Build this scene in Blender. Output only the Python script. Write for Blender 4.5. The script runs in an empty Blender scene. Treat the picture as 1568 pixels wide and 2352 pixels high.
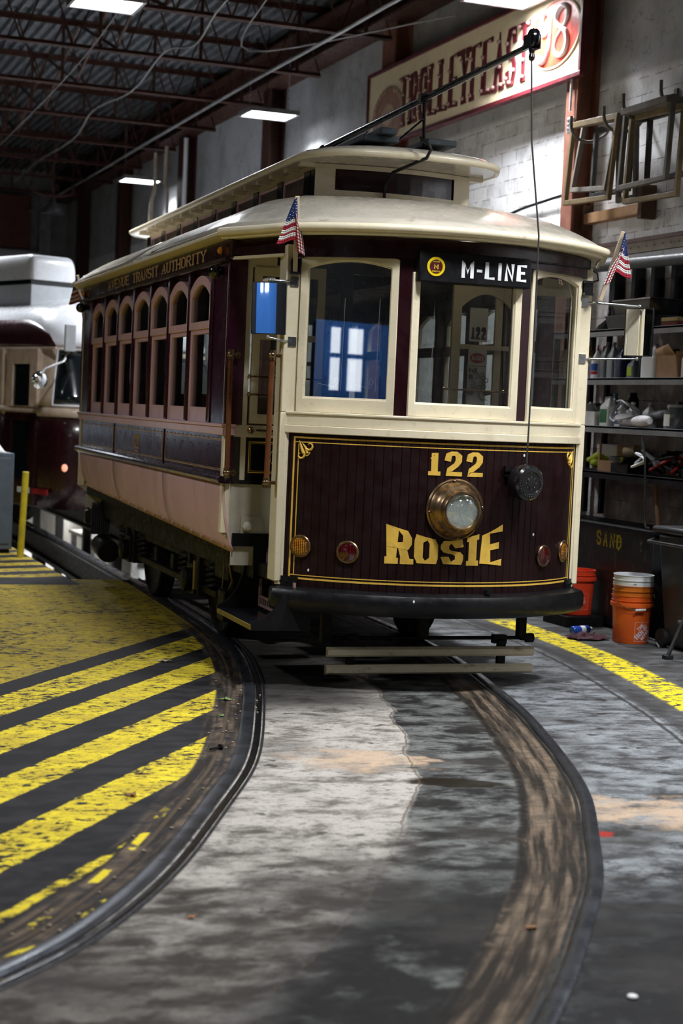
import bpy, math, random
import numpy as np
from mathutils import Vector, Matrix
random.seed(7)
PI = math.pi
S = bpy.context.scene
COL = S.collection
# ------------------------------------------------------------------ camera
H = 1.637
pitch, roll, head = .0608, .0446, .3613
f = Vector((math.sin(head) * math.cos(pitch), math.cos(head) * math.cos(pitch), -math.sin(pitch)))
r0 = Vector((math.cos(head), -math.sin(head), 0))
u0 = r0.cross(f)
rr = math.cos(roll) * r0 + math.sin(roll) * u0
uu = -math.sin(roll) * r0 + math.cos(roll) * u0
cam = bpy.data.cameras.new('camera')
co = bpy.data.objects.new('camera', cam)
COL.objects.link(co)
M = Matrix((rr, uu, -f)).transposed().to_4x4()
M.translation = Vector((0, 0, H))
co.matrix_world = M
cam.sensor_fit = 'HORIZONTAL'
cam.sensor_width = 24
cam.lens = 3775 / 1568 * 24
cam.clip_start = .1
cam.clip_end = 200
cam.dof.use_dof = True
cam.dof.focus_distance = 9.7
cam.dof.aperture_fstop = 2.5
S.camera = co
# ------------------------------------------------------------------ world, view
S.view_settings.view_transform = 'Standard'
S.view_settings.look = 'None'
S.view_settings.gamma = 1
S.view_settings.exposure = 0.0
w = bpy.data.worlds.new('world')
S.world = w
w.use_nodes = True
w.node_tree.nodes['Background'].inputs[0].default_value = (.62, .75, 1, 1)
w.node_tree.nodes['Background'].inputs[1].default_value = .002
# ------------------------------------------------------------------ hanging LED panels (their light is made here, the fittings below; those out of frame are added)
LAMPS = [(6.50, 13.62), (6.50, 20.5), (6.56, 27.8), (3.33, 15.75), (3.18, 23.6), (3.3, 6.6), (6.4, 6.9), (-2.9, 9.6), (.0, 2.0), (3.3, 1.4), (-6.3, .2)]  # after the left-edge lamp: added out of frame to light trolley, floor, blue door
LAMP_Z = 5.4
LAMP_W = {0: 200, 1: 220, 2: 150, 3: 190, 4: 230, 5: 135, 6: 210, 7: 210, 8: 60, 9: 85, 10: 170}
for i, (x, y) in enumerate(LAMPS):
    l = bpy.data.lights.new('lamp_glow', 'AREA')
    l.shape = 'RECTANGLE'
    l.size, l.size_y = .58, .5
    l.energy = LAMP_W[i]
    l.color = (.93, .96, 1)
    l.spread = math.radians({0: 128, 6: 138, 3: 150, 4: 150, 7: 150}.get(i, 120))
    o = bpy.data.objects.new('lamp_glow', l)
    o.location = (x, y, LAMP_Z - .005)
    COL.objects.link(o)


# ------------------------------------------------------------------ helpers
def V(*a):
    return Vector(a)


class MB:
    def __init__(s):
        s.v = []
        s.f = []
        s.m = []
        s.ch = []
        s.mi = 0

    def add(s, vs, fs):
        n = len(s.v)
        s.ch.append((n, len(s.f), len(vs), len(fs)))
        s.v += [tuple(v) for v in vs]
        s.f += [tuple(i + n for i in q) for q in fs]
        s.m += [s.mi] * len(fs)
        return s

    def box(s, lo, hi, mat=None):
        x0, y0, z0 = lo
        x1, y1, z1 = hi
        vs = [(x0, y0, z0), (x1, y0, z0), (x1, y1, z0), (x0, y1, z0), (x0, y0, z1), (x1, y0, z1), (x1, y1, z1), (x0, y1, z1)]
        if mat is not None:
            vs = [mat @ Vector(v) for v in vs]
        return s.add(vs, [(0, 3, 2, 1), (4, 5, 6, 7), (0, 1, 5, 4), (1, 2, 6, 5), (2, 3, 7, 6), (3, 0, 4, 7)])

    def bar(s, p0, p1, w, h, up=(0, 0, 1)):
        p0, p1 = Vector(p0), Vector(p1)
        d = (p1 - p0).normalized()
        up = Vector(up)
        sd = d.cross(up)
        if sd.length < 1e-4:
            sd = d.cross(Vector((1, 0, 0)))
        sd.normalize()
        up = sd.cross(d)
        vs = []
        for p in (p0, p1):
            for a, b in ((-1, -1), (1, -1), (1, 1), (-1, 1)):
                vs.append(p + sd * a * w / 2 + up * b * h / 2)
        return s.add(vs, [(0, 1, 2, 3), (7, 6, 5, 4), (0, 4, 5, 1), (1, 5, 6, 2), (2, 6, 7, 3), (3, 7, 4, 0)])

    def tube(s, pts, r, n=10, caps=True, closed=False):
        pts = [Vector(p) for p in pts]
        rs = r if isinstance(r, (list, tuple)) else [r] * len(pts)
        k = len(pts)
        vs, fs = [], []
        prev = None
        for i, p in enumerate(pts):
            if closed:
                d = pts[(i + 1) % k] - pts[i - 1]
            else:
                d = pts[min(i + 1, k - 1)] - pts[max(i - 1, 0)]
            d.normalize()
            if prev is None:
                a = d.orthogonal().normalized()
            else:
                a = prev - d * prev.dot(d)
                a.normalize()
            prev = a
            b = d.cross(a)
            for j in range(n):
                t = 2 * PI * j / n
                vs.append(p + (a * math.cos(t) + b * math.sin(t)) * rs[i])
        for i in range(k if closed else k - 1):
            i2 = (i + 1) % k
            for j in range(n):
                fs.append((i * n + j, i * n + (j + 1) % n, i2 * n + (j + 1) % n, i2 * n + j))
        if caps and not closed:
            fs.append(tuple(range(n))[::-1])
            fs.append(tuple((k - 1) * n + j for j in range(n)))
        return s.add(vs, fs)

    def lathe(s, prof, o=(0, 0, 0), ax=(0, 0, 1), n=24, sx=1, sy=1):
        ax = Vector(ax).normalized()
        if abs(ax.z) > .999:
            a = Vector((1, 0, 0))
        else:
            a = ax.cross(Vector((0, 0, 1))).normalized()
        b = ax.cross(a)
        o = Vector(o)
        vs, fs = [], []
        for r, h in prof:
            for j in range(n):
                t = 2 * PI * j / n
                vs.append(o + ax * h + a * (math.cos(t) * r * sx) + b * (math.sin(t) * r * sy))
        for i in range(len(prof) - 1):
            for j in range(n):
                fs.append((i * n + j, i * n + (j + 1) % n, (i + 1) * n + (j + 1) % n, (i + 1) * n + j))
        if prof[0][0] > 1e-5:
            fs.append(tuple(range(n))[::-1])
        if prof[-1][0] > 1e-5:
            fs.append(tuple((len(prof) - 1) * n + j for j in range(n)))
        return s.add(vs, fs)

    def ball(s, o, r, n=14, sz=1.0, sx=1.0, sy=1.0):
        m = max(6, n // 2)
        vs, fs = [], []
        for i in range(m + 1):
            t = PI * i / m
            for j in range(n):
                q = 2 * PI * j / n
                vs.append((o[0] + r * sx * math.sin(t) * math.cos(q), o[1] + r * sy * math.sin(t) * math.sin(q), o[2] + r * sz * math.cos(t)))
        for i in range(m):
            for j in range(n):
                fs.append((i * n + j, (i + 1) * n + j, (i + 1) * n + (j + 1) % n, i * n + (j + 1) % n))
        return s.add(vs, fs)

    def prism(s, poly, fr, d0, d1):
        """poly of (u,v) in frame fr=(o,a,b,n) pushed from depth d0 to d1 along n"""
        o, a, b, n = fr
        k = len(poly)
        vs = [o + a * u + b * v + n * d0 for u, v in poly] + [o + a * u + b * v + n * d1 for u, v in poly]
        fs = [tuple(range(k))[::-1], tuple(range(k, 2 * k))]
        fs += [(i, (i + 1) % k, k + (i + 1) % k, k + i) for i in range(k)]
        return s.add(vs, fs)

    def ring(s, out, inn, fr, d0, d1):
        o, a, b, n = fr
        k = len(out)
        P = lambda q, d: o + a * q[0] + b * q[1] + n * d
        vs = [P(q, d0) for q in out] + [P(q, d0) for q in inn] + [P(q, d1) for q in out] + [P(q, d1) for q in inn]
        fs = []
        for i in range(k):
            j = (i + 1) % k
            fs += [(i, k + i, k + j, j), (2 * k + i, 2 * k + j, 3 * k + j, 3 * k + i), (i, j, 2 * k + j, 2 * k + i), (k + i, 3 * k + i, 3 * k + j, k + j)]
        return s.add(vs, fs)

    def grid(s, fn, nu, nv, thick=None):
        """fn(u,v) in 0..1 -> point"""
        vs = [fn(i / nu, j / nv) for j in range(nv + 1) for i in range(nu + 1)]
        fs = [(j * (nu + 1) + i, j * (nu + 1) + i + 1, (j + 1) * (nu + 1) + i + 1, (j + 1) * (nu + 1) + i) for j in range(nv) for i in range(nu)]
        return s.add(vs, fs)

    def build(s, name, mat, parent=None, smooth=30, bevel=0, solid=0, split=None):
        if split:      # each piece a part of its own: by side ('x') or every added shape ('each')
            groups = {}
            for i, (v0, f0, nv, nf) in enumerate(s.ch):
                if split == 'each':
                    k = i
                elif isinstance(split, int):
                    k = i // split
                else:
                    c = sum(q[0] for q in s.v[v0:v0 + nv]) / max(nv, 1)
                    k = 0 if abs(c) < .03 else (1 if c > 0 else -1)
                groups.setdefault(k, []).append((v0, f0, nv, nf))
            last = None
            for k in sorted(groups):
                m2 = MB()
                for v0, f0, nv, nf in groups[k]:
                    if nv:
                        m2.add(s.v[v0:v0 + nv], [tuple(i - v0 for i in q) for q in s.f[f0:f0 + nf]])
                if m2.v:
                    last = m2.build(name, mat, parent, smooth, bevel, solid)
            return last
        me = bpy.data.meshes.new(name)
        me.from_pydata([tuple(v) for v in s.v], [], s.f)
        mats = mat if isinstance(mat, (list, tuple)) else [mat]
        for m in mats:
            me.materials.append(m)
        if len(mats) > 1:
            me.polygons.foreach_set('material_index', s.m)
        me.validate()
        o = bpy.data.objects.new(name, me)
        COL.objects.link(o)
        if smooth:
            me.polygons.foreach_set('use_smooth', [True] * len(me.polygons))
            me.set_sharp_from_angle(angle=math.radians(smooth))
        if solid:
            md = o.modifiers.new('solid', 'SOLIDIFY')
            md.thickness = solid
            md.offset = -1
        if bevel:
            md = o.modifiers.new('bevel', 'BEVEL')
            md.width = bevel
            md.segments = 2
            md.limit_method = 'ANGLE'
        if parent is not None:
            o.parent = parent
        return o


def empty(name, loc=(0, 0, 0), rz=0, label=None, cat=None, group=None):
    o = bpy.data.objects.new(name, None)
    COL.objects.link(o)
    o.empty_display_size = .1
    o.location = loc
    o.rotation_euler = (0, 0, rz)
    return tag(o, label, cat, group)


def tag(o, label=None, cat=None, group=None, kind=None):
    if label:
        o['label'] = label
    if cat:
        o['category'] = cat
    if group:
        o['group'] = group
    if kind:
        o['kind'] = kind
    return o


def struct(o):
    o['kind'] = 'structure'
    return o


def copy_tree(src, loc=None, rz=None, label=None, group=None, parent=None):
    c = src.copy()
    COL.objects.link(c)
    if parent is not None:
        c.parent = parent
    if loc is not None:
        c.location = loc
    if rz is not None:
        c.rotation_euler = (0, 0, rz)
    if label:
        c['label'] = label
    if group:
        c['group'] = group
    for ch in list(src.children):
        copy_tree(ch, parent=c)
    return c


# ------------------------------------------------------------------ node expression helper
class X:
    def __init__(s, nt, sock):
        s.nt, s.k = nt, sock

    def _m(s, op, *o, clamp=False):
        n = s.nt.nodes.new('ShaderNodeMath')
        n.operation = op
        n.use_clamp = clamp
        for i, q in enumerate((s,) + o):
            if isinstance(q, X):
                s.nt.links.new(q.k, n.inputs[i])
            else:
                n.inputs[i].default_value = q
        return X(s.nt, n.outputs[0])

    def __add__(s, o): return s._m('ADD', o)
    __radd__ = __add__
    def __mul__(s, o): return s._m('MULTIPLY', o)
    __rmul__ = __mul__
    def __sub__(s, o): return s._m('SUBTRACT', o)
    def __rsub__(s, o): return s._m('MULTIPLY', -1)._m('ADD', o)
    def abs(s): return s._m('ABSOLUTE')
    def mx(s, o): return s._m('MAXIMUM', o)
    def mn(s, o): return s._m('MINIMUM', o)
    def mod(s, o): return s._m('FLOORED_MODULO', o)
    def sin(s): return s._m('SINE')

    def ss(s, a, b, lo=0., hi=1.):
        n = s.nt.nodes.new('ShaderNodeMapRange')
        n.interpolation_type = 'SMOOTHSTEP'
        s.nt.links.new(s.k, n.inputs[0])
        if a > b:
            a, b, lo, hi = b, a, hi, lo
        n.inputs[1].default_value, n.inputs[2].default_value = a, b
        n.inputs[3].default_value, n.inputs[4].default_value = lo, hi
        return X(s.nt, n.outputs[0])

    def band(s, a, b, e=.01):
        return s.ss(a - e, a + e) * s.ss(b + e, b - e)


def new_mat(name):
    m = bpy.data.materials.new(name)
    m.use_nodes = True
    nt = m.node_tree
    return m, nt, nt.nodes['Principled BSDF']


def noise(nt, scale, detail=4, rough=.5, vec=None, dist=0.):
    n = nt.nodes.new('ShaderNodeTexNoise')
    n.inputs['Scale'].default_value = scale
    n.inputs['Detail'].default_value = detail
    n.inputs['Roughness'].default_value = rough
    n.inputs['Distortion'].default_value = dist
    if vec is None:
        vec = coords(nt)
    nt.links.new(vec, n.inputs['Vector'])
    return X(nt, n.outputs[0])


def coords(nt, kind='Object'):
    for n in nt.nodes:
        if n.bl_idname == 'ShaderNodeTexCoord':
            return n.outputs[kind]
    return nt.nodes.new('ShaderNodeTexCoord').outputs[kind]


def xyz(nt, vec=None):
    n = nt.nodes.new('ShaderNodeSeparateXYZ')
    nt.links.new(vec or coords(nt), n.inputs[0])
    return [X(nt, n.outputs[i]) for i in range(3)]


def mapped(nt, scale=(1, 1, 1), rot=(0, 0, 0), vec=None):
    n = nt.nodes.new('ShaderNodeMapping')
    n.inputs['Scale'].default_value = scale
    n.inputs['Rotation'].default_value = rot
    nt.links.new(vec or coords(nt), n.inputs[0])
    return n.outputs[0]


def mix(nt, fac, a, b, mode='MIX'):
    n = nt.nodes.new('ShaderNodeMix')
    n.data_type = 'RGBA'
    n.blend_type = mode
    if isinstance(fac, X):
        nt.links.new(fac.k, n.inputs[0])
    else:
        n.inputs[0].default_value = fac
    for i, q in ((6, a), (7, b)):
        if isinstance(q, (tuple, list)):
            n.inputs[i].default_value = tuple(q)[:3] + (1,)
        else:
            nt.links.new(q, n.inputs[i])
    return n.outputs[2]


def bump(nt, bs, h, strength=.3, dist=.01):
    n = nt.nodes.new('ShaderNodeBump')
    n.inputs['Strength'].default_value = strength
    n.inputs['Distance'].default_value = dist
    nt.links.new(h.k, n.inputs['Height'])
    nt.links.new(n.outputs[0], bs.inputs['Normal'])


def mat(name, col, rough=.5, metal=0, var=.25, vs=6, dirt=None, da=.5, ds=14, bmp=0, bs_=40, coat=0, spec=.5, emit=None, es=1, trans=0, ior=1.45, streak=None):
    m, nt, b = new_mat(name)
    n = noise(nt, vs, 5, .6)
    dark = tuple(c * (1 - var) for c in col)
    lite = tuple(min(1, c * (1 + var * .5)) for c in col)
    c = mix(nt, n.ss(.3, .7), dark, lite)
    if dirt:
        sv = mapped(nt, streak) if streak else None
        d = noise(nt, ds, 6, .65, sv)
        c = mix(nt, d.ss(.55, .75, 0, da), c, dirt)
    nt.links.new(c, b.inputs['Base Color'])
    rn = noise(nt, vs * 3, 3).ss(.3, .7, rough * .8, min(1, rough * 1.2))
    nt.links.new(rn.k, b.inputs['Roughness'])
    b.inputs['Metallic'].default_value = metal
    b.inputs['Coat Weight'].default_value = coat
    b.inputs['Coat Roughness'].default_value = .12
    b.inputs['Specular IOR Level'].default_value = spec
    b.inputs['IOR'].default_value = ior
    b.inputs['Transmission Weight'].default_value = trans
    if emit:
        b.inputs['Emission Color'].default_value = tuple(emit) + (1,)
        b.inputs['Emission Strength'].default_value = es
    if bmp:
        bump(nt, b, noise(nt, bs_, 4), bmp, .004)
    return m


def glass_mat(name, tint=(.9, .95, .93), tr=.75, wavy=0, gloss=.14):
    """thin pane: light passes straight through, with a mirror-like film"""
    m, nt, b = new_mat(name)
    out = nt.nodes['Material Output']
    nt.nodes.remove(b)
    t = nt.nodes.new('ShaderNodeBsdfTransparent')
    t.inputs[0].default_value = tuple((c * tr) ** .5 for c in tint) + (1,)
    g = nt.nodes.new('ShaderNodeBsdfGlossy')
    g.inputs['Roughness'].default_value = .01
    lw_ = nt.nodes.new('ShaderNodeLayerWeight')
    lw_.inputs[0].default_value = .5
    ge = nt.nodes.new('ShaderNodeNewGeometry')
    mx = nt.nodes.new('ShaderNodeMixShader')
    fc_ = X(nt, lw_.outputs['Facing'])
    fac = (fc_._m('POWER', 4.0) * .75 + .06 + gloss * .5) * (1 - X(nt, ge.outputs['Backfacing']))
    nt.links.new(fac.k, mx.inputs[0])
    nt.links.new(t.outputs[0], mx.inputs[1])
    nt.links.new(g.outputs[0], mx.inputs[2])
    nt.links.new(mx.outputs[0], out.inputs[0])
    if wavy:
        bn = nt.nodes.new('ShaderNodeBump')
        bn.inputs['Strength'].default_value = wavy
        bn.inputs['Distance'].default_value = .01
        nt.links.new(noise(nt, 3, 2, .5, mapped(nt, (1, 1, .5))).k, bn.inputs['Height'])
        nt.links.new(bn.outputs[0], g.inputs['Normal'])
    return m


# ------------------------------------------------------------------ stroke lettering
SL = {  # glyphs as strokes on a 0..1 x 0..1 box
    'A': [[(0, 0), (.5, 1), (1, 0)], [(.2, .33), (.8, .33)]],
    'B': [[(0, 0), (0, 1), (.7, 1), (.95, .88), (.95, .64), (.7, .53), (0, .53)], [(.7, .53), (1, .4), (1, .13), (.75, 0), (0, 0)]],
    'C': [[(1, .8), (.8, 1), (.2, 1), (0, .8), (0, .2), (.2, 0), (.8, 0), (1, .2)]],
    'K': [[(0, 0), (0, 1)], [(1, 1), (.05, .45)], [(.3, .6), (1, 0)]],
    'D': [[(0, 0), (0, 1), (.6, 1), (1, .75), (1, .25), (.6, 0), (0, 0)]],
    'E': [[(1, 1), (0, 1), (0, 0), (1, 0)], [(0, .52), (.75, .52)]],
    'F': [[(1, 1), (0, 1), (0, 0)], [(0, .52), (.75, .52)]],
    'G': [[(1, .8), (.8, 1), (.2, 1), (0, .8), (0, .2), (.2, 0), (.8, 0), (1, .2), (1, .48), (.6, .48)]],
    'H': [[(0, 0), (0, 1)], [(1, 0), (1, 1)], [(0, .5), (1, .5)]],
    'I': [[(.5, 0), (.5, 1)]],
    'L': [[(0, 1), (0, 0), (1, 0)]],
    'M': [[(0, 0), (0, 1), (.5, .3), (1, 1), (1, 0)]],
    'N': [[(0, 0), (0, 1), (1, 0), (1, 1)]],
    'O': [[(.2, 0), (0, .2), (0, .8), (.2, 1), (.8, 1), (1, .8), (1, .2), (.8, 0), (.2, 0)]],
    'P': [[(0, 0), (0, 1), (.75, 1), (1, .85), (1, .6), (.75, .45), (0, .45)]],
    'R': [[(0, 0), (0, 1), (.75, 1), (1, .85), (1, .63), (.75, .5), (0, .5)], [(.6, .5), (1, 0)]],
    'S': [[(1, .8), (.8, 1), (.2, 1), (0, .82), (0, .66), (.2, .54), (.8, .46), (1, .34), (1, .18), (.8, 0), (.2, 0), (0, .2)]],
    'T': [[(.5, 0), (.5, 1)], [(0, 1), (1, 1)]],
    'U': [[(0, 1), (0, .2), (.2, 0), (.8, 0), (1, .2), (1, 1)]],
    'V': [[(0, 1), (.5, 0), (1, 1)]],
    'Y': [[(0, 1), (.5, .45), (1, 1)], [(.5, .45), (.5, 0)]],
    '1': [[(.15, .78), (.5, 1), (.5, 0)]],
    '2': [[(0, .72), (.1, .92), (.35, 1), (.7, 1), (.95, .87), (.95, .64), (.75, .45), (.2, .2), (0, 0), (1, 0)]],
    '3': [[(0, .85), (.2, 1), (.8, 1), (1, .85), (1, .63), (.75, .52), (.4, .52)], [(.75, .52), (1, .4), (1, .15), (.8, 0), (.2, 0), (0, .15)]],
    '4': [[(.75, 0), (.75, 1), (0, .3), (1, .3)]],
    '6': [[(.95, .88), (.75, 1), (.25, 1), (0, .8), (0, .2), (.2, 0), (.8, 0), (1, .17), (1, .4), (.8, .55), (.2, .55), (0, .42)]],
    '8': [[(.25, .53), (.05, .67), (.05, .86), (.25, 1), (.75, 1), (.95, .86), (.95, .67), (.75, .53), (.25, .53), (0, .38), (0, .15), (.2, 0), (.8, 0), (1, .15), (1, .38), (.75, .53)]],
    '9': [[(0, .12), (.2, 0), (.75, 0), (1, .2), (1, .8), (.8, 1), (.2, 1), (0, .83), (0, .6), (.2, .45), (.8, .45), (1, .58)]],
    '-': [[(.1, .45), (.9, .45)]],
    ' ': [],
}
SERIF = {'A': [(0, 0), (1, 0)], 'F': [(0, 0)], 'H': [(0, 0), (0, 1), (1, 0), (1, 1)], 'I': [(.5, 0), (.5, 1)], 'L': [(0, 1)], 'M': [(0, 0), (1, 0)], 'N': [(0, 0), (1, 1)],
         'R': [(0, 0), (1, 0)], 'T': [(.5, 0)], 'U': [(0, 1), (1, 1)], 'V': [(0, 1), (1, 1)], 'Y': [(0, 1), (1, 1), (.5, 0)], '1': [(.5, 0)], '4': [(.75, 0)], 'P': [(0, 0)]}
WID = {'I': .45, '1': .6, ' ': .6, 'M': 1.25, '-': .6}


def text_quads(txt, x0, x1, z0, z1, sw, serif=0, gap=.22, hw=None):
    """rectangles (as 4 corner polygons) that draw txt in the box x0..x1, z0..z1; sw stroke width, hw width of level strokes"""
    hw = hw or sw
    ws = [WID.get(c, 1) for c in txt]
    if serif:
        ws = [max(q, .62) for q in ws]
    tot = sum(ws) + gap * (len(txt) - 1)
    k = (x1 - x0) / tot
    out = []
    cx = x0
    hz = z1 - z0
    for c, q in zip(txt, ws):
        gw = q * k
        def P(p, gw=gw, cx=cx):
            return (cx + sw / 2 + p[0] * (gw - sw), z0 + hw / 2 + p[1] * (hz - hw))
        for st in SL[c]:
            pts = [P(p) for p in st]
            k2 = len(pts)
            L, R = [], []
            for i, p in enumerate(pts):
                a = pts[max(i - 1, 0)]
                b = pts[min(i + 1, k2 - 1)]
                if st[0] == st[-1] and i in (0, k2 - 1):
                    a, b = pts[-2], pts[1]
                dx, dz = b[0] - a[0], b[1] - a[1]
                l = math.hypot(dx, dz) or 1
                dx, dz = dx / l, dz / l
                # offset: level strokes hw thick, upright strokes sw thick, mitre where the stroke turns
                mit = 1
                if 0 < i < k2 - 1 or st[0] == st[-1]:
                    e = pts[1] if i == k2 - 1 else pts[i + 1]
                    ex, ez = e[0] - p[0], e[1] - p[1]
                    el = math.hypot(ex, ez) or 1
                    cs = abs(ex / el * dx + ez / el * dz)
                    mit = min(1 / max(cs, .3), 1.45)
                nx, nz = -dz, dx
                L.append((p[0] + nx * sw / 2 * mit, p[1] + nz * hw / 2 * mit))
                R.append((p[0] - nx * sw / 2 * mit, p[1] - nz * hw / 2 * mit))
            # square ends
            if st[0] != st[-1]:
                for i, j in ((0, 1), (k2 - 1, k2 - 2)):
                    dx, dz = pts[i][0] - pts[j][0], pts[i][1] - pts[j][1]
                    l = math.hypot(dx, dz) or 1
                    ex, ez = dx / l * (sw if abs(dx) > abs(dz) else 0) / 2, dz / l * (hw if abs(dz) > abs(dx) else 0) / 2
                    L[i] = (L[i][0] + ex, L[i][1] + ez)
                    R[i] = (R[i][0] + ex, R[i][1] + ez)
            for i in range(k2 - 1):
                out.append([R[i], R[i + 1], L[i + 1], L[i]])
        if serif:
            for p in SERIF.get(c, []):
                q2 = P(p)
                zz = (z0, z0 + hw) if p[1] == 0 else (z1 - hw, z1)
                e = sw * (.5 + serif)
                out.append([(q2[0] - e, zz[0]), (q2[0] + e, zz[0]), (q2[0] + e, zz[1]), (q2[0] - e, zz[1])])
        cx += gw + gap * k
    return out


def letters(mb, quads, fn, th=.002, du=.03, warp=None):
    """lay the polygons on a surface: fn(u, v, d) -> point; each is cut into narrow columns so it follows a curve"""
    lev = 0
    for q in quads:
        lev = (lev + 1) % 7
        q = [Vector((a, b, 0)) for a, b in q]
        wd = max((q[1] - q[0]).length, (q[2] - q[3]).length)
        n = max(1, int(math.ceil(wd / du)))
        e = th + lev * .00012
        for i in range(n):
            a, b = i / n, (i + 1) / n
            c = [q[0].lerp(q[1], a), q[0].lerp(q[1], b), q[3].lerp(q[2], b), q[3].lerp(q[2], a)]
            if warp:
                c = [Vector(warp(p.x, p.y) + (0,)) for p in c]
            vs = [fn(p.x, p.y, 0.0) for p in c] + [fn(p.x, p.y, e) for p in c]
            mb.add(vs, [(4, 5, 6, 7), (0, 1, 5, 4), (1, 2, 6, 5), (2, 3, 7, 6), (3, 0, 4, 7)])
    return mb


def frame_fn(o, a, b, n):
    o, a, b, n = Vector(o), Vector(a), Vector(b), Vector(n)
    return lambda u, v, d: o + a * u + b * v + n * d


def rect(u0, u1, v0, v1):
    return [(u0, v0), (u1, v0), (u1, v1), (u0, v1)]


def arch(u0, u1, v0, vs, vt, n=10):
    """box with a flat-arched top: v0 bottom, vs spring at the sides, vt crown"""
    pts = [(u0, v0), (u1, v0)]
    for i in range(n + 1):
        t = 1 - 2 * i / n
        pts.append(((u0 + u1) / 2 + t * (u1 - u0) / 2, vs + (vt - vs) * (1 - t * t)))
    return pts
# ------------------------------------------------------------------ materials
def block_mat():
    m, nt, b = new_mat('painted_block_wall')
    x, y, z = xyz(nt)
    cb = nt.nodes.new('ShaderNodeCombineXYZ')
    wob = noise(nt, 5, 3) * .012
    nt.links.new((y + wob).k, cb.inputs[0])
    nt.links.new((z + wob).k, cb.inputs[1])
    br = nt.nodes.new('ShaderNodeTexBrick')
    nt.links.new(cb.outputs[0], br.inputs['Vector'])
    br.inputs['Scale'].default_value = 1
    br.inputs['Brick Width'].default_value = .31
    br.inputs['Row Height'].default_value = .142
    br.inputs['Mortar Size'].default_value = .006
    br.inputs['Mortar Smooth'].default_value = .6
    br.inputs['Color1'].default_value = (0, 0, 0, 1)
    br.inputs['Color2'].default_value = (1, 1, 1, 1)
    br.inputs['Mortar'].default_value = (0, 0, 0, 1)
    rnd = X(nt, br.outputs['Color'])
    mort = X(nt, br.outputs['Fac'])
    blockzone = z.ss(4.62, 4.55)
    score = ((y * (2 * PI / .021)).sin()).ss(.2, .95) * rnd.ss(.45, .5) * (1 - mort)
    grime = noise(nt, 1.6, 8, .7)
    g2 = noise(nt, 9, 6, .7)
    lines = (mort * g2.ss(.38, .62) * .85).mx(score * g2.ss(.35, .6) * .75) * blockzone
    base = mix(nt, grime.ss(.35, .7), (.80, .81, .84), (.58, .57, .57))
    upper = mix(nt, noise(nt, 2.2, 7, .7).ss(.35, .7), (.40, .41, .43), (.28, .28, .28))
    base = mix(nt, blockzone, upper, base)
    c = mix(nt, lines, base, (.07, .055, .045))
    chip = noise(nt, 12, 8, .75).ss(.68, .72) * blockzone
    c = mix(nt, chip, c, (.12, .09, .07))
    low = z.ss(3.1, 2.6) * noise(nt, 3, 6, .7).ss(.25, .6) * y.ss(13.2, 12.7)
    c = mix(nt, low * .75, c, (.17, .13, .105))
    cr = noise(nt, 1.2, 5, .6)
    crack = (cr - .5).abs().ss(.004, .0015) * (1 - blockzone)
    c = mix(nt, crack * .6, c, (.12, .11, .1))
    nt.links.new(c, b.inputs['Base Color'])
    b.inputs['Roughness'].default_value = .7
    h = 1 - lines * .8 + grime * .25
    bump(nt, b, h, .5, .008)
    return m


M_wall = block_mat()
M_plaster = mat('grey_plaster', (.2, .2, .21), .85, var=.3, vs=2, dirt=(.05, .05, .05), ds=1.5, da=.7)
M_deck = mat('roof_deck', (.12, .13, .145), .55, .3, var=.3, vs=2, dirt=(.08, .05, .04), ds=6, da=.6)
M_rust = mat('rusty_steel', (.055, .018, .010), .65, .2, var=.4, vs=9, dirt=(.012, .008, .006), ds=20, bmp=.2)
M_column = mat('primed_steel', (.22, .085, .055), .6, .1, var=.25, vs=6, dirt=(.08, .04, .03), ds=16, bmp=.2)
M_black = mat('black_paint', (.006, .006, .007), .5, 0, var=.3, vs=8, dirt=(.022, .02, .018), ds=15, da=.3, bmp=.15, spec=.2)
M_blackgloss = mat('black_gloss', (.008, .008, .01), .2, 0, var=.2, coat=.6)
M_iron = mat('greasy_iron', (.008, .007, .0065), .5, .0, var=.4, vs=9, dirt=(.028, .02, .013), ds=20, da=.5, bmp=.3, spec=.2)
M_railside = mat('rail_steel_dark', (.05, .05, .055), .45, .8, var=.4, vs=12, dirt=(.03, .02, .015), ds=25, bmp=.3)
M_railtop = mat('rail_steel_worn', (.085, .092, .108), .3, .8, var=.12, vs=2)
M_cream = mat('cream_paint', (.78, .69, .50), .38, 0, var=.07, vs=3, dirt=(.4, .3, .16), ds=30, da=.35, bmp=.03, coat=.25)
M_creamroof = mat('cream_roof_paint', (.56, .51, .42), .24, 0, var=.12, vs=4, dirt=(.22, .18, .12), ds=9, da=.55, bmp=.22, bs_=70, coat=.35)
M_pink = mat('pinkish_cream_paint', (.74, .47, .48), .36, 0, var=.08, vs=3, dirt=(.5, .3, .2), ds=18, da=.3, coat=.2)  # cream tinted pink, for the left side and the deck windows
M_rocker = mat('rocker_panel_paint', (.64, .40, .41), .45, 0, var=.12, vs=2, dirt=(.42, .25, .16), ds=3.2, da=.8, streak=(1, 6, .8), bmp=.06)
M_maroon = mat('maroon_paint', (.020, .0035, .006), .3, 0, var=.2, vs=4, dirt=(.012, .005, .005), ds=9, da=.4, coat=.25)
M_maroonside = mat('maroon_side_paint', (.040, .005, .019), .25, 0, var=.2, vs=3, coat=.4)
M_dash = mat('maroon_dash_boards', (.0125, .0026, .0032), .5, 0, var=.25, vs=4, dirt=(.02, .009, .007), ds=12, da=.4, spec=.25)
M_gold = mat('gold_leaf', (.80, .50, .08), .45, .1, var=.12, vs=14, dirt=(.42, .24, .04), ds=25, da=.5)
M_goldold = mat('faded_gold', (.56, .36, .18), .5, .15, var=.15, vs=14)
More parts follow.
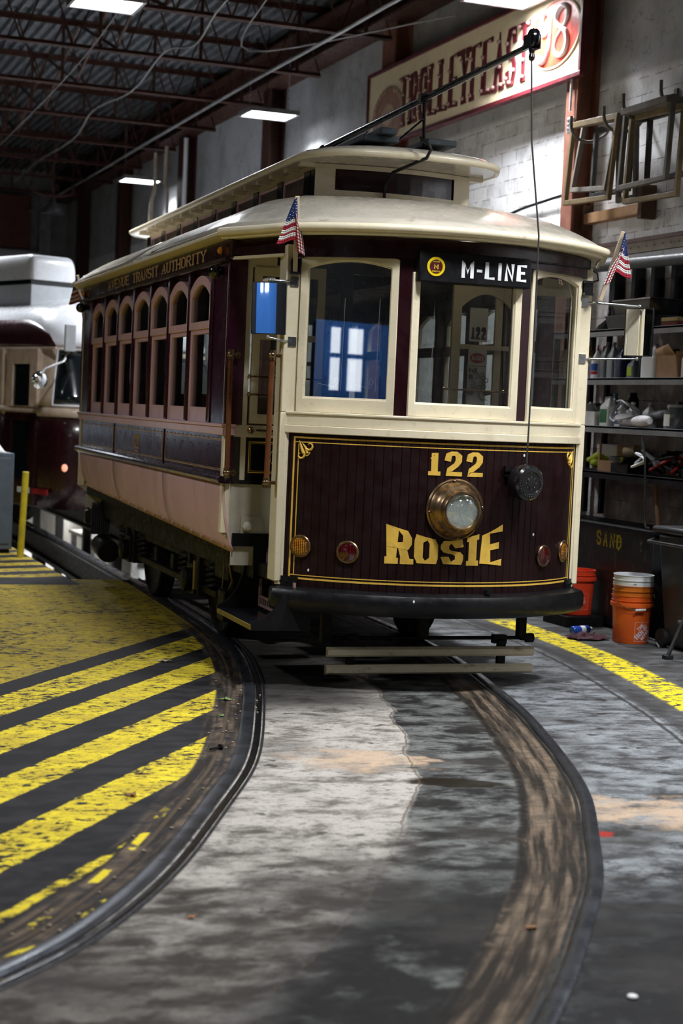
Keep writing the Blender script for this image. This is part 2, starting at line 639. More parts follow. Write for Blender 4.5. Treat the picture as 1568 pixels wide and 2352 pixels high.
M_brass = mat('brass', (.30, .20, .115), .28, .95, var=.2, vs=8, dirt=(.14, .09, .05), ds=9, da=.7)
M_steel = mat('steel', (.55, .56, .58), .25, .95, var=.15, vs=9)
M_varnish = mat('varnished_wood', (.15, .05, .016), .3, 0, var=.3, vs=4, dirt=(.12, .03, .01), ds=7, da=.6, streak=(6, 6, .7), coat=.5)
M_interior = mat('dark_varnished_wood', (.09, .045, .022), .45, 0, var=.3, vs=4, dirt=(.04, .02, .01), ds=7, streak=(4, 4, .6))
M_glass = glass_mat('window_glass', tr=.60, gloss=.22)
M_glassold = glass_mat('old_wavy_glass', tr=.7, wavy=.5, gloss=.2)
M_mirror = mat('mirror_glass', (.85, .88, .9), .02, 1, var=.0)
M_amber = mat('amber_lens', (.72, .22, .02), .25, 0, var=.2, vs=40, coat=.8)
M_red = mat('red_lens', (.12, .004, .006), .25, 0, var=.3, vs=40, coat=.8)
M_rubber = mat('black_rubber', (.012, .012, .012), .6, bmp=.1)
M_white = mat('white_plastic', (.75, .76, .78), .35, var=.05, dirt=(.4, .38, .34), ds=12, da=.3)
M_paper = mat('white_paper', (.78, .78, .76), .7, var=.05)
M_ink = mat('black_ink', (.02, .02, .02), .6)
M_redink = mat('red_ink', (.45, .02, .02), .5)
M_card = mat('cardboard', (.36, .21, .11), .8, var=.12, dirt=(.25, .14, .07), ds=10)
M_shelf = mat('grey_shelf_paint', (.20, .20, .205), .5, .2, var=.2, vs=6, dirt=(.06, .05, .05), ds=12, da=.6)
M_wood = mat('raw_lumber', (.34, .19, .09), .7, 0, var=.25, vs=5, dirt=(.16, .08, .04), ds=8, streak=(1, .3, 3), bmp=.1)
M_grey = mat('grey_plastic', (.28, .30, .32), .4, var=.1)
M_sheet = mat('grey_cabinet_paint', (.115, .14, .175), .42, .1, var=.12, dirt=(.05, .05, .05), ds=7, da=.4)
M_trim = mat('grey_metal_trim', (.3, .3, .31), .4, .6)


def emit_mat(name, col, s):
    m, nt, b = new_mat(name)
    b.inputs['Base Color'].default_value = (.8, .8, .8, 1)
    b.inputs['Emission Color'].default_value = tuple(col) + (1,)
    b.inputs['Emission Strength'].default_value = s
    return m


M_led = emit_mat('led_diffuser', (.92, .95, 1), 9)

# ------------------------------------------------------------------ track curves
LP = [(-1.2, 3.2), (-.3, 3.75), (.768, 4.609), (1.10, 4.98), (1.452, 5.53), (1.68, 5.97), (1.90, 6.42), (2.20, 7.03), (2.42, 7.6), (2.645, 8.27), (2.85, 8.9), (3.05, 9.6), (3.30, 10.8), (3.44, 12.5), (3.56, 14.8), (3.66, 18), (3.76, 21.6), (3.85, 26), (3.98, 37)]
RP = [(.2, 1.9), (1.35, 2.95), (2.155, 3.917), (2.50, 4.39), (2.66, 4.64), (2.90, 4.98), (3.02, 5.19), (3.27, 5.68), (3.55, 6.22), (3.80, 6.86), (4.05, 7.6), (4.25, 8.25), (4.43, 8.98), (4.60, 9.7), (4.77, 10.7), (4.89, 12.45), (5.0, 14.75), (5.10, 18), (5.2, 21.6), (5.29, 26), (5.42, 37)]


def catmull(P, step=.08):
    P = [Vector(p) for p in P]
    P = [P[0] * 2 - P[1]] + P + [P[-1] * 2 - P[-2]]
    out = []
    for i in range(1, len(P) - 2):
        a, b, c, d = P[i - 1:i + 3]
        n = max(2, int((c - b).length / step))
        for k in range(n):
            t = k / n
            out.append(.5 * ((2 * b) + (c - a) * t + (2 * a - 5 * b + 4 * c - d) * t * t + (3 * b - a - 3 * c + d) * t ** 3))
    out.append(P[-2])
    for _ in range(14):
        out = [out[0]] + [(out[i - 1] + 2 * out[i] + out[i + 1]) / 4 for i in range(1, len(out) - 1)] + [out[-1]]
    return out


CL = catmull(LP)
CR = catmull(RP)


def sdist(pts, C):
    """signed distance to a curve, right of it positive"""
    c = np.array([(p.x, p.y) for p in C])
    a, b = c[:-1], c[1:]
    d = b - a
    L = (d ** 2).sum(1)
    best = np.full(len(pts), 1e9)
    sg = np.ones(len(pts))
    for i in range(len(a)):
        q = pts - a[i]
        t = np.clip((q @ d[i]) / L[i], 0, 1)
        e = q - t[:, None] * d[i]
        dd = np.hypot(e[:, 0], e[:, 1])
        cr = d[i][1] * q[:, 0] - d[i][0] * q[:, 1]
        m = dd < best
        best[m] = dd[m]
        sg[m] = np.where(cr[m] > 0, 1, -1)
    return best * sg


# ------------------------------------------------------------------ floor
PX0, PX1, PY0, PY1, PZ = 2.99, 6.15, 14.85, 34.0, -1.35


def floor_mat():
    m, nt, b = new_mat('shop_floor')
    def at(n):
        a = nt.nodes.new('ShaderNodeAttribute')
        a.attribute_name = n
        return X(nt, a.outputs['Fac'])
    dl, dr = at('dl'), at('dr')
    x, y, z = xyz(nt)
    lat = mapped(nt, (.8, 1.25, 1), (0, 0, .36))      # smears run across the view of the bay door
    lat2 = mapped(nt, (.85, 1.15, 1), (0, 0, .36))
    n_big = noise(nt, 1.1, 6, .6, lat2)
    n_mid = noise(nt, 5.5, 9, .68, lat, .2)
    n_fine = noise(nt, 22, 6, .65, lat)
    n_iso = noise(nt, 9, 8, .6)
    n_grit = noise(nt, 120, 3, .6)
    # concrete
    n_low = noise(nt, 1.7, 4, .5)
    warm = mix(nt, n_mid.ss(.34, .54), (.14, .122, .104), (.45, .415, .37))
    warm = mix(nt, noise(nt, 15, 6, .7, lat).ss(.52, .64) * .55, warm, (.10, .088, .078))
    browned = mix(nt, n_mid.ss(.40, .66), (.045, .036, .029), (.20, .18, .16))
    foot = (y + (n_low - .5) * 2.6 + (n_mid - .5) * 2.5).ss(6.2, 4.6)
    warm = mix(nt, foot, warm, browned)
    dark = mix(nt, n_mid.ss(.40, .64), (.020, .019, .018), (.17, .175, .165))
    side = mix(nt, n_mid.ss(.36, .62), (.055, .055, .056), (.25, .265, .275))
    wob = (n_low - .5) * .16 + (n_iso - .5) * .03
    soft = y.ss(6.2, 5.6)
    edge = (dr + .74 + wob).ss(-.010, .02) * (1 - soft) + (dr + .74 + wob).ss(-.12, .14) * soft
    c = mix(nt, edge, warm, dark)
    c = mix(nt, dr.ss(-.05, .05), c, side)
    left0 = dr.ss(-.8, -.6)
    # grime: black oil film towards the near end, smears and spots everywhere, plus painted shade under the car
    near = (y + x * .15 + (n_low - .5) * 1.6).ss(5.9, 5.0)
    blk = noise(nt, 3.0, 9, .68, lat2)
    c = mix(nt, near * blk.ss(.66, .50) * edge * .95, c, (.011, .010, .010))
    c = mix(nt, blk.ss(.50, .58) * y.ss(7.4, 5.6) * dr.ss(-.05, .1) * .88, c, (.02, .019, .019))
    c = mix(nt, n_big.ss(.50, .62) * .6, c, (.045, .04, .036))
    c = mix(nt, y.ss(8.1, 8.7) * x.ss(3.9, 3.3) * .9, c, (.02, .018, .017))  # car shadow painted into the floor under its left front
    spots = noise(nt, 7, 4, .5, lat).ss(.63, .68)
    c = mix(nt, spots * .75, c, (.028, .024, .021))
    c = mix(nt, n_fine.ss(.54, .66) * .5, c, (.035, .031, .029))
    # oil spill by the rail
    ox = (x - 3.10) * .936 - (y - 6.62) * .35
    oy = (x - 3.10) * .35 + (y - 6.62) * .936
    oil = ((ox * ox) * 14 + (oy * oy) * 110 + (n_iso - .5) * 1.2).ss(1.0, .55)
    c = mix(nt, oil * .92, c, (.016, .012, .008))
    # absorbent dust
    def dust(c, cx, cy, rx, ry, a):
        ex = (x - cx) * .936 - (y - cy) * .35
        ey = (x - cx) * .35 + (y - cy) * .936
        k = ((ex * ex) * (1 / rx ** 2) + (ey * ey) * (1 / ry ** 2) + (n_mid - .5) * 5.5 + (n_iso - .5) * 2).ss(1.2, -.3)
        return mix(nt, k * a, c, (.62, .45, .31))
    c = dust(c, 2.86, 7.12, .36, .26, .75)
    c = dust(c, 3.68, 5.98, .42, .30, .7)
    c = dust(c, 6.1, 11.0, .25, .12, .5)
    # packed dirt beside the rails
    cv = nt.nodes.new('ShaderNodeCombineXYZ')
    nt.links.new((dr * 16).k, cv.inputs[0])
    nt.links.new((dl * 16).k, cv.inputs[1])
    nt.links.new((y * 1.6).k, cv.inputs[2])
    run = noise(nt, 1.0, 5, .6, cv.outputs[0])
    dirtc = mix(nt, run.ss(.40, .66), (.020, .015, .011), (.20, .145, .10))
    dirtc = mix(nt, n_mid.ss(.44, .6) * .55, dirtc, (.035, .027, .02))
    bandR = dr.ss(-.30, -.27) * dr.ss(-.01, -.03)
    c = mix(nt, bandR * .93, c, dirtc)
    groove = (dr + .27 + wob * .25).abs().ss(.03, .008) * n_iso.ss(.35, .5)
    c = mix(nt, groove * .8, c, (.012, .011, .01))
    # pit side: asphalt to the left of the left rail
    asph = mix(nt, n_mid.ss(.35, .65), (.009, .009, .0105), (.036, .034, .036))
    left = dl.ss(.0, -.02)
    c = mix(nt, left, c, asph)
    bandL = dl.ss(-.24, -.19) * left
    c = mix(nt, bandL * n_iso.ss(.3, .6) * .8, c, dirtc)
    slot = (dl + .115).abs().ss(.014, .006)
    c = mix(nt, slot * .8 * left, c, (.09, .065, .045))
    # yellow paint, in stripes that run across the corner
    s = y * .607 - x * .794 + (n_iso - .5) * .03 + (n_fine - .5) * .03
    e = .006
    st = s.band(4.032, 4.308, e).mx(s.band(3.595, 3.839, e)).mx(s.band(3.144, 3.358, e)).mx(s.band(2.673, 2.912, e)).mx(s.band(2.405, 2.452, e) * n_mid.ss(.4, .5))
    solid = s.ss(4.49, 4.50) * y.ss(14.42, 14.40).mx(x.ss(2.99, 3.01))
    fy = (y - x * .35).mod(.52)
    far = y.ss(14.98, 15.0) * fy.band(.03, .30, .01)
    zone = dl.ss(-.185, -.20).mx(y.ss(11, 13) * dl.ss(-.08, -.10))
    wear_n = noise(nt, 16, 9, .72, lat)
    wear_b = noise(nt, 2.5, 5, .6)
    wear = (wear_n + (wear_b - .5) * .35)
    paint = st.mx(solid).mx(far) * zone * x.ss(-5, -4.9)
    keep = wear.ss(.575, .535)
    keep2 = noise(nt, 40, 6, .7, lat).ss(.66, .60)
    yel = mix(nt, n_mid.ss(.35, .65), (.56, .42, .03), (.86, .68, .04))
    yel = mix(nt, solid.mx(far) * .8, yel, mix(nt, n_mid.ss(.35, .65), (.30, .21, .025), (.46, .34, .04)))
    yel = mix(nt, n_fine.ss(.45, .6) * .35, yel, (.30, .21, .03))
    c = mix(nt, paint * keep * keep2, c, yel)
    c = mix(nt, paint * keep * n_fine.ss(.58, .64) * .8, c, (.06, .05, .03))
    # leftovers of an older line near the rail
    old = (dl + .155).abs().ss(.022, .012) * noise(nt, 5, 5, .6).ss(.52, .56) * left * y.ss(6.5, 6.1)
    old = old.mx((dl + .06).abs().ss(.018, .01) * noise(nt, 4, 5, .6).ss(.54, .58) * left * y.ss(5.6, 5.2))
    c = mix(nt, old, c, (.74, .58, .03))
    # the yellow line on the wall side
    yr = dr.band(.97, 1.24, .02) * (wear_n + (wear_b - .5) * .2).ss(.545, .51) * y.ss(12.2, 11.8)
    beyond = dr.ss(.78, .80) * x.ss(4.2, 4.6)
    c = mix(nt, beyond * .6, c, (.04, .035, .032))
    ck = (dr - .72 + (n_iso - .5) * .05).abs().ss(.02, .006)
    c = mix(nt, ck * .8, c, (.02, .018, .016))
    c = mix(nt, (dr - .755 + (n_iso - .5) * .05).ss(0, .01) * dr.ss(.90, .84) * .5, c, (.035, .033, .033))
    c = mix(nt, yr, c, (.86, .68, .02))
    # crack in the middle slab
    ck2 = (dr + .745 + wob).abs().ss(.007, .002) * (1 - soft * .6)
    c = mix(nt, ck2 * .7, c, (.10, .07, .045))
    rdx = (x - 3.33)
    rdy = (y - 5.66)
    redk = (rdx * rdx * 150 + rdy * rdy * 500 + (n_iso - .5) * 9).ss(.8, .5)
    c = mix(nt, redk * .85, c, (.35, .03, .02))
    c = mix(nt, n_grit.ss(.3, .7) * .4, c, (.4, .4, .4), 'MULTIPLY')
    nt.links.new(c, b.inputs['Base Color'])
    rg = (n_mid.ss(.3, .7, .6, .85) - oil * .3)
    nt.links.new(rg.k, b.inputs['Roughness'])
    b.inputs['Specular IOR Level'].default_value = .12
    hh = n_iso * .5 + n_fine * .35 + n_grit * .12 - slot * .8 - groove * .5 - ck * .7 - ck2 * .6
    bump(nt, b, hh, .55, .009)
    return m


def build_floor():
    xs = [-8, -5, -3, -1.5] + list(np.arange(-.6, 7.0, .05)) + [7.15]
    ys = [-5, -2, 0, 1.5] + list(np.arange(2.4, 15.2, .05)) + [16, 17, 18, 20, 22, 25, 28, 31, 34, 37.2]
    def near_(a, v):
        i = min(range(len(a)), key=lambda k: abs(a[k] - v))
        a[i] = v
    near_(xs, PX0), near_(xs, PX1), near_(ys, PY0)
    if PY1 not in ys:
        near_(ys, PY1)
    nx, ny = len(xs), len(ys)
    pts = np.array([(x, y) for y in ys for x in xs])
    fs = []
    for j in range(ny - 1):
        for i in range(nx - 1):
            cx, cy = (xs[i] + xs[i + 1]) / 2, (ys[j] + ys[j + 1]) / 2
            if PX0 < cx < PX1 and PY0 < cy < PY1:
                continue
            fs.append((j * nx + i, j * nx + i + 1, (j + 1) * nx + i + 1, (j + 1) * nx + i))
    me = bpy.data.meshes.new('floor')
    me.from_pydata([(x, y, 0) for x, y in pts], [], fs)
    for n, C in (('dl', CL), ('dr', CR)):
        a = me.attributes.new(n, 'FLOAT', 'POINT')
        a.data.foreach_set('value', sdist(pts, C).astype(np.float32))
    me.materials.append(floor_mat())
    o = bpy.data.objects.new('floor', me)
    COL.objects.link(o)
    struct(o)


build_floor()
# inspection pit
M_pit = mat('pit_paint', (.55, .53, .48), .7, var=.2, vs=2, dirt=(.2, .16, .12), ds=3, da=.8)
p = MB()
p.box((PX0 - .1, PY0 - .1, PZ - .1), (PX1 + .1, PY1 + .1, PZ))
p.box((PX0 - .15, PY0, PZ), (PX0, PY1, -.002))
p.box((PX1, PY0, PZ), (PX1 + .15, PY1, -.002))
p.box((PX0, PY1, PZ), (PX1, PY1 + .15, -.002))
p.box((PX0 - .15, PY0 - .12, PZ), (PX1 + .15, PY0, -.002))
struct(p.build('floor_pit', M_pit))
for i, (x, y) in enumerate(((4.5, 21.5), (4.6, 26.5), (4.6, 31))):
    l = bpy.data.lights.new('pit_light', 'AREA')
    l.shape = 'RECTANGLE'
    l.size, l.size_y = .12, 1.2
    l.energy = (45, 70, 70)[i]
    l.color = (.95, .97, 1)
    o = bpy.data.objects.new('pit_light', l)
    o.location = (PX1 - .1, y, -.16)
    o.rotation_euler = (0, math.radians(35), 0)
    COL.objects.link(o)
    q = MB().box((PX1 - .16, y - .62, -.15), (PX1 - .001, y + .62, -.09))
    tag(q.build('strip_light', M_white, bevel=.004), 'long white strip light under the far edge of the inspection pit', 'light', 'strip lights in the inspection pit')

# ------------------------------------------------------------------ rails
def rail(C, off, wid, name, label, lo=0, hi=None, z=.006, top=M_railtop, h=.03):
    pts = C[lo:hi]
    n = len(pts)
    prof = [(-wid / 2, -h), (-wid / 2, z - .006), (-wid / 2 + .008, z - .001), (-wid / 4, z + .001), (wid / 4, z + .001), (wid / 2 - .008, z - .001), (wid / 2, z - .006), (wid / 2, -h)]
    vs, fs = [], []
    for i, p in enumerate(pts):
        d = (pts[min(i + 1, n - 1)] - pts[max(i - 1, 0)]).normalized()
        nn = Vector((d.y, -d.x))
        for a, b in prof:
            q = p + nn * (a + off)
            vs.append((q.x, q.y, b))
    k = len(prof)
    for i in range(n - 1):
        for j in range(k - 1):
            fs.append((i * k + j, (i + 1) * k + j, (i + 1) * k + j + 1, i * k + j + 1))
    mb = MB().add(vs, fs)
    return tag(mb.build(name, top), label, 'rail')


def upto(C, y0):
    return next(i for i, p in enumerate(C) if p.y > y0)


r = rail(CL, -.002, .068, 'rail', 'worn steel inner rail curving past the yellow striped floor', z=.014)
g = rail(CL, .056, .046, 'groove', None, z=.002, top=mat('wet_groove', (.012, .012, .013), .18, .2, bmp=.5, bs_=30), hi=upto(CL, 15))
g.parent = r
g2_ = rail(CL, .086, .012, 'guard_rail', None, z=.010, top=M_railside, hi=upto(CL, 15))
g2_.parent = r
r = rail(CR, 0, .060, 'rail', 'worn steel outer rail curving through the bare concrete', z=.014)
g = rail(CR, -.045, .03, 'groove', None, z=.0015, top=mat('black_groove', (.008, .008, .008), .5, bmp=.5, bs_=30), hi=upto(CR, 15))
g.parent = r
for g in [o for o in bpy.data.objects if o.name.startswith('groove') or o.name.startswith('guard_rail')]:
    for k in ('category', 'label'):
        if k in g:
            del g[k]
# steel beams carrying the rails across the pit
for C, nm in ((CL, 'inner'), (CR, 'outer')):
    b = MB()
    pts = C[upto(C, PY0):upto(C, PY1) + 1]
    for i in range(len(pts) - 1):
        p0, p1 = pts[i], pts[i + 1]
        if i % 6 == 0:
            j = min(i + 6, len(pts) - 1)
            q = pts[j]
            b.bar((p0.x, p0.y, -.06), (q.x, q.y, -.06), .17, .05)
            b.bar((p0.x, p0.y, -.18), (q.x, q.y, -.18), .03, .2)
            b.bar((p0.x, p0.y, -.29), (q.x, q.y, -.29), .17, .03)
        if i % 30 == 10:
            b.box((p0.x - .06, p0.y - .06, PZ), (p0.x + .06, p0.y + .06, -.29))
    tag(b.build('track_beam', M_iron), 'black steel beam on posts carrying the %s rail over the inspection pit' % nm, 'beam')

# ------------------------------------------------------------------ walls, columns, roof
WX = 7.15
struct(MB().box((WX, -5, 0), (WX + .25, 37.4, 7.2)).build('wall_right', M_wall))
struct(MB().box((-8.2, 37.2, 0), (WX, 37.4, 7.2)).build('wall_back', M_plaster))
lw = MB()
lw.box((-8.2, -5, 0), (-8, 37.2, 7.2))
struct(lw.build('wall_left', mat('dark_left_wall', (.02, .021, .024), .8)))
M_bluedoor = mat('blue_door_paint', (.06, .22, .68), .5, var=.1, vs=1.5)
# blue roller door with glowing windows, added out of frame for the car's reflections
dd = MB()
dd.box((-7.99, -1.10, 0), (-7.93, .42, 2.95))
d1 = struct(dd.build('added_door_1', M_bluedoor, bevel=.01))
M_day = emit_mat('added_bright_pane', (.80, .88, 1), 5)
for k, (ya, yb) in enumerate(((-.45, -.19), (-.02, .14))):
    q = MB()
    q.box((-7.93, ya, 1.95), (-7.915, yb, 2.42)).box((-7.93, ya, 2.49), (-7.915, yb, 2.86))
    struct(q.build('window_%d' % (k + 1), M_day)).parent = d1
dd = MB().box((-4.6, 37.1, 0), (-1.2, 37.19, 2.9))
struct(dd.build('added_door_3', M_plaster))  # unseen door added for reflections along the car's side
dd = MB().box((-2.9, 37.08, .9), (-2.6, 37.1, 1.5)).box((-2.1, 37.08, .9), (-1.8, 37.1, 1.3))
struct(dd.build('window_3', emit_mat('added_glow_pane', (.72, .84, 1), 3)))  # glowing panes added out of view to reflect in the side windows

# ceiling deck
dk = MB()
xs_ = []
x = -8.0
while x < WX:
    xs_ += [(x, 6.72), (x + .075, 6.72), (x + .095, 6.66), (x + .13, 6.66)]
    x += .15
vs = [(a, yy, b) for yy in (-5, 37.2) for a, b in xs_]
k = len(xs_)
dk.add(vs, [(i, i + 1, k + i + 1, k + i) for i in range(k - 1)])
struct(dk.build('ceiling', M_deck, smooth=0))
# columns
for i, y in enumerate((8.65, 13.07, 17.5, 21.95, 26.5, 31.0, 34.8)):
    c = MB()
    w_ = .2 if i < 2 else .36
    c.box((6.93, y - w_ / 2, 0), (6.955, y + w_ / 2, 6.2))
    c.box((6.955, y - .012, 0), (7.125, y + .012, 6.2))
    c.box((7.12, y - w_ / 2, 0), (7.149, y + w_ / 2, 6.2))
    o = struct(c.build('trim_%d' % (i + 1), M_column if i < 3 else M_rust))
# roof girder along the wall
g = MB()
g.box((6.78, -5, 6.02), (7.13, 37.2, 6.05)).box((6.94, -5, 6.05), (6.97, 37.2, 6.45)).box((6.78, -5, 6.45), (7.13, 37.2, 6.48))
struct(g.build('ceiling_girder', M_rust))


def joist(y):
    b = MB()
    x0, x1 = -8.0, 6.9
    for s in (-1, 1):
        b.box((x0, y + s * .012 - .002, 5.80), (x1, y + s * .012 + .002, 5.85))
        b.box((x0, min(y + s * .012, y + s * .055), 5.80), (x1, max(y + s * .012, y + s * .055), 5.806))
        b.box((x0, min(y + s * .012, y + s * .055), 6.64), (x1 + .2, max(y + s * .012, y + s * .055), 6.655))
        b.box((x0, y + s * .012 - .002, 6.58), (x1 + .2, y + s * .012 + .002, 6.65))
    n = 24
    for i in range(n):
        a, c = x0 + (x1 - x0) * i / n, x0 + (x1 - x0) * (i + .5) / n
        e = x0 + (x1 - x0) * (i + 1) / n
        b.tube([(a, y, 5.82), (c, y, 6.63)], .011, 5)
        b.tube([(c, y, 6.63), (e, y, 5.82)], .011, 5)
        if i % 2:
            b.box((c - .02, y - .01, 5.84), (c + .02, y + .01, 6.6))
    return b


y = 8.0 - .05
jo = None
while y < 36:
    if jo is None:
        jo = struct(joist(0).build('ceiling_joist', M_rust))
        jo.location.y = y
    else:
        c = jo.copy()
        COL.objects.link(c)
        c.location.y = y
    y += 2.35
# bridging between joists
for x in (1.4, 4.3):
    b = MB()
    y = 7.95
    while y < 34:
        b.bar((x, y, 5.86), (x, y + 2.35, 6.6), .03, .03)
        b.bar((x, y, 6.6), (x, y + 2.35, 5.86), .03, .03)
        y += 2.35
    struct(b.build('ceiling_brace', M_rust))
# back of the shop: lintel, dark panel, bluish roll door
b = MB()
for k in range(16):
    b.box((2.0, 37.08, .1 + k * .28), (6.5, 37.18, .36 + k * .28))
struct(b.build('door_2', mat('pale_blue_slats', (.35, .48, .55), .5), bevel=.01))
b = MB().box((1.9, 37.05, 4.62), (6.55, 37.15, 4.9)).box((6.5, 37.0, 0), (6.75, 37.19, 6.2))
struct(b.build('trim_8', M_trim))
struct(MB().box((2.0, 36.95, 4.95), (6.3, 37.18, 6.1)).build('trim_9', mat('rust_red_panel', (.10, .03, .02), .6)))
# ------------------------------------------------------------------ the streetcar
CAR = empty('streetcar', (4.0588, 9.1906, 0), -.0342, 'maroon and cream antique single-truck trolley car with a big brass headlight, on the curved track', 'streetcar')
BW = 1.2                 # half width of the body
Y0, Y1 = .47, 5.76       # body ends
YR = 6.35                # rear platform corners
NW, WP, WY0 = 7, .625, .93


def arc(x):              # plan of the front dash: y of the bowed face
    R = (.97 ** 2 + .45 ** 2) / (2 * .45)
    return R - .45 - math.sqrt(max(R * R - x * x, 0))


ARC_R = (.97 ** 2 + .45 ** 2) / .9
A_MAX = math.asin(.965 / ARC_R)


def arcp(s, z, d=0.):    # s = metres along the bow from the middle, d outwards
    t = s / ARC_R
    R = ARC_R + d
    return Vector((R * math.sin(t), ARC_R - .45 - R * math.cos(t), z))


S_MAX = A_MAX * ARC_R


def arcband(mb, s0, s1, z0, z1, d0, d1, n=24):
    vs, fs = [], []
    for i in range(n + 1):
        s = s0 + (s1 - s0) * i / n
        vs += [arcp(s, z0, d0), arcp(s, z0, d1), arcp(s, z1, d1), arcp(s, z1, d0)]
    for i in range(n):
        for j in range(4):
            fs.append((i * 4 + j, i * 4 + (j + 1) % 4, i * 4 + 4 + (j + 1) % 4, i * 4 + 4 + j))
    fs += [(0, 3, 2, 1), (n * 4, n * 4 + 1, n * 4 + 2, n * 4 + 3)]
    return mb.add(vs, fs)


def flip(v):             # front platform -> rear platform
    return Vector((-v.x, YR - v.y, v.z))


# --- underframe and floor
b = MB()
b.box((-1.12, Y0, .78), (1.12, Y1, .86))
b.box((-.98, Y0, .58), (-.90, Y1, .78)).box((.90, Y0, .58), (.98, Y1, .78))
b.build('underframe', M_black, CAR, split='each')
b = MB()
pl = [(-.95, Y0 + .02)] + [(arcp(S_MAX * t, 0, -.03).x, arcp(S_MAX * t, 0, -.03).y) for t in np.linspace(-1, 1, 17)] + [(.95, Y0 + .02)]
fr = (Vector((0, 0, 0)), Vector((1, 0, 0)), Vector((0, 1, 0)), Vector((0, 0, 1)))
b.prism(pl, fr, .60, .68)
b.prism([(-x, YR - y) for x, y in pl], fr, .60, .68)
b.build('platform_floor', M_black, CAR, split='each')
M_seat = mat('seat_slats', (.14, .07, .03), .4, coat=.3)
b = MB().box((-1.08, Y0 + .06, .86), (1.08, Y1 - .06, .875))
b.build('cabin_floor', M_interior, CAR)

# --- sides
def side_parts(sg):
    """sg -1 left (seen), +1 right"""
    X_ = lambda v: sg * v
    def bx(mb, x0, x1, y0, y1, z0, z1):
        a, c = sorted((X_(x0), X_(x1)))
        return mb.box((a, y0, z0), (c, y1, z1))
    div = [Y0, 2.22, 4.12, Y1]
    for i in range(3):
        y0, y1 = div[i] + .004, div[i + 1] - .004
        def fn(u, v, y0=y0, y1=y1):
            y = y0 + (y1 - y0) * u
            zb = .74 + (y - Y0) * .022
            z = 1.172 + (zb - 1.172) * v
            return Vector((X_(1.195 - .075 * v ** 2.2), y, z))
        b = MB().grid(fn, 8, 8)
        b.build('rocker_panel', M_rocker, CAR, solid=.012 * (-1 if sg > 0 else 1))
        if sg < 0:
            k = MB()
            n = (6, 6, 5)[i]
            for q in range(n):
                u = (q + .5) / n
                p = fn(u, .93)
                k.lathe([(.016, 0), (.016, .006), (.009, .007), (.009, .014), (0, .015)], (p.x - .001, p.y, p.z), (-1, 0, 0), 6)
                for w_ in (.08, .45):
                    p = fn(u, w_)
                    k.ball((p.x, p.y, p.z), .004, 6)
            k.build('panel_bolt', M_rocker, CAR, split=3)
    # guard rail
    b = MB()
    b.tube([(X_(1.215), Y0 - .03, 1.190), (X_(1.215), Y1 + .03, 1.198)], .024, 10)
    bx(b, 1.15, 1.21, Y0 - .02, Y1 + .02, 1.168, 1.2)
    b.build('guard_rail', mat('purple_black_paint', (.035, .015, .03), .25, coat=.7) if sg < 0 else M_maroon, CAR)
    # lower side panels
    for i in range(3):
        y0, y1 = div[i], div[i + 1]
        b = MB()
        bx(b, 1.17, 1.188, y0 + .012, y1 - .012, 1.19, 1.462)
        o = b.build('side_panel', M_maroonside, CAR)
        if sg < 0:
            g = MB()
            xx = -1.189
            for e, w_ in ((.035, .006), (.05, .0025)):
                a0, a1, c0, c1 = y0 + .012 + e, y1 - .012 - e, 1.215 + e * .7, 1.462 - e * .7
                for q in (((a0, a1), (c0, c0 + w_)), ((a0, a1), (c1 - w_, c1)), ((a0, a0 + w_), (c0, c1)), ((a1 - w_, a1), (c0, c1))):
                    g.box((xx - .001, q[0][0], q[1][0]), (xx, q[0][1], q[1][1]))
            g.build('gold_striping', M_goldold, o)
            r = MB()
            for q in range(int((y1 - y0) / .12)):
                r.ball((xx, y0 + .08 + q * .12, 1.262 + .13 * (q % 2)), .004, 6)
                r.ball((xx, y0 + .08 + q * .12, 1.44), .004, 6)
            r.build('rivets', M_maroon, o)
            if i == 1:
                t = MB()
                fn2 = frame_fn((xx, 0, 0), (0, -1, 0), (0, 0, 1), (-1, 0, 0))
                letters(t, text_quads('122', -3.28, -3.08, 1.285, 1.40, .022, .5, hw=.012), fn2, .0015)
                t.box((xx - .002, 3.12, 1.262), (xx, 3.24, 1.272))
                t.build('number', M_goldold, o)
    b = MB()
    bx(b, 1.14, 1.17, Y0, Y1, 1.17, 1.47)
    for y in div[1:3]:
        bx(b, 1.17, 1.195, y - .012, y + .012, 1.2, 1.462)
    b.build('side_frame', M_maroonside, CAR)
    # belt rail
    b = MB()
    bx(b, 1.13, 1.215, Y0 - .01, Y1 + .01, 1.462, 1.512)
    bx(b, 1.13, 1.225, Y0 - .015, Y1 + .015, 1.512, 1.532)
    b.build('belt_rail', M_pink if sg < 0 else M_cream, CAR, bevel=.004)
    # posts, corner panels, fascia
    b = MB()
    for i in range(NW + 1):
        y = WY0 + i * WP
        bx(b, 1.09, 1.203, y - .024, y + .024, 1.53, 2.54)
        if sg < 0:
            b.tube([(-1.202, y, 1.54), (-1.202, y, 2.5)], .007, 6)
    for y0, y1 in ((Y0, WY0 - .04), (WY0 + NW * WP + .04, Y1)):
        if sg > 0 and y0 == Y0:      # glazed corner on the far side
            bx(b, 1.15, 1.198, y0, y0 + .03, 1.53, 2.54)
            continue
        bx(b, 1.09, 1.198, y0, y1, 1.53, 2.54)
        bx(b, 1.198, 1.206, y0, y0 + .03, 1.53, 2.54)
        bx(b, 1.198, 1.206, y1 - .03, y1, 1.53, 2.54)
    bx(b, 1.10, 1.165, WY0, WY0 + NW * WP, 2.425, 2.54)
    b.build('side_posts', M_maroonside, CAR, bevel=.004)
    # windows
    n = Vector((sg, 0, 0))
    a = Vector((0, -sg * -1, 0)) if sg > 0 else Vector((0, 1, 0))
    a = Vector((0, 1, 0))
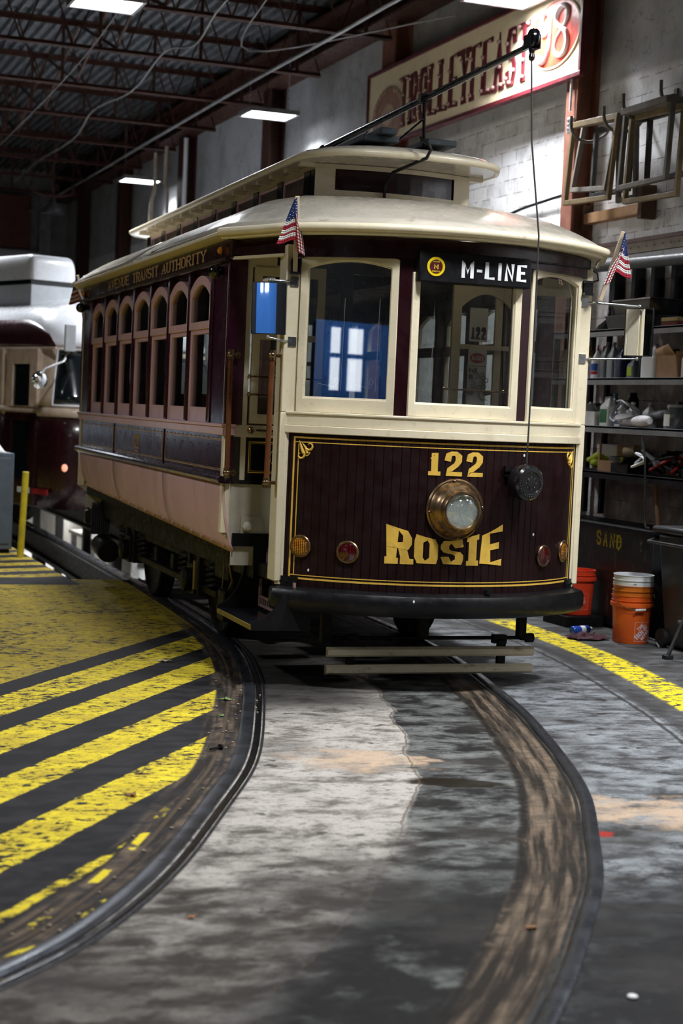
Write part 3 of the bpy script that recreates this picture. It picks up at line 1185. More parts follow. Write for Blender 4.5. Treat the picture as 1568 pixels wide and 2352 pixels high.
    for i in range(NW):
        yc = WY0 + (i + .5) * WP
        fr = (Vector((X_(1.170), yc, 0)), a, Vector((0, 0, 1)), n)
        hw = WP / 2 - .022
        b = MB()
        b.ring(arch(-hw, hw, 2.135, 2.40, 2.485), arch(-hw + .04, hw - .04, 2.185, 2.345, 2.425), fr, -.01, .028)
        o = b.build('upper_sash', M_pink if sg < 0 else M_cream, CAR, bevel=.003)
        MB().prism(arch(-hw + .04, hw - .04, 2.18, 2.35, 2.43), fr, .006, .010).build('pane', M_glassold, o)
        b = MB()
        fr2 = (Vector((X_(1.160), yc, 0)), a, Vector((0, 0, 1)), n)
        b.ring(rect(-hw, hw, 1.53, 2.15), rect(-hw + .045, hw - .045, 1.628, 2.105), fr2, -.01, .024)
        o = b.build('lower_sash', M_pink if sg < 0 else M_cream, CAR, bevel=.003)
        MB().prism(rect(-hw + .04, hw - .04, 1.622, 2.11), fr2, .004, .008).build('pane', M_glassold, o)
    # letterboard, moulding, eave
    b = MB()
    bx(b, 1.12, 1.205, Y0 - .02, Y1 + .02, 2.545, 2.665)
    lb = b.build('letter_board', M_maroon, CAR, bevel=.004)
    if sg < 0:
        fn3 = frame_fn((-1.2055, 0, 0), (0, -1, 0), (0, 0, 1), (-1, 0, 0))
        for s_, y0, y1 in (('AUTHORITY', 2.42, 1.10), ('TRANSIT', 3.48, 2.54), ('AVENUE', 4.52, 3.62)):
            letters(MB(), text_quads(s_, -y0, -y1, 2.565, 2.642, .03, .45, gap=.16, hw=.010), fn3, .0015).build('lettering', M_goldold, lb)
    b = MB()
    b.tube([(X_(1.222), Y0 - .0, 2.535), (X_(1.222), Y1, 2.535)], .017, 8)
    b.build('drip_rail', M_maroon, CAR)
    b = MB()
    prof = [(1.20, 2.662), (1.25, 2.664), (1.285, 2.678), (1.29, 2.692), (1.275, 2.705), (1.2, 2.72)]
    vs = [(X_(x), yy, z) for yy in (Y0 - .08, Y1 + .08) for x, z in prof]
    k = len(prof)
    b.add(vs, [(i, (i + 1) % k, k + (i + 1) % k, k + i) for i in range(k)] + [tuple(range(k)), tuple(range(k, 2 * k))])
    b.build('eave_moulding', M_cream, CAR)


side_parts(-1)
side_parts(1)
# small bell shaped lamps and amber markers on the letter board
for y in (.66, 5.6):
    b = MB().ball((-1.25, y, 2.47), .045, 14).box((-1.25, y - .012, 2.45), (-1.19, y + .012, 2.5))
    b.build('buzzer', M_blackgloss, CAR)
for y in (.66, 5.64):
    b = MB().lathe([(.034, 0), (.034, .012), (.026, .016)], (-1.205, y, 2.60), (-1, 0, 0), 16)
    o = b.build('marker_lamp', M_brass, CAR)
    MB().lathe([(.025, .014), (.02, .03), (.01, .036), (0, .037)], (-1.205, y, 2.60), (-1, 0, 0), 14).build('lens', M_amber, o)

# --- bulkheads
def bulkhead(y, sgn, detail):
    n = Vector((0, -sgn, 0))
    fr = (Vector((0, y, 0)), Vector((1, 0, 0)), Vector((0, 0, 1)), n)
    fn = frame_fn((0, y, 0), (1, 0, 0), (0, 0, 1), n)
    c = MB()
    for s in (-1, 1):
        R = lambda a, b_: (min(s * a, s * b_), max(s * a, s * b_))
        zt = 1.5 if (detail and s > 0) else 2.62
        u = R(1.2, 1.145)
        c.prism(rect(u[0], u[1], .86, zt), fr, -.03, .02)
        u = R(1.09, 1.055)
        c.prism(rect(u[0], u[1], 1.17, zt - .07), fr, -.02, .012)
        u = R(1.19, .42)
        c.prism(rect(u[0], u[1], 1.455, 1.53), fr, -.02, .016)
        u0, u1 = R(1.16 if zt < 2 else 1.04, .58)
        c.ring(rect(u0, u1, 1.54, 2.52), rect(u0 + .05, u1 - .05, 1.60, 2.45), fr, -.012, .010)
        if zt > 2:
            c.prism(rect(u0, u1, 2.06, 2.10), fr, -.01, .006)
    c.prism(rect(-1.2, -.9, 2.50, 2.72), fr, -.03, .01)
    c.prism(rect(.9, 1.2, 2.50, 2.72), fr, -.03, .01)
    c.build('bulkhead_frame', M_cream, CAR, bevel=.003, split='x')
    d = MB()
    d.prism(rect(-.9, .9, 2.50, 2.72), fr, -.03, .008)
    for s in (-1, 1):
        R = lambda a, b_: (min(s * a, s * b_), max(s * a, s * b_))
        u = R(.47, .40)
        d.prism(rect(u[0], u[1], .86, 2.62), fr, -.02, .014)
        u = R(1.15, 1.09)
        d.prism(rect(u[0], u[1], 1.17, 1.5 if (detail and s > 0) else 2.52), fr, -.02, .002)
        u = R(1.15, .44)
        d.prism(rect(u[0], u[1], 1.17, 1.456), fr, -.02, .004)
        u = R(1.2, .46)
        d.prism(rect(u[0], u[1], 1.165, 1.19), fr, -.03, .022)
    d.build('bulkhead_panel', M_blackgloss, CAR, split='x')
    e = MB()
    for s in (-1, 1):
        R = lambda a, b_: (min(s * a, s * b_), max(s * a, s * b_))
        u = R(1.12, .44)
        e.prism(rect(u[0], u[1], .66, 1.166), fr, -.02, .006)
        u = R(1.19, 1.12)
        e.prism([(u[0], 1.166), (u[1], 1.166), (u[1], .80), (u[0], .86)] if s < 0 else [(u[0], 1.166), (u[1], 1.166), (u[1], .86), (u[0], .80)], fr, -.02, .010)
        u = R(1.07, .93)
        e.prism(rect(u[0], u[1], .80, .965), fr, 0, .016)
    pz = e.build('kick_panel', mat('grey_cream_paint', (.50, .46, .38), .5, var=.1, dirt=(.3, .27, .2), ds=8), CAR, split='x')
    k = MB()
    for s in (-1, 1):
        k.lathe([(.034, 0), (.03, .014), (.018, .018), (.018, .034), (0, .036)], fn(s * 1.025, .90, .016), n, 8)
    k.build('corner_bolt', pz.data.materials[0], CAR, split='x')
    gl = MB()
    for s in (-1, 1):
        u0, u1 = sorted((s * (1.12 if (detail and s > 0) else 1.0), s * .60))
        gl.prism(rect(u0, u1, 1.6, 2.46), fr, -.002, .002)
    gl.build('bulkhead_pane', M_glass, CAR, split='x')
    if detail:
        g = MB()
        for s in (-1, 1):
            a0, a1 = sorted((s * 1.035, s * .50))
            for e_, w_ in ((0, .006), (.012, .002)):
                for q in ((a0 + e_, a1 - e_, 1.235 + e_, 1.235 + e_ + w_), (a0 + e_, a1 - e_, 1.43 - e_ - w_, 1.43 - e_), (a0 + e_, a0 + e_ + w_, 1.235 + e_, 1.43 - e_), (a1 - e_ - w_, a1 - e_, 1.235 + e_, 1.43 - e_)):
                    g.prism(rect(*q), fr, .004, .0055)
            # a monogram of scrolls
            cx = s * .86
            for r_, t0, t1, oz in ((.05, -1.2, 1.2, 0), (.05, 2.0, 4.3, 0), (.028, 0, 5, .01), (.02, 1, 5.5, -.035), (.02, 0, 4.5, .05)):
                g.tube([fn(cx + r_ * math.cos(t) * .7, 1.335 + oz + r_ * math.sin(t), .005) for t in np.linspace(t0, t1, 12)], .0022, 5)
        g.build('gold_striping', M_gold, CAR)
        # brass guard bars inside the side window
        q = MB()
        for z in (1.83, 1.72):
            q.tube([fn(-1.05, z, .03), fn(-.52, z, .03)], .006, 6)
            for x in (-1.05, -.52):
                q.ball(fn(x, z, .02), .014, 8)
        q.build('window_guard', M_brass, CAR)
        q = MB()
        q.tube([fn(-1.0, 1.50, .03), fn(-.84, 1.50, .03)], .007, 6).ball(fn(-1.03, 1.50, .02), .022, 10)
        q.build('latch', M_brass, CAR)


bulkhead(Y0 + .03, 1, True)
bulkhead(Y1 - .03, -1, False)
# etched rose on the bulkhead glass
M_etch = mat('etched_glass', (.62, .64, .62), .6)
b = MB()
def rose(mb, fn, cx, cz, k):
    for r_, n_ in ((.055, 7), (.038, 6), (.02, 5)):
        for i in range(n_):
            t = 2 * PI * i / n_ + r_ * 20
            px, pz = cx + k * r_ * math.cos(t), cz + k * r_ * math.sin(t)
            mb.tube([fn(px + k * .016 * math.cos(t + a), pz + k * .016 * math.sin(t + a), .002) for a in np.linspace(-1.7, 1.7, 7)], .0028 * k, 4)
    mb.tube([fn(cx, cz - k * .07, .002), fn(cx + .02 * k, cz - k * .12, .002), fn(cx + .07 * k, cz - .13 * k, .002)], .003 * k, 4)
    for s in (-1, 1):
        mb.add([fn(cx + s * k * .03, cz - k * .075, .002), fn(cx + s * k * .09, cz - k * .06, .002), fn(cx + s * k * .1, cz - k * .09, .002), fn(cx + s * k * .05, cz - k * .1, .002)], [(0, 1, 2, 3)])
bf = frame_fn((0, Y0 + .03, 0), (1, 0, 0), (0, 0, 1), (0, -1, 0))
rose(b, bf, -.82, 1.93, 1.1)
b.build('etched_rose', M_etch, CAR)
# cab door with notices behind the windscreen
fr = (Vector((0, Y0 + .03, 0)), Vector((1, 0, 0)), Vector((0, 0, 1)), Vector((0, -1, 0)))
b = MB()
b.ring(arch(.27, .74, .9, 2.5, 2.501), arch(.33, .68, 1.62, 2.34, 2.43), fr, .012, .04)
b.prism(rect(.32, .69, 2.075, 2.105), fr, .012, .044)
cd = b.build('cab_door', M_cream, CAR, bevel=.003)
b = MB().prism(rect(.385, .51, 2.125, 2.34), fr, .045, .047)
o = b.build('number_card', M_paper, CAR)
t = MB()
letters(t, text_quads('122', .40, .50, 2.14, 2.22, .016, .3, hw=.012), bf, .0485)
t.build('number', M_ink, o)
b = MB().prism(rect(.385, .515, 1.70, 2.08), fr, .045, .047)
o = b.build('notice', M_paper, CAR)
t = MB()
t.lathe([(.052, .0472), (.052, .0486), (0, .0487)], bf(.45, 2.02, 0), (0, -1, 0), 24, sx=1, sy=.62)
t.build('red_oval', M_redink, o)
t = MB()
letters(t, text_quads('DANGER', .41, .49, 2.005, 2.035, .004), bf, .050)
t.build('lettering', M_paper, o)
t = MB()
letters(t, text_quads('HAR', .395, .45, 1.925, 1.955, .006), bf, .0485)
letters(t, text_quads('RE', .395, .425, 1.885, 1.915, .006), bf, .0485)
t.prism(rect(.387, .513, 1.966, 1.969), fr, .047, .0485)
t.build('lettering', M_ink, o)
b = MB()
rose(b, lambda u, v, d: bf(u, v, d + .05), .465, 1.87, .9)
b.build('etched_rose', mat('dark_etch', (.16, .16, .16), .6), o)

# --- interior: seats, ceiling, far door
b = MB()
for i in range(6):
    y = .95 + i * .76
    for s in (-1, 1):
        b.box((s * .72 - .34, y, 1.22), (s * .72 + .34, y + .42, 1.27))
        b.box((s * .72 - .34, y + .40, 1.27), (s * .72 + .34, y + .44, 1.72))
        b.box((s * .72 - .02, y + .1, .87), (s * .72 + .02, y + .3, 1.22))
b.build('bench_seat', M_seat, CAR, bevel=.01, split=3)
b = MB()
b.box((-1.1, Y0 + .05, 2.60), (-.5, Y1 - .05, 2.63)).box((.5, Y0 + .05, 2.60), (1.1, Y1 - .05, 2.63))
b.build('interior_ceiling', M_interior, CAR, split='x')
b = MB()
b.lathe([(.10, .68), (.11, 1.42), (.135, 1.46), (.12, 1.50), (0, 1.53)], (.10, .10, 0), n=20)
b.tube([(.10, .10, 1.53), (.10, .10, 1.57), (-.05, .03, 1.575)], .012, 8)
b.lathe([(.08, 0), (.10, .2), (.08, .26), (0, .27)], (.40, .05, 1.40), n=16)
b.box((.36, .0, .68), (.44, .1, 1.42))
b.build('controller', M_blackgloss, CAR)
b = MB().tube([(.04 + .09 * math.cos(t), .0 + .09 * math.sin(t), 1.66) for t in np.linspace(0, 2 * PI, 17)][:-1], .009, 6, closed=True)
b.tube([(.04, 0, 1.66), (.04, .02, 1.2)], .012, 6)
b.build('brake_wheel', M_blackgloss, CAR)

# --- front vestibule, built once and copied to the far end
FRONT = []
n_pl = 42
prof = []
for i in range(n_pl):
    s0 = -S_MAX + 2 * S_MAX * i / n_pl
    w_ = 2 * S_MAX / n_pl
    prof += [(s0, -.004), (s0 + .004, 0), (s0 + w_ * .5, 0), (s0 + w_ - .004, 0)]
prof.append((S_MAX, -.004))
vs = []
for s, d in prof:
    vs += [arcp(s, .60, d), arcp(s, 1.51, d), arcp(s, 1.51, -.03), arcp(s, .60, -.03)]
fs = []
for i in range(len(prof) - 1):
    for j in range(3):
        fs.append((i * 4 + j, i * 4 + 4 + j, i * 4 + 5 + j, i * 4 + 1 + j))
b = MB().add(vs, fs)
dash = b.build('dash', M_dash, CAR, smooth=20)
FRONT.append(dash)
# cream frame round the dash, sill and corner posts
b = MB()
arcband(b, -S_MAX - .02, S_MAX + .02, 1.502, 1.548, -.03, .022)
arcband(b, -S_MAX - .02, S_MAX + .02, 1.548, 1.618, -.05, .012)
arcband(b, -S_MAX - .03, S_MAX + .03, 1.612, 1.628, -.05, .02)
for s in (-1, 1):
    arcband(b, s * (S_MAX - .03) if s > 0 else -S_MAX - .01, S_MAX + .01 if s > 0 else -(S_MAX - .03), .60, 1.51, -.03, .016, 4)
FRONT.append(b.build('dash_frame', M_cream, CAR, bevel=.004))
b = MB()
for s in (-1, 1):
    x0, x1 = sorted((s * .905, s * .995))
    b.box((x0, -.035, .62), (x1, .075, 1.62))
    b.box((x0, -.035, 1.62), (x1, .06, 2.60))
    x0, x1 = sorted((s * .95, s * .995))
    b.box((x0, .055, .62), (x1, .11, 2.6))
b.build('corner_post', M_cream, CAR, bevel=.006, split='x')
# maroon header and piers
b = MB()
arcband(b, -S_MAX - .02, S_MAX + .02, 2.53, 2.65, -.05, .012)
FRONT.append(b.build('header', M_maroon, CAR))


def facet(p0, p1):
    p0, p1 = Vector(p0 + (0,)), Vector(p1 + (0,))
    a = (p1 - p0).normalized()
    n = Vector((a.y, -a.x, 0))
    return ((p0 + p1) / 2, a, Vector((0, 0, 1)), n), (p1 - p0).length / 2


PB, PC = (-.375, arc(.375) + .0), (.375, arc(.375) + .0)
F1, h1 = facet((-.905, -.045), (-.415, arc(.405) + .01))
F2, h2 = facet((-.345, arc(.375) - .008), (.345, arc(.375) - .008))
F3, h3 = facet((.415, arc(.405) + .01), (.905, -.045))
b = MB()
for s in (-1, 1):
    pa, pb = Vector((s * .335, arc(.335) + .012)), Vector((s * .425, arc(.425) + .010))
    if s < 0:
        pa, pb = pb, pa
    a = (Vector((pb.x, pb.y, 0)) - Vector((pa.x, pa.y, 0))).normalized()
    n = Vector((a.y, -a.x, 0))
    b.prism(rect(0, (pb - pa).length, 1.62, 2.56), (Vector((pa.x, pa.y, 0)), a, Vector((0, 0, 1)), n), -.07, .008)
for F_, h_ in ((F1, h1), (F3, h3)):
    b.prism(rect(-h_, h_, 2.50, 2.62), F_, -.03, -.012)
b.prism(rect(-h2, h2, 2.44, 2.62), F2, -.03, -.006)
b.build('window_pier', M_maroon, CAR, split='x')
for F_, h_, kind in ((F1, h1, 0), (F2, h2, 1), (F3, h3, 0)):
    b = MB()
    if kind == 0:
        b.ring(arch(-h_, h_, 1.628, 2.525, 2.575), arch(-h_ + .043, h_ - .043, 1.712, 2.475, 2.515), F_, -.03, .016)
        b.ring(arch(-h_ + .038, h_ - .038, 1.708, 2.478, 2.52), arch(-h_ + .05, h_ - .05, 1.72, 2.468, 2.507), F_, -.02, .006)
        gl = arch(-h_ + .045, h_ - .045, 1.715, 2.47, 2.51)
    else:
        b.ring(rect(-h_, h_, 1.628, 2.46), rect(-h_ + .043, h_ - .043, 1.705, 2.42), F_, -.03, .016)
        b.ring(rect(-h_ + .038, h_ - .038, 1.70, 2.425), rect(-h_ + .05, h_ - .05, 1.712, 2.41), F_, -.02, .006)
        gl = rect(-h_ + .045, h_ - .045, 1.708, 2.415)
    o = b.build('front_window', M_cream, CAR, bevel=.004)
    q = MB().prism(gl, F_, -.006, -.002).build('pane', M_glass, o)
    FRONT.append(o)
# platform side: head rail over the step opening
b = MB()
for s in (-1, 1):
    a_, c_ = Vector((s * .985, .02, 0)), Vector((s * 1.17, Y0, 0))
    b.bar((a_.x, a_.y, 2.60), (c_.x, c_.y, 2.60), .03, .10)
b.build('opening_header', M_maroon, CAR, split='x')
b = MB()
for s in (-1, 1):
    b.bar((s * .985, .02, 2.542), (s * 1.175, Y0, 2.542), .04, .018)
b.build('opening_trim', M_cream, CAR, split='x')
# bumper
b = MB()
BS = S_MAX + .035
def bump_sec(mb):
    n = 40
    pr = [(.0, .455), (.075, .462), (.095, .49), (.095, .56), (.08, .585), (.0, .600), (-.02, .6), (-.02, .455)]
    vs, fs = [], []
    for i in range(n + 1):
        s = -BS + 2 * BS * i / n
        e = 1 - .5 * max(0, abs(s) / BS - .97) / .03
        for d, z in pr:
            vs.append(arcp(s, z, -.03 + (d + .03) * e))
    k = len(pr)
    for i in range(n):
        for j in range(k):
            fs.append((i * k + j, i * k + (j + 1) % k, (i + 1) * k + (j + 1) % k, (i + 1) * k + j))
    fs += [tuple(range(k))[::-1], tuple(n * k + j for j in range(k))]
    mb.add(vs, fs)
bump_sec(b)
M_bump = mat('bumper_paint', (.006, .006, .007), .35, 0, var=.3, vs=5, dirt=(.03, .03, .033), ds=22, da=.5, bmp=.35, bs_=14, spec=.35)
FRONT.append(b.build('bumper', M_bump, CAR, smooth=40))
b = MB()
for s in (-1, 1):
    s0, s1 = sorted((s * (S_MAX + .03), s * (S_MAX - .14)))
    arcband(b, s0, s1, .596, .655, 0, .012, 4)
    for q in range(3):
        p = arcp(s * (S_MAX - .03 - q * .045), .625, .012)
        b.ball(p, .007, 8)
b.lathe([(.02, 0), (.02, .03)], arcp(.19, .6, .03), (0, 0, 1), 10)
b.tube([arcp(.19, .625, .035) + Vector((.014 * math.cos(t), 0, .014 * math.sin(t))) for t in np.linspace(0, 2 * PI, 10)][:-1], .004, 6, closed=True)
b.build('bumper_strap', M_black, CAR, split='x')
for o in [o for o in CAR.children if o.name.split('.')[0] in ('dash', 'dash_frame', 'corner_post', 'header', 'window_pier', 'front_window', 'opening_header', 'opening_trim', 'bumper', 'bumper_strap')]:
    c = copy_tree(o, parent=CAR)
    c.location = (0, YR, 0)
    c.rotation_euler = (0, 0, PI)

# gold striping on the dash
b = MB()
for s0, s1, z0, z1 in ((-1, 1, 1.472, 1.482), (-1, 1, 1.448, 1.4535), (-1, 1, .664, .6695), (-1, 1, .642, .653)):
    arcband(b, -S_MAX + .075, S_MAX - .075, z0, z1, 0, .0012, 60)
for s in (-1, 1):
    a0, a1 = sorted((s * (S_MAX - .075), s * (S_MAX - .0865)))
    arcband(b, a0, a1, .642, 1.482, 0, .0012, 1)
    a0, a1 = sorted((s * (S_MAX - .107), s * (S_MAX - .113)))
    arcband(b, a0, a1, .664, 1.44, 0, .0012, 1)
b.build('gold_striping', M_gold, dash)
# fleur scrolls in the top corners
b = MB()
for s in (-1, 1):
    P_ = lambda u, v: arcp(s * (S_MAX - .125) - s * u, 1.43 - v, .002)
    def sc(cx, cy, r0_, r1_, t0, t1, w0=.009, w1=.003):
        ts = np.linspace(0, 1, 14)
        b.tube([P_(cx + (r0_ + (r1_ - r0_) * t) * math.cos(t0 + (t1 - t0) * t), cy + (r0_ + (r1_ - r0_) * t) * math.sin(t0 + (t1 - t0) * t)) for t in ts], [w0 + (w1 - w0) * t for t in ts], 5)
    sc(.055, .0, .028, .01, 2.4, -2.6)
    sc(.0, .055, .028, .01, -.9, 4.2)
    sc(.03, .03, .03, .03, .2, 1.4, .004, .004)
    b.tube([P_(.02, .045), P_(.008, .02), P_(-.012, -.03)], [.011, .010, .001], 6)
    b.tube([P_(.045, .045), P_(.03, .01), P_(.005, -.018)], [.008, .007, .001], 6)
b.build('corner_scroll', M_gold, dash, split='x')
# lettering
HS = .05  # lettering is centred a touch to the left of the headlight line
b = MB()
dfn = lambda u, v, d: arcp(u, v, d + .0005)
letters(b, text_quads('122', -.205, .135, 1.292, 1.435, .040, .42, gap=.2, hw=.024), dfn, .002, .02)
b.build('number', M_gold, dash)
b = MB()
def wr(u, v):
    t = abs((u + .065) / .36)
    top = .918 + .095 * t ** 1.6
    return (u, .768 + (v) * (top - .768))
letters(b, text_quads('ROSIE', -.425, .295, 0, 1, .052, .26, gap=.11, hw=.165), lambda u, v, d: arcp(u, v, d + .0005), .002, .02, warp=wr)
b.build('lettering', M_gold, dash)
# headlight
hc = arcp(-.035, 1.097, 0)
ax = Vector((-.02, -1, .0)).normalized()
b = MB()
b.lathe([(.178, 0), (.180, .012), (.172, .022), (.165, .020), (.158, .03), (.150, .055), (.135, .085), (.128, .090), (.122, .105), (.118, .125), (.112, .135), (.103, .137), (.100, .130), (.096, .115), (.09, .06), (.05, .03), (0, .02)], hc, ax, 48)
hl = b.build('headlight', M_brass, CAR, smooth=35)
b = MB()
for i in range(4):
    t = i * PI / 2 + .1
    b.ball(hc + ax * .024 + Vector((math.cos(t) * .168, 0, math.sin(t) * .168)), .008, 8)
b.build('screws', M_brass, hl)
M_reflector = mat('reflector', (.9, .9, .88), .3, .55, var=.1, vs=30, bmp=.5, bs_=30)
MB().lathe([(.098, .118), (.085, .075), (.06, .045), (.03, .03), (0, .026)], hc, ax, 32).build('reflector', M_reflector, hl)
MB().lathe([(.022, .03), (.022, .07), (.016, .075)], hc, ax, 14).lathe([(.03, 0), (.034, .03), (.03, .05), (.012, .07), (0, .072)], hc + ax * .075 + Vector((-.0, 0, -.01)), (0, 0, 1), 14).build('bulb', M_white, hl)
MB().lathe([(.1, .122), (.094, .145), (.078, .168), (.05, .185), (.025, .191), (0, .192)], hc, ax, 36).build('lens', glass_mat('lens_glass', tr=.9, gloss=.25), hl)

# round reflectors
def reflector(s, z, m, r=.067):
    p = arcp(s, z, 0)
    n = Vector((math.sin(s / ARC_R), -math.cos(s / ARC_R), 0))
    b = MB().lathe([(r, 0), (r + .001, .01), (r - .004, .016), (r - .013, .016), (r - .014, .010), (0, .010)], p, n, 32)
    o = b.build('reflector_lamp', M_brass, CAR)
    MB().lathe([(r - .0135, .009), (r - .0135, .014), (r - .02, .017), (0, .019)], p, n, 28).build('lens', m, o)


def hexlens(name, col, dots):
    m, nt, b = new_mat(name)
    v = nt.nodes.new('ShaderNodeTexVoronoi')
    v.inputs['Scale'].default_value = 110
    v.inputs['Randomness'].default_value = 0
    nt.links.new(coords(nt), v.inputs['Vector'])
    d = X(nt, v.outputs['Distance'])
    c = mix(nt, d.ss(.5, .15), tuple(q * .25 for q in col), dots)
    nt.links.new(c, b.inputs['Base Color'])
    b.inputs['Roughness'].default_value = .2
    b.inputs['Coat Weight'].default_value = .8
    return m


M_amberhex = hexlens('amber_reflector', (.45, .14, .01), (.95, .38, .04))
M_redhex = hexlens('red_reflector', (.12, .004, .008), (.16, .006, .01))
reflector(-.945, .838, M_amberhex)
reflector(-.655, .822, M_redhex)
reflector(.655, .818, M_redhex, .067)
reflector(.895, .838, M_amberhex)
# trolley rope reel
rc = arcp(.375, 1.275, 0)
ra = Vector((.25, -1, -.05)).normalized()
b = MB()
b.lathe([(.05, 0), (.05, .04), (.092, .045), (.104, .06), (.108, .10), (.104, .135), (.092, .148), (.07, .152), (.066, .146), (.03, .146), (.026, .152), (0, .153)], rc, ra, 40)
rl = b.build('rope_reel', M_blackgloss, CAR)
b = MB()
sd = Vector((1, .25, 0)).normalized()
cc = rc + ra * .1495
for i in range(30):
    t = 2 * PI * i / 30
    if i % 10 == 9:
        continue
    q = cc + (sd * math.cos(t) + Vector((0, 0, 1)) * math.sin(t)) * .080
    b.ball(q, .0028, 5)
for i in range(8):
    t = 2 * PI * i / 8
    b.ball(cc + (sd * math.cos(t) + Vector((0, 0, 1)) * math.sin(t)) * .035, .0035, 6)
b.tube([cc + Vector((0, 0, .075)) + (sd * math.cos(t) + Vector((0, 0, 1)) * math.sin(t)) * .014 for t in np.linspace(0, 2 * PI, 14)][:-1], .002, 5, closed=True)
b.build('embossed_marks', mat('worn_emboss', (.16, .17, .12), .4, .5), rl)
b = MB().box((rc.x - .09, rc.y - .05, 1.30), (rc.x - .05, rc.y + .0, 1.36)).box((rc.x - .095, rc.y - .06, 1.33), (rc.x + .02, rc.y - .04, 1.345))
b.build('bracket', M_black, rl)
# chipped paint marks
b = MB()
for s, z in ((.435, 1.425), (-.89, .70), (-.27, .56), (.55, .95)):
    p = arcp(s, z, .002 if z > .61 else .096)
    b.ball(p, .006, 8, sz=1.6, sy=.2)
b.build('paint_chips', M_paper, dash)

# M-LINE sign box
fm = (Vector((0, arc(.345) - .075, 0)), Vector((1, 0, 0)), Vector((0, 0, 1)), Vector((0, -1, 0)))
b = MB().prism(rect(-.335, .365, 2.405, 2.578), fm, -.09, .0)
sb = b.build('sign_box', M_black, CAR, bevel=.006)
mf = frame_fn((0, fm[0].y, 0), (1, 0, 0), (0, 0, 1), (0, -1, 0))
b = MB()
letters(b, text_quads('M-LINE', -.075, .335, 2.440, 2.540, .021, gap=.30, hw=.016), mf, .002)
b.build('lettering', mat('sign_white', (.82, .84, .86), .5), sb)
b = MB().lathe([(.055, 0), (.055, .003), (0, .0035)], mf(-.235, 2.493, 0), (0, -1, 0), 36)
o = b.build('badge', mat('badge_yellow', (.85, .62, .01), .4), sb)
b = MB().lathe([(.040, .0036), (.040, .0048), (0, .005)], mf(-.235, 2.493, 0), (0, -1, 0), 32)
b.build('badge_centre', mat('badge_maroon', (.09, .01, .012), .4), o)
b = MB()
letters(b, text_quads('M', -.248, -.222, 2.478, 2.508, .006), mf, .0062)
letters(b, text_quads('M-LINE', -.255, -.215, 2.517, 2.525, .002), mf, .0062)
letters(b, text_quads('STREETCAR', -.260, -.210, 2.461, 2.469, .0016), mf, .0062)
b.build('badge_lettering', mat('badge_ink', (.75, .55, .05), .4), o)

# --- hood roof and clerestory
CY0, CY1, CW = .95, 6.1, .54
def eave_pt(t):
    """t 0..1 round the eave from the left rear corner over the front to the right"""
    pts = [(-1.285, 3.1), (-1.285, .43), (-1.11, .06)]
    n = 12
    s_ = S_MAX + .0
    for i in range(n + 1):
        s = -s_ + 2 * s_ * i / n
        p = arcp(s, 0, .085)
        pts.append((p.x * 1.012, p.y - .05))
    pts += [(1.11, .06), (1.285, .43), (1.285, 3.1)]
    return pts


def top_pt():
    pts = [(-CW, 3.1), (-CW, CY0 + .1), (-CW, CY0 + .02)]
    n = 12
    for i in range(n + 1):
        x = -CW + 2 * CW * i / n
        pts.append((x, CY0 - .10 * (1 - (x / CW) ** 2)))
    pts += [(CW, CY0 + .02), (CW, CY0 + .1), (CW, 3.1)]
    return pts


def dense(P, m=4):
    out = []
    for i in range(len(P) - 1):
        a, b = P[i], P[i + 1]
        for k in range(m):
            out.append((a[0] + (b[0] - a[0]) * k / m, a[1] + (b[1] - a[1]) * k / m))
    out.append(P[-1])
    return out


EV, TP = dense(eave_pt(0)), dense(top_pt())
def hood(name, fl):
    rows = 10
    vs, fs = [], []
    for r_ in range(rows + 1):
        t = r_ / rows
        z = 2.705 + .30 * (1 - (1 - t) ** 2.1)
        for (a, b_) in zip(EV, TP):
            p = Vector((a[0] + (b_[0] - a[0]) * t, a[1] + (b_[1] - a[1]) * t, z))
            if fl:
                p = Vector((-p.x, 6.2 - p.y, p.z))
            vs.append(p)
    n = len(EV)
    for r_ in range(rows):
        for i in range(n - 1):
            fs.append((r_ * n + i, r_ * n + i + 1, (r_ + 1) * n + i + 1, (r_ + 1) * n + i))
    return MB().add(vs, fs).build(name, M_creamroof, CAR, smooth=60, solid=.02)


hood('hood_roof', False)
hood('hood_roof', True)
# moulded edge of the front hood
def edge(fl):
    b = MB()
    P = [p for p in EV if p[1] < .5]
    F = (lambda x, y, z: Vector((-x, 6.2 - y, z))) if fl else (lambda x, y, z: Vector((x, y, z)))
    b.tube([F(x, y, 2.690) for x, y in P], .026, 10)
    b.tube([F(x * .985, y + .012, 2.662) for x, y in P], .015, 8)
    b.build('hood_moulding', M_cream, CAR, smooth=60)
edge(False)
edge(True)
# soffit under the platform hood
b = MB()
P = [(x * .97, y + .02) for x, y in EV if y < .5]
fz = (Vector((0, 0, 0)), Vector((1, 0, 0)), Vector((0, 1, 0)), Vector((0, 0, 1)))
b.prism(P, fz, 2.655, 2.665)
b.prism([(-x, 6.2 - y) for x, y in P], fz, 2.655, 2.665)
b.build('soffit', M_cream, CAR, split='each')
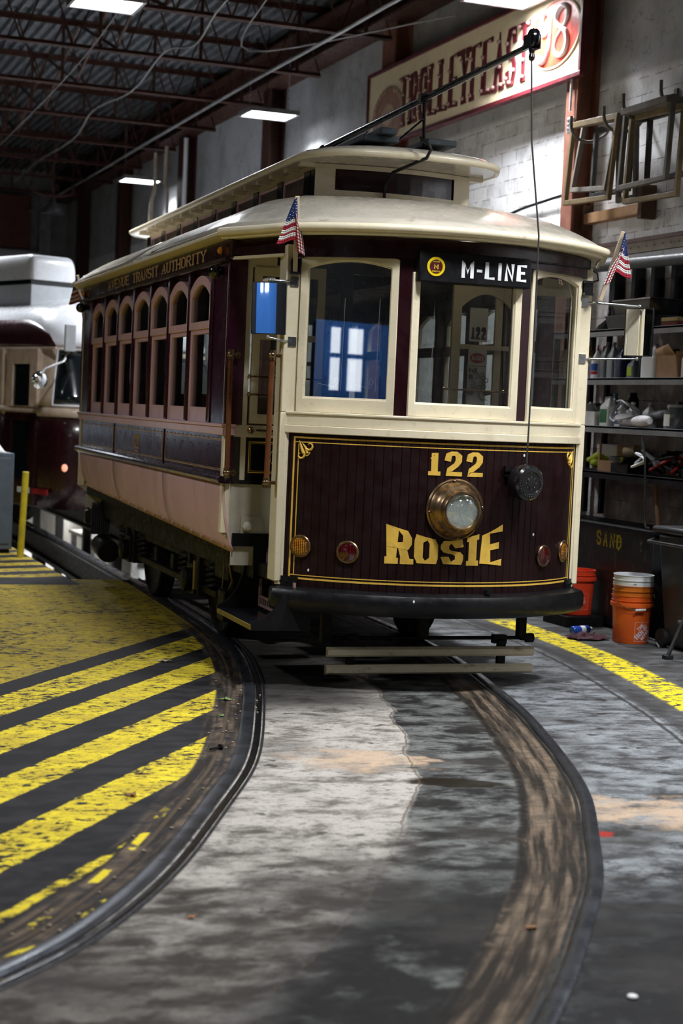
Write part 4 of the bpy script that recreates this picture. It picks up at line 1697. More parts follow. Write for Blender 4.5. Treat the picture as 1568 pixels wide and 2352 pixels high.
# clerestory walls
b = MB()
b.box((-CW, CY0, 2.93), (-CW + .03, CY1, 2.985)).box((CW - .03, CY0, 2.93), (CW, CY1, 2.985))
b.box((-CW, CY0, 3.19), (-CW + .03, CY1, 3.235)).box((CW - .03, CY0, 3.19), (CW, CY1, 3.235))
fw = [(x, CY0 - .10 * (1 - (x / CW) ** 2)) for x in np.linspace(-CW, CW, 13)]
for z0, z1, off in ((2.93, 3.07, 0), (3.205, 3.235, 0)):
    for i in range(12):
        b.add([(fw[i][0], fw[i][1], z0), (fw[i + 1][0], fw[i + 1][1], z0), (fw[i + 1][0], fw[i + 1][1], z1), (fw[i][0], fw[i][1], z1)], [(0, 1, 2, 3)])
for s in (-1, 1):
    x0, x1 = sorted((s * CW, s * .415))
    ya = CY0 - .10 * (1 - (.415 / CW) ** 2)
    if s < 0:
        b.add([(x0, CY0 - .002, 2.95), (x1, ya - .002, 2.95), (x1, ya - .002, 3.235), (x0, CY0 - .002, 3.235)], [(0, 1, 2, 3)])
    else:
        b.add([(x0, ya - .002, 2.95), (x1, CY0 - .002, 2.95), (x1, CY0 - .002, 3.235), (x0, ya - .002, 3.235)], [(0, 1, 2, 3)])
b.box((-CW, CY1 - .03, 2.93), (CW, CY1, 3.235))
b.build('clerestory_frame', M_cream, CAR)
b = MB()
for i in range(12):
    b.add([(fw[i][0], fw[i][1] + .012, 3.06), (fw[i + 1][0], fw[i + 1][1] + .012, 3.06), (fw[i + 1][0], fw[i + 1][1] + .012, 3.21), (fw[i][0], fw[i][1] + .012, 3.21)], [(0, 1, 2, 3)])
b.build('clerestory_front', M_maroon, CAR)
b = MB()
for i in range(9):
    y = 1.15 + i * WP - .08
    for s in (-1, 1):
        x0, x1 = sorted((s * (CW - .035), s * (CW + .008)))
        b.box((x0, y - .03, 2.975), (x1, y + .10, 3.2))
b.box((-CW - .004, CY0 + .005, 2.98), (-CW + .03, 1.10, 3.2))
b.box((CW - .03, CY0 + .005, 2.98), (CW + .004, 1.10, 3.2))
b.build('clerestory_post', M_blackgloss, CAR, split='each')
def diamond_mat():
    m, nt, b = new_mat('diamond_leaded_glass')
    x, y, z = xyz(nt)
    p = (y * 8.5 + z * 4.6).mod(1.)
    q = (y * 8.5 - z * 4.6).mod(1.)
    l = (p - .5).abs().ss(.42, .46).mx((q - .5).abs().ss(.42, .46))
    ch = ((p - .5) * (q - .5)).ss(-.02, .02)
    c = mix(nt, ch, (.16, .10, .07), (.045, .04, .036))
    c = mix(nt, l * .6, c, (.20, .13, .09))
    nt.links.new(c, b.inputs['Base Color'])
    b.inputs['Roughness'].default_value = .35
    return m
M_diam = diamond_mat()
for s in (-1, 1):
    for i in range(8):
        y0 = 1.15 + i * WP + .02
        y1 = y0 + WP - .13
        if y1 > CY1:
            continue
        fr = (Vector((s * (CW - .012), (y0 + y1) / 2, 0)), Vector((0, 1, 0)), Vector((0, 0, 1)), Vector((s, 0, 0)))
        h_ = (y1 - y0) / 2
        b = MB().ring(rect(-h_, h_, 2.985, 3.19), rect(-h_ + .02, h_ - .02, 3.005, 3.17), fr, -.01, .012)
        o = b.build('deck_window', M_pink, CAR)
        MB().prism(rect(-h_ + .02, h_ - .02, 3.005, 3.17), fr, -.004, .002).build('pane', M_diam, o)
# deck roof
def deck_outline(g=0.):
    W_ = .672 + g
    P = []
    for i in range(19):
        x = -W_ + 2 * W_ * i / 18
        t = abs(x) / W_
        y = .42 + .14 * t ** 2 + .26 * t ** 8 - g
        P.append((x, y))
    Q = [(x, 7.15 - y) for x, y in P[::-1]]
    return P, Q
b = MB()
P, Q = deck_outline()
n = 18
rows = [(0, 3.238, 1), (0, 3.262, 1.0), (.0, 3.278, .985), (0, 3.30, .93), (0, 3.325, .75), (0, 3.34, .5), (0, 3.347, .0)]
ring_ = P + Q
k = len(ring_)
vs = []
cy = 3.575
for _, z, sc_ in rows[:-1]:
    for x, y in ring_:
        xx = x * sc_
        yy = y + (1 - sc_) * (.55 if y < cy else -.55)
        vs.append((xx, yy, z))
fs = []
for r_ in range(len(rows) - 2):
    for i in range(k):
        fs.append((r_ * k + i, r_ * k + (i + 1) % k, (r_ + 1) * k + (i + 1) % k, (r_ + 1) * k + i))
fs.append(tuple(range(k))[::-1])
m_ = len(rows) - 2
fs.append(tuple(m_ * k + i for i in range(k)))
b.add(vs, fs)
b.build('deck_roof', M_creamroof, CAR, smooth=50)
b = MB()
b.tube([Vector((x, y, 3.255)) for x, y in ring_], .024, 10, closed=True)
b.build('deck_moulding', M_cream, CAR, smooth=60)
b = MB()
for i in range(16):
    y = .95 + i * .34
    for s in (-1, 1):
        x0, x1 = sorted((s * (CW), s * .64))
        b.box((x0, y, 3.212), (x1, y + .05, 3.24))
b.build('deck_rafter', M_cream, CAR, split='each')
# grab handle block on the hood and the cable over the roof
b = MB()
b.bar((-.42, .30, 2.925), (-.17, .22, 2.925), .035, .028)
b.bar((-.46, .315, 2.90), (-.40, .295, 2.91), .05, .02)
b.bar((-.19, .225, 2.91), (-.13, .205, 2.90), .05, .02)
b.build('hood_cleat', M_creamroof, CAR, bevel=.004)
b = MB()
b.tube([(-.02, .40, 3.35), (.0, .34, 3.33), (.015, .33, 3.29), (.0, .36, 3.24), (-.08, .74, 3.19), (-.10, .83, 3.12), (-.10, .83, 3.02)], .011, 8)
b.tube([(-.10, .83, 3.01), (-.20, .83, 2.995), (-.5, .86, 2.985), (-.60, .95, 2.965), (-.75, 1.1, 2.92), (-.95, 1.35, 2.85), (-1.1, 1.7, 2.80), (-1.22, 2.1, 2.745), (-1.24, 2.6, 2.735)], .011, 8)
b.build('roof_cable', M_rubber, CAR, smooth=60)
# wire run round the header
b = MB()
b.tube([arcp(S_MAX * t, 2.585 - .02 * math.cos(t * 2), .022) for t in np.linspace(-.1, 1, 14)] + [Vector((1.03, -.02, 2.57)), Vector((1.05, .0, 2.53)), Vector((1.0, .03, 2.51))], .006, 6)
b.build('header_wire', M_rubber, CAR, smooth=60)

# --- trolley pole and its base boards
b = MB()
b.box((-.33, .62, 3.36), (-.09, 2.9, 3.40)).box((-.24, .56, 3.40), (-.13, .95, 3.44))
b.box((.08, .56, 3.36), (.28, 2.9, 3.40)).box((-.33, 1.0, 3.345), (.28, 1.06, 3.362)).box((-.33, 2.4, 3.345), (.28, 2.46, 3.362))
pb = b.build('trolley_board', mat('slate_paint', (.03, .04, .05), .5, var=.4, vs=9, dirt=(.1, .11, .12), ds=18), CAR, bevel=.006, split='each')
tip = Vector((.16, -.76, 3.735))
piv = Vector((-.05, 2.3, 3.56))
b = MB()
b.tube([piv, piv.lerp(tip, .6), tip], [.026, .021, .017], 12)
tpole = b.build('trolley_pole', M_steel if False else mat('pole_paint', (.05, .055, .06), .3, .5, var=.3, coat=.4), CAR, smooth=60)
b = MB()
b.lathe([(.05, -.02), (.055, -.008), (.042, 0), (.055, .008), (.05, .02)], tip + Vector((.005, -.02, .035)), (1, 0, 0), 20)
b.box(tuple(tip + Vector((-.028, -.05, -.025))), tuple(tip + Vector((-.02, .04, .055)))).box(tuple(tip + Vector((.03, -.05, -.025))), tuple(tip + Vector((.038, .04, .055))))
b.lathe([(.012, 0), (.02, .02), (.014, .04), (.02, .06), (.01, .08)], tip + Vector((0, -.02, -.09)), (0, 0, 1), 12)
b.build('trolley_wheel', M_blackgloss, tpole)
q = piv.lerp(tip, (2.3 - .62) / (2.3 + .76))
b = MB()
b.tube([(q.x + .02, q.y + .02, 3.36), (q.x, q.y, q.z - .02)], .011, 8)
b.tube([(q.x - .04, q.y + .34, 3.44), (q.x, q.y, q.z - .13)], .007, 8)
b.box((q.x - .03, q.y - .02, q.z - .03), (q.x + .03, q.y + .03, q.z + .03))
b.build('pole_hook', M_iron, tpole)
b = MB()
b.lathe([(.10, 0), (.10, .05), (.05, .09), (.05, .16), (.03, .18)], (-.05, 2.3, 3.40), n=16)
b.tube([(-.12, 2.3, 3.52), (-.12, 2.9, 3.50)], .025, 8).tube([(.02, 2.3, 3.52), (.02, 2.9, 3.50)], .025, 8)
b.build('pole_base', M_iron, tpole)
b = MB()
e1, e2 = Vector((.335, -.62, 2.70)), Vector((.36, -.56, 1.37))
b.tube([tip + Vector((0, -.02, -.09)), tip.lerp(e1, .5) + Vector((-.015, .01, 0)), e1, e1.lerp(e2, .5) + Vector((-.01, -.03, 0)), e2], .0052, 6)
b.build('trolley_rope', mat('dark_rope', (.05, .045, .045), .8), CAR, smooth=60)
# rear trolley pole
b = MB()
t2 = Vector((-.62, 6.55, 3.05))
b.tube([(-.25, 7.35, 2.62), t2], .022, 10)
b.ball(t2, .05, 12)
b.tube([t2, (-.75, 6.5, 2.75)], .004, 5)
b.tube([(-.5, 8.0, 2.45), (-.3, 7.3, 2.64), (-.6, 7.0, 2.74)], .022, 6).tube([(-.95, 6.9, 2.66), (-.2, 7.1, 2.8)], .016, 6)
b = MB()
b.tube([(-.98, 7.1, 2.66), (-.55, 5.95, 3.10)], [.026, .02], 10)
b.lathe([(.045, -.02), (.03, 0), (.045, .02)], (-.52, 5.90, 3.12), (1, 0, 0), 16)
b.tube([(-.55, 5.93, 3.06), (-.70, 5.95, 2.86)], .004, 5)
b.tube([(-1.1, 6.5, 2.73), (-.6, 6.9, 2.80)], .018, 6).tube([(-1.12, 6.3, 2.72), (-1.12, 6.25, 2.80), (-1.05, 6.25, 2.80), (-1.05, 6.3, 2.73)], .012, 6)
b.build('rear_trolley_pole', mat('pole_grey', (.25, .27, .3), .4, .4), CAR, smooth=60)

# --- hand rails
def handrail(p0, p1, post, s=1):
    p0, p1 = Vector(p0), Vector(p1)
    b = MB().tube([p0, p1], .0165, 12)
    o = b.build('handrail', M_varnish, CAR, smooth=60)
    for p in (p0, p1):
        k = MB().ball(p, .026, 14)
        q = Vector((post[0], post[1], p.z))
        k.tube([p, q], .011, 8)
        k.lathe([(.02, 0), (.02, .006)], q, (p - q).normalized(), 12)
        k.lathe([(.022, -.03), (.022, .03)], p, (0, 0, 1), 12)
        k.build('bracket', M_brass, o, smooth=50)


handrail((-1.205, .37, 1.955), (-1.20, .37, 1.235), (-1.14, .44))
handrail((-1.05, .0, 1.95), (-1.055, .0, 1.20), (-.98, .03))
handrail((-1.05, YR, 1.95), (-1.05, YR, 1.20), (-.98, YR))

# --- mirrors
def mirror(s):
    X_ = lambda v: s * v
    b = MB()
    W2 = .105
    c0 = Vector((X_(1.09), -.02, 0)) if s < 0 else Vector((1.345, -.01, 0))
    # left face is turned so that it reflects the added blue door
    if s < 0:
        n = Vector((-.516, -.854, -.05)).normalized()
    else:
        n = Vector((-.85, -.53, 0)).normalized()
    a = Vector((-n.y, n.x, 0)).normalized()
    if s > 0:
        W2 = .10
    UPV = n.cross(a)
    if UPV.z < 0:
        UPV = -UPV
    fr = (c0 + Vector((0, 0, 2.2225)) - UPV * 2.2225, a, UPV, n)
    b.ring(rect(-W2, W2, 2.07, 2.375), rect(-W2 + .006, W2 - .006, 2.076, 2.369), fr, -.012, .004)
    b.prism(rect(-W2, W2, 2.07, 2.375), fr, -.016, -.004)
    o = b.build('mirror', M_blackgloss, CAR, bevel=.002)
    # slightly bowed glass
    def fn(u, v):
        return c0 + a * ((u - .5) * 2 * (W2 - .006)) + Vector((0, 0, 2.2225)) + UPV * (.293 * (v - .5)) + n * (.001 + .0012 * (1 - (2 * u - 1) ** 2))
    q = MB().grid(fn, 10, 2)
    q.build('mirror_glass', M_mirror if s < 0 else M_mirror, o, smooth=60)
    q = MB()
    px, py = X_(.97), -.03
    for z, zz in ((2.385, 2.385), (2.055, 2.035)):
        q.tube([(px, py, zz), (px + X_(.03), py - .015, zz), c0 + Vector((0, 0, z)) - n * .005], [.007, .008, .006], 8)
        q.ball(c0 + Vector((0, 0, z)), .012, 8)
        q.box((min(px, px - X_(.05)), py - .012, zz - .028), (max(px, px - X_(.05)), py + .002, zz + .028))
    q.build('mirror_arm', M_steel, o, smooth=50)
mirror(-1)
mirror(1)
# flag brackets on the corner posts
for s, y in ((-1, -.02), (1, -.02)):
    b = MB()
    b.box((s * .95 - .03, y - .05, 2.44), (s * .95 + .03, y - .02, 2.50)).box((s * .95 - .035, y - .07, 2.50), (s * .95 + .025, y - .02, 2.515)).box((s * .95 - .035, y - .07, 2.425), (s * .95 + .025, y - .02, 2.44))
    b.build('flag_bracket', M_blackgloss, CAR)

# --- entrance steps
def step(fl):
    F = (lambda x, y, z: Vector((-x, YR - y, z))) if fl else (lambda x, y, z: Vector((x, y, z)))
    b = MB()
    # tread
    Y2, Y3 = -.16, .64
    z = .375
    for k in range(20):
        x0 = -1.135 + k * .0125
        b.add([F(x0, Y2, z), F(x0 + .0105, Y2, z), F(x0 + .0105, Y3, z), F(x0, Y3, z), F(x0, Y2, z - .012), F(x0 + .0105, Y2, z - .012), F(x0 + .0105, Y3, z - .012), F(x0, Y3, z - .012)], [(0, 1, 2, 3), (7, 6, 5, 4), (0, 4, 5, 1), (1, 5, 6, 2), (2, 6, 7, 3), (3, 7, 4, 0)])
    b.add([F(-1.15, Y2 - .01, z - .004), F(-.88, Y2 - .01, z - .004), F(-.88, Y3 + .01, z - .004), F(-1.15, Y3 + .01, z - .004), F(-1.15, Y2 - .01, z - .03), F(-.88, Y2 - .01, z - .03), F(-.88, Y3 + .01, z - .03), F(-1.15, Y3 + .01, z - .03)], [(0, 1, 2, 3), (7, 6, 5, 4), (0, 4, 5, 1), (1, 5, 6, 2), (2, 6, 7, 3), (3, 7, 4, 0)])
    o = b.build('step', mat('ribbed_step', (.02, .02, .025), .22, .3, dirt=(.12, .12, .14), ds=30, da=.4, coat=.4), CAR, smooth=0)
    g = MB().add([F(-1.158, Y2, z - .03), F(-1.15, Y2, z - .03), F(-1.15, Y3, z - .03), F(-1.158, Y3, z - .03), F(-1.158, Y2, z - .002), F(-1.15, Y2, z - .002), F(-1.15, Y3, z - .002), F(-1.158, Y3, z - .002)], [(0, 1, 2, 3), (7, 6, 5, 4), (0, 4, 5, 1), (1, 5, 6, 2), (2, 6, 7, 3), (3, 7, 4, 0)])
    g.build('step_edge', mat('faded_yellow_edge', (.20, .15, .03), .5, dirt=(.02, .02, .02), ds=14, da=.9), o)
    # curved side brackets
    for y in (Y2, Y3):
        k = MB()
        out = [(-.86, .34), (-1.155, .345), (-1.16, .39), (-1.09, .43), (-1.035, .50), (-1.00, .60), (-.975, .80), (-.955, .86), (-.91, .88), (-.87, .86), (-.86, .80)]
        if y == Y2:
            out = [(-.80, .34), (-1.155, .345), (-1.16, .39), (-1.08, .42), (-1.02, .47), (-.97, .56), (-.80, .56)]
        vs = [F(x, y - .012, zz) for x, zz in out] + [F(x, y + .012, zz) for x, zz in out]
        n = len(out)
        k.add(vs, [tuple(range(n)), tuple(range(n, 2 * n))[::-1]] + [(i, (i + 1) % n, n + (i + 1) % n, n + i) for i in range(n)])
        k.build('step_bracket', M_black, CAR)
    # pierced riser behind the tread
    r = MB()
    for (a0, a1, c0, c1) in ((Y2 + .03, Y3 - .03, .395, .41), (Y2 + .03, Y3 - .03, .45, .462), (Y2 + .03, Y2 + .05, .40, .62), (Y3 - .05, Y3 - .03, .40, .62)):
        r.box((-.90, a0, c0), (-.885, a1, c1)) if not fl else r.box((.885, YR - a1, c0), (.90, YR - a0, c1))
    for q in range(15):
        y = Y2 + .06 + q * (Y3 - Y2 - .12) / 14
        p0, p1 = F(-.892, y, .405), F(-.892, y + .02, .455)
        r.tube([p0, p1], .005, 4)
    r.build('step_riser', mat('tarnished_pink', (.32, .19, .16), .5, .2), CAR)


step(False)
step(True)

# --- truck, wheels, fender
b = MB()
for x in (-.93, .93):
    b.box((x - .02, 1.5, .52), (x + .02, 4.9, .60)).box((x - .02, 1.5, .33), (x + .02, 4.9, .38))
    for y in (2.05, 4.35):
        b.box((x - .05, y - .17, .30), (x + .05, y - .12, .58)).box((x - .05, y + .12, .30), (x + .05, y + .17, .58))
        b.box((x - .07, y - .11, .30), (x + .07, y + .11, .52))
        b.lathe([(.085, 0), (.085, .05), (.06, .06), (0, .062)], (x + (.07 if x > 0 else -.07), y, .40), (1 if x > 0 else -1, 0, 0), 20)
b.box((-.93, 2.9, .35), (.93, 3.0, .5)).box((-.93, 3.5, .35), (.93, 3.6, .5))
b.build('truck_frame', M_iron, CAR, bevel=.006)
for x in (-.93, .93):
    for y in (1.62, 2.45, 3.95, 4.78):
        k = MB()
        pts = [Vector((x + .05 * math.cos(t), y + .05 * math.sin(t), .38 + .20 * t / (10 * PI))) for t in np.linspace(0, 10 * PI, 60)]
        k.tube(pts, .013, 6)
        k.build('coil_spring', M_iron, CAR, smooth=60)
for x in (-.93, .93):
    k = MB()
    for q in range(5):
        L = .45 - q * .07
        k.box((x - .035, 3.2 - L, .64 - q * .014), (x + .035, 3.2 + L, .652 - q * .014))
    k.build('spring_leaf', M_iron, CAR, split='each')
for y in (2.05, 4.35):
    for s in (-1, 1):
        k = MB()
        c = (s * .7175, y, .40)
        k.lathe([(.06, -.09), (.08, -.06), (.10, -.05), (.33, -.055), (.35, -.06), (.40, -.06), (.41, -.06), (.41, -.052), (.418, -.04), (.388, .0), (.386, .05), (.37, .06), (.35, .045), (.10, .04), (.07, .07), (0, .07)] if True else [], c, (s, 0, 0), 40)
        w_ = k.build('wheel', M_iron, CAR, smooth=40)
        w_.location.z = -.0
    k = MB().tube([(-.7, y, .40), (.7, y, .40)], .06, 12)
    k.build('axle', M_iron, CAR)
k = MB()
k.box((-.45, 2.2, .25), (.45, 2.8, .62)).box((-.45, 3.7, .25), (.45, 4.2, .62))
k.build('traction_motor', M_iron, CAR, bevel=.04, split='each')
b = MB()
b.tube([(-.85, 4.3, .82 - .2), (-.85, 5.2, .60)], .12, 18).tube([(-1.0, 5.15, .30), (-1.0, 5.5, .34)], .10, 16)
b.box((-1.0, 1.0, .50), (-.8, 1.35, .76))
b.box((-1.05, .9, .25), (-.95, 1.06, .45))
b.build('air_tank', M_iron, CAR, bevel=.01, split='each')
b = MB()
for k_ in range(9):
    x = -1.05 + k_ * .02
    b.tube([(x, 5.75, .85), (x - .01, 5.7, .62), (x - .03, 5.62, .42)], .011, 5)
b.build('hose_bundle', M_rubber, CAR, smooth=60)
b = MB()
b.tube([(-1.0, .98, .62), (-.97, 1.0, .50), (-1.0, 1.03, .40), (-.99, 1.06, .30)], .007, 6)
b.tube([(-1.0, 1.10, .60), (-1.02, 1.06, .45), (-1.0, 1.0, .33)], .005, 6)
b.box((-1.04, 1.75, .36), (-1.02, 1.80, .56))
b.build('brake_rigging', mat('worn_brass_rod', (.22, .16, .06), .4, .7), CAR, split='each')
b = MB()
b.box((-.75, .6, .52), (-.68, 1.5, .62)).box((.68, .6, .52), (.75, 1.5, .62)).box((-.10, -.1, .48), (.0, 1.4, .60))
b.box((-.85, .05, .45), (.85, .10, .6))
b.build('drawbar', M_iron, CAR, split='each')
# safety fender: hanger, shaft and two cream boards
b = MB()
b.tube([(-.66, .05, .268), (.72, .05, .268)], .012, 10)
b.box((.64, .02, .27), (.69, .08, .46)).box((.655, .02, .255), (.73, .08, .285))
b.lathe([(.03, 0), (.03, .05)], (.70, .05, .268), (1, 0, 0), 12)
b.box((.47, .02, .235), (.56, .07, .29)).box((.495, .0, .06), (.545, .04, .26)).box((-.50, .0, .06), (-.45, .04, .26))
b.box((-.02, .04, .26), (.04, .10, .48)).box((-.66, .02, .24), (-.60, .08, .46)).box((-.50, .02, .235), (-.42, .07, .29))
fe = b.build('fender_gear', M_black, CAR, bevel=.003)
M_board = mat('cream_board', (.86, .76, .56), .45, 0, var=.1, vs=4, dirt=(.12, .08, .04), ds=9, da=.75, streak=(1, 1, 3), bmp=.05)
for z0, z1, e in ((.163, .222, .006), (.055, .113, 0)):
    b = MB().add([], [])
    pr = [(-.012, z0), (-.03, z0 + .012), (-.03, z1 - .014), (-.012, z1), (.012, z1), (.012, z0)]
    vs = [(x, y, z) for x in (-.64 + e, .72 + e) for y, z in pr]
    b.add(vs, [(i, (i + 1) % 6, 6 + (i + 1) % 6, 6 + i) for i in range(6)] + [tuple(range(6))[::-1], tuple(range(6, 12))])
    b.build('fender_board', M_board, fe)

# small dome lamps added on soffit and cabin ceiling to brighten the interior
for x, y in ((.15, -.02), (.0, 3.0)):
    l = bpy.data.lights.new('added_cab_lamp', 'POINT')
    l.energy = .9 if y < 1 else .3
    l.color = (1, .86, .66)
    l.shadow_soft_size = .05
    o = bpy.data.objects.new('added_cab_lamp_light', l)
    o.location = (x, y, 2.56)
    o.parent = CAR
    COL.objects.link(o)
    MB().lathe([(.06, 0), (.06, -.012), (.045, -.035), (0, -.045)], (x, y, 2.655 if y < 1 else 2.6), n=20).build('added_cab_lamp', M_white, CAR, smooth=60)
b = MB()
fb = lambda u, z, d: F2[0] + F2[1] * u + Vector((0, 0, z)) + F2[3] * d
b.tube([fb(-.10, 1.80, -.05), fb(.30, 1.795, -.05)], .006, 6)
for u in (-.10, .28):
    b.ball(fb(u, 1.80, -.05), .012, 8)
b.build('windscreen_guard', M_brass, CAR)
for F_, u0_, u1_ in ((F1, -.20, -.05), (F1, .02, .16), (F2, -.30, -.2)):
    b = MB()
    g_ = lambda u, z: F_[0] + F_[1] * u + Vector((0, 0, z)) - F_[3] * .04
    b.tube([g_(u0_, 1.74), g_(u0_ + .02, 1.80), g_(u1_ - .03, 1.78), g_(u1_, 1.82), g_(u1_ - .02, 1.84), g_(u1_ - .03, 1.80)], .0022, 5)
    b.tube([g_(u1_ + .01, 1.76), g_(u1_ + .015, 2.3)], .0018, 5)
    b.build('wire_scroll', M_etch, CAR)
# ------------------------------------------------------------------ little flags on the streetcar
M_fred, M_fwhite, M_fblue = mat('flag_red', (.38, .012, .035), .8, var=.15), mat('flag_white', (.72, .70, .68), .8, var=.08), mat('flag_blue', (.012, .03, .14), .8, var=.15)
M_stick = mat('flag_stick', (.72, .58, .42), .5, dirt=(.4, .28, .18), ds=9)


def flag(loc, lean, side, label, rz=-.0342):
    """staff foot at loc; lean = offset of the staff top; side -1: cloth spreads to the left"""
    t = empty('flag', loc, rz, label, 'flag', 'small hand flags on the corner posts of the trolley')
    top = Vector((lean, -.13, .39))
    b = MB()
    n = 8
    b.bar((0, 0, -.03), tuple(top), .026, .008, up=(0, 1, 0))
    b.build('staff', M_stick, t, bevel=.001)
    a = top * .98
    # wide hanging panel
    b = MB()
    NU, NV = 8, 22
    def A(u, v):
        w_ = .012 + .115 * v
        return Vector((a.x + side * (.004 + u * w_) - lean * v * .6, a.y + .05 * v - .012 - .010 * math.sin(u * 5 + v * 2), a.z - .005 - .235 * v - .03 * u * v + .006 * math.sin(u * 6)))
    vs = [A(i / NU, j / NV) for j in range(NV + 1) for i in range(NU + 1)]
    for j in range(NV):
        for i in range(NU):
            v = (j + .5) / NV
            if v < .52:
                b.mi = 2
            else:
                k = int((v - .52) / .48 * 6)
                b.mi = 1 if k % 2 == 0 else 0
            q = [vs[j * (NU + 1) + i], vs[j * (NU + 1) + i + 1], vs[(j + 1) * (NU + 1) + i + 1], vs[(j + 1) * (NU + 1) + i]]
            b.add(q, [(0, 1, 2, 3)])
    b.mi = 1
    for j in range(7):
        for i in range(1 + j // 2):
            u, v = (i + .6) / (1.4 + j // 2), .08 + j * .065
            p = A(u, v) + Vector((0, -.0012, 0))
            b.add([p + Vector((-.003, 0, 0)), p + Vector((0, 0, -.003)), p + Vector((.003, 0, 0)), p + Vector((0, 0, .003))], [(0, 1, 2, 3)])
    # back fold, stripes running down it
    def B(u, v):
        return Vector((a.x - side * (-.006 + .048 * math.sin(min(v * 1.5, 1) * 1.5) * (u - .25)) - side * .012 * v - lean * v * .75, a.y + .05 * v - .004 - .012 * math.sin(u * 4), a.z - .09 - .215 * v - .02 * u))
    NU2 = 6
    for j in range(12):
        for i in range(NU2):
            b.mi = 0 if i % 2 == 0 else 1
            b.add([B(i / NU2, j / 12), B((i + 1) / NU2, j / 12), B((i + 1) / NU2, (j + 1) / 12), B(i / NU2, (j + 1) / 12)], [(0, 1, 2, 3)])
    b.mi = 0
    o = b.build('cloth', [M_fred, M_fwhite, M_fblue], t, smooth=60)
    md = o.modifiers.new('solid', 'SOLIDIFY')
    md.thickness = .0012
    return t


def car_pt(x, y, z):
    c, s = math.cos(-.0342), math.sin(-.0342)
    return (4.0588 + c * x - s * y, 9.1906 + s * x + c * y, z)


flag(car_pt(-.955, -.075, 2.47), -.045, -1, 'small stars and stripes flag on the front left corner post, beside the left mirror')
flag(car_pt(1.035, -.07, 2.43), .065, 1, 'small stars and stripes flag on the front right corner post, against the dark shelves')
flag(car_pt(-1.08, 6.40, 2.42), -.10, -1, 'small stars and stripes flag at the far rear corner, hanging over the second streetcar')

# ------------------------------------------------------------------ second streetcar
M_pccm = mat('pcc_maroon', (.020, .003, .005), .3, coat=.5)
M_pccc = mat('pcc_cream', (.60, .47, .36), .4, dirt=(.35, .25, .18), ds=14, da=.3)
M_pccw = mat('pcc_white', (.78, .80, .84), .3, var=.04, coat=.4)
M_dglass = mat('dark_glass', (.006, .010, .012), .06, coat=1)
PC_ = empty('streamlined_streetcar', (5.07, 20.3, 0), .36, 'rounded white-roofed streetcar with maroon lower body, parked behind the antique trolley', 'streetcar')


def pcc(z, u, dw=0.):
    """body surface; u 0..1 runs from the left rear round the nose to the right rear"""
    if z < 1.5:
        back, w_ = 0, 1.27
        if z < .5:
            back, w_ = .04, 1.22
    elif z < 2.3:
        t = (z - 1.5) / .8
        back, w_ = .34 * t, 1.27 - .06 * t
    else:
        t = min(1, (z - 2.3) / .68)
        back, w_ = .34 + 1.5 * (1 - math.sqrt(max(0, 1 - t * t))), 1.21 * math.sqrt(max(0, 1 - t ** 2.6)) + .02
    w_ += dw
    back -= dw
    L = 9.0
    r_ = min(.42, w_ * .95)
    # straight side | corner | nose | corner | side
    a = [(-w_, L), (-w_, r_ + back)]
    for i in range(1, 9):
        t = PI / 2 * i / 8
        a.append((-w_ + r_ * (1 - math.cos(t)), back + r_ - r_ * math.sin(t)))
    for i in range(1, 5):
        x = (-w_ + r_) + i * (w_ - r_) * 2 / 5
        a.append((x, back - .10 * (1 - (x / max(w_ - r_, .01)) ** 2)))
    for i in range(8, -1, -1):
        t = PI / 2 * i / 8
        a.append((w_ - r_ * (1 - math.cos(t)), back + r_ - r_ * math.sin(t)))
    a.append((w_, L))
    k = u * (len(a) - 1)
    i = min(int(k), len(a) - 2)
    q = k - i
    return Vector((a[i][0] + (a[i + 1][0] - a[i][0]) * q, a[i][1] + (a[i + 1][1] - a[i][1]) * q, z))


NU_ = 24
def pband(name, z0, z1, m, nz, dw=0., u0=0., u1=1., parent=None, solid=.03):
    b = MB().grid(lambda u, v: pcc(z0 + (z1 - z0) * v, u0 + (u1 - u0) * u, dw), NU_, nz)
    return b.build(name, m, parent or PC_, smooth=50, solid=solid)


lower = pband('lower_body', .28, 1.42, M_pccm, 4)
pband('belt', 1.42, 1.53, M_pccc, 1, .015)
wb = pband('window_band', 1.53, 2.32, M_pccc, 6)
pband('roof', 2.30, 2.98, M_pccw, 14, .01)
MB().box((-1.1, .5, .30), (1.1, 9, .45)).build('underframe', M_black, PC_)
# windscreen panes
for s, (u0, u1) in ((-1, (.10, .46)), (1, (.54, .90))):
    pts = []
    for t in np.linspace(0, 1, 14):
        pts.append(t)
    def fn(u, v, u0=u0, u1=u1, s=s):
        z = 1.58 + .66 * v
        k0, k1 = (u0 + (.10 * v if s < 0 else 0), u1 - (0 if s < 0 else .10 * v))
        return pcc(z, k0 + (k1 - k0) * u, .008)
    b = MB().grid(fn, 12, 6)
    b.build('windscreen', M_dglass, PC_, smooth=50, solid=.01)
b = MB()
b.tube([pcc(1.56, .10 + .36 * t, .018) for t in np.linspace(0, 1, 8)] + [pcc(1.56 + .7 * t, .46, .018) for t in np.linspace(.1, 1, 4)] + [pcc(2.26, .46 - .26 * t, .018) for t in np.linspace(.1, 1, 5)] + [pcc(2.26 - .7 * t, .20 - .10 * t, .018) for t in np.linspace(.15, 1, 5)], .012, 6)
b.build('windscreen_seal', M_pccw, PC_, smooth=60)
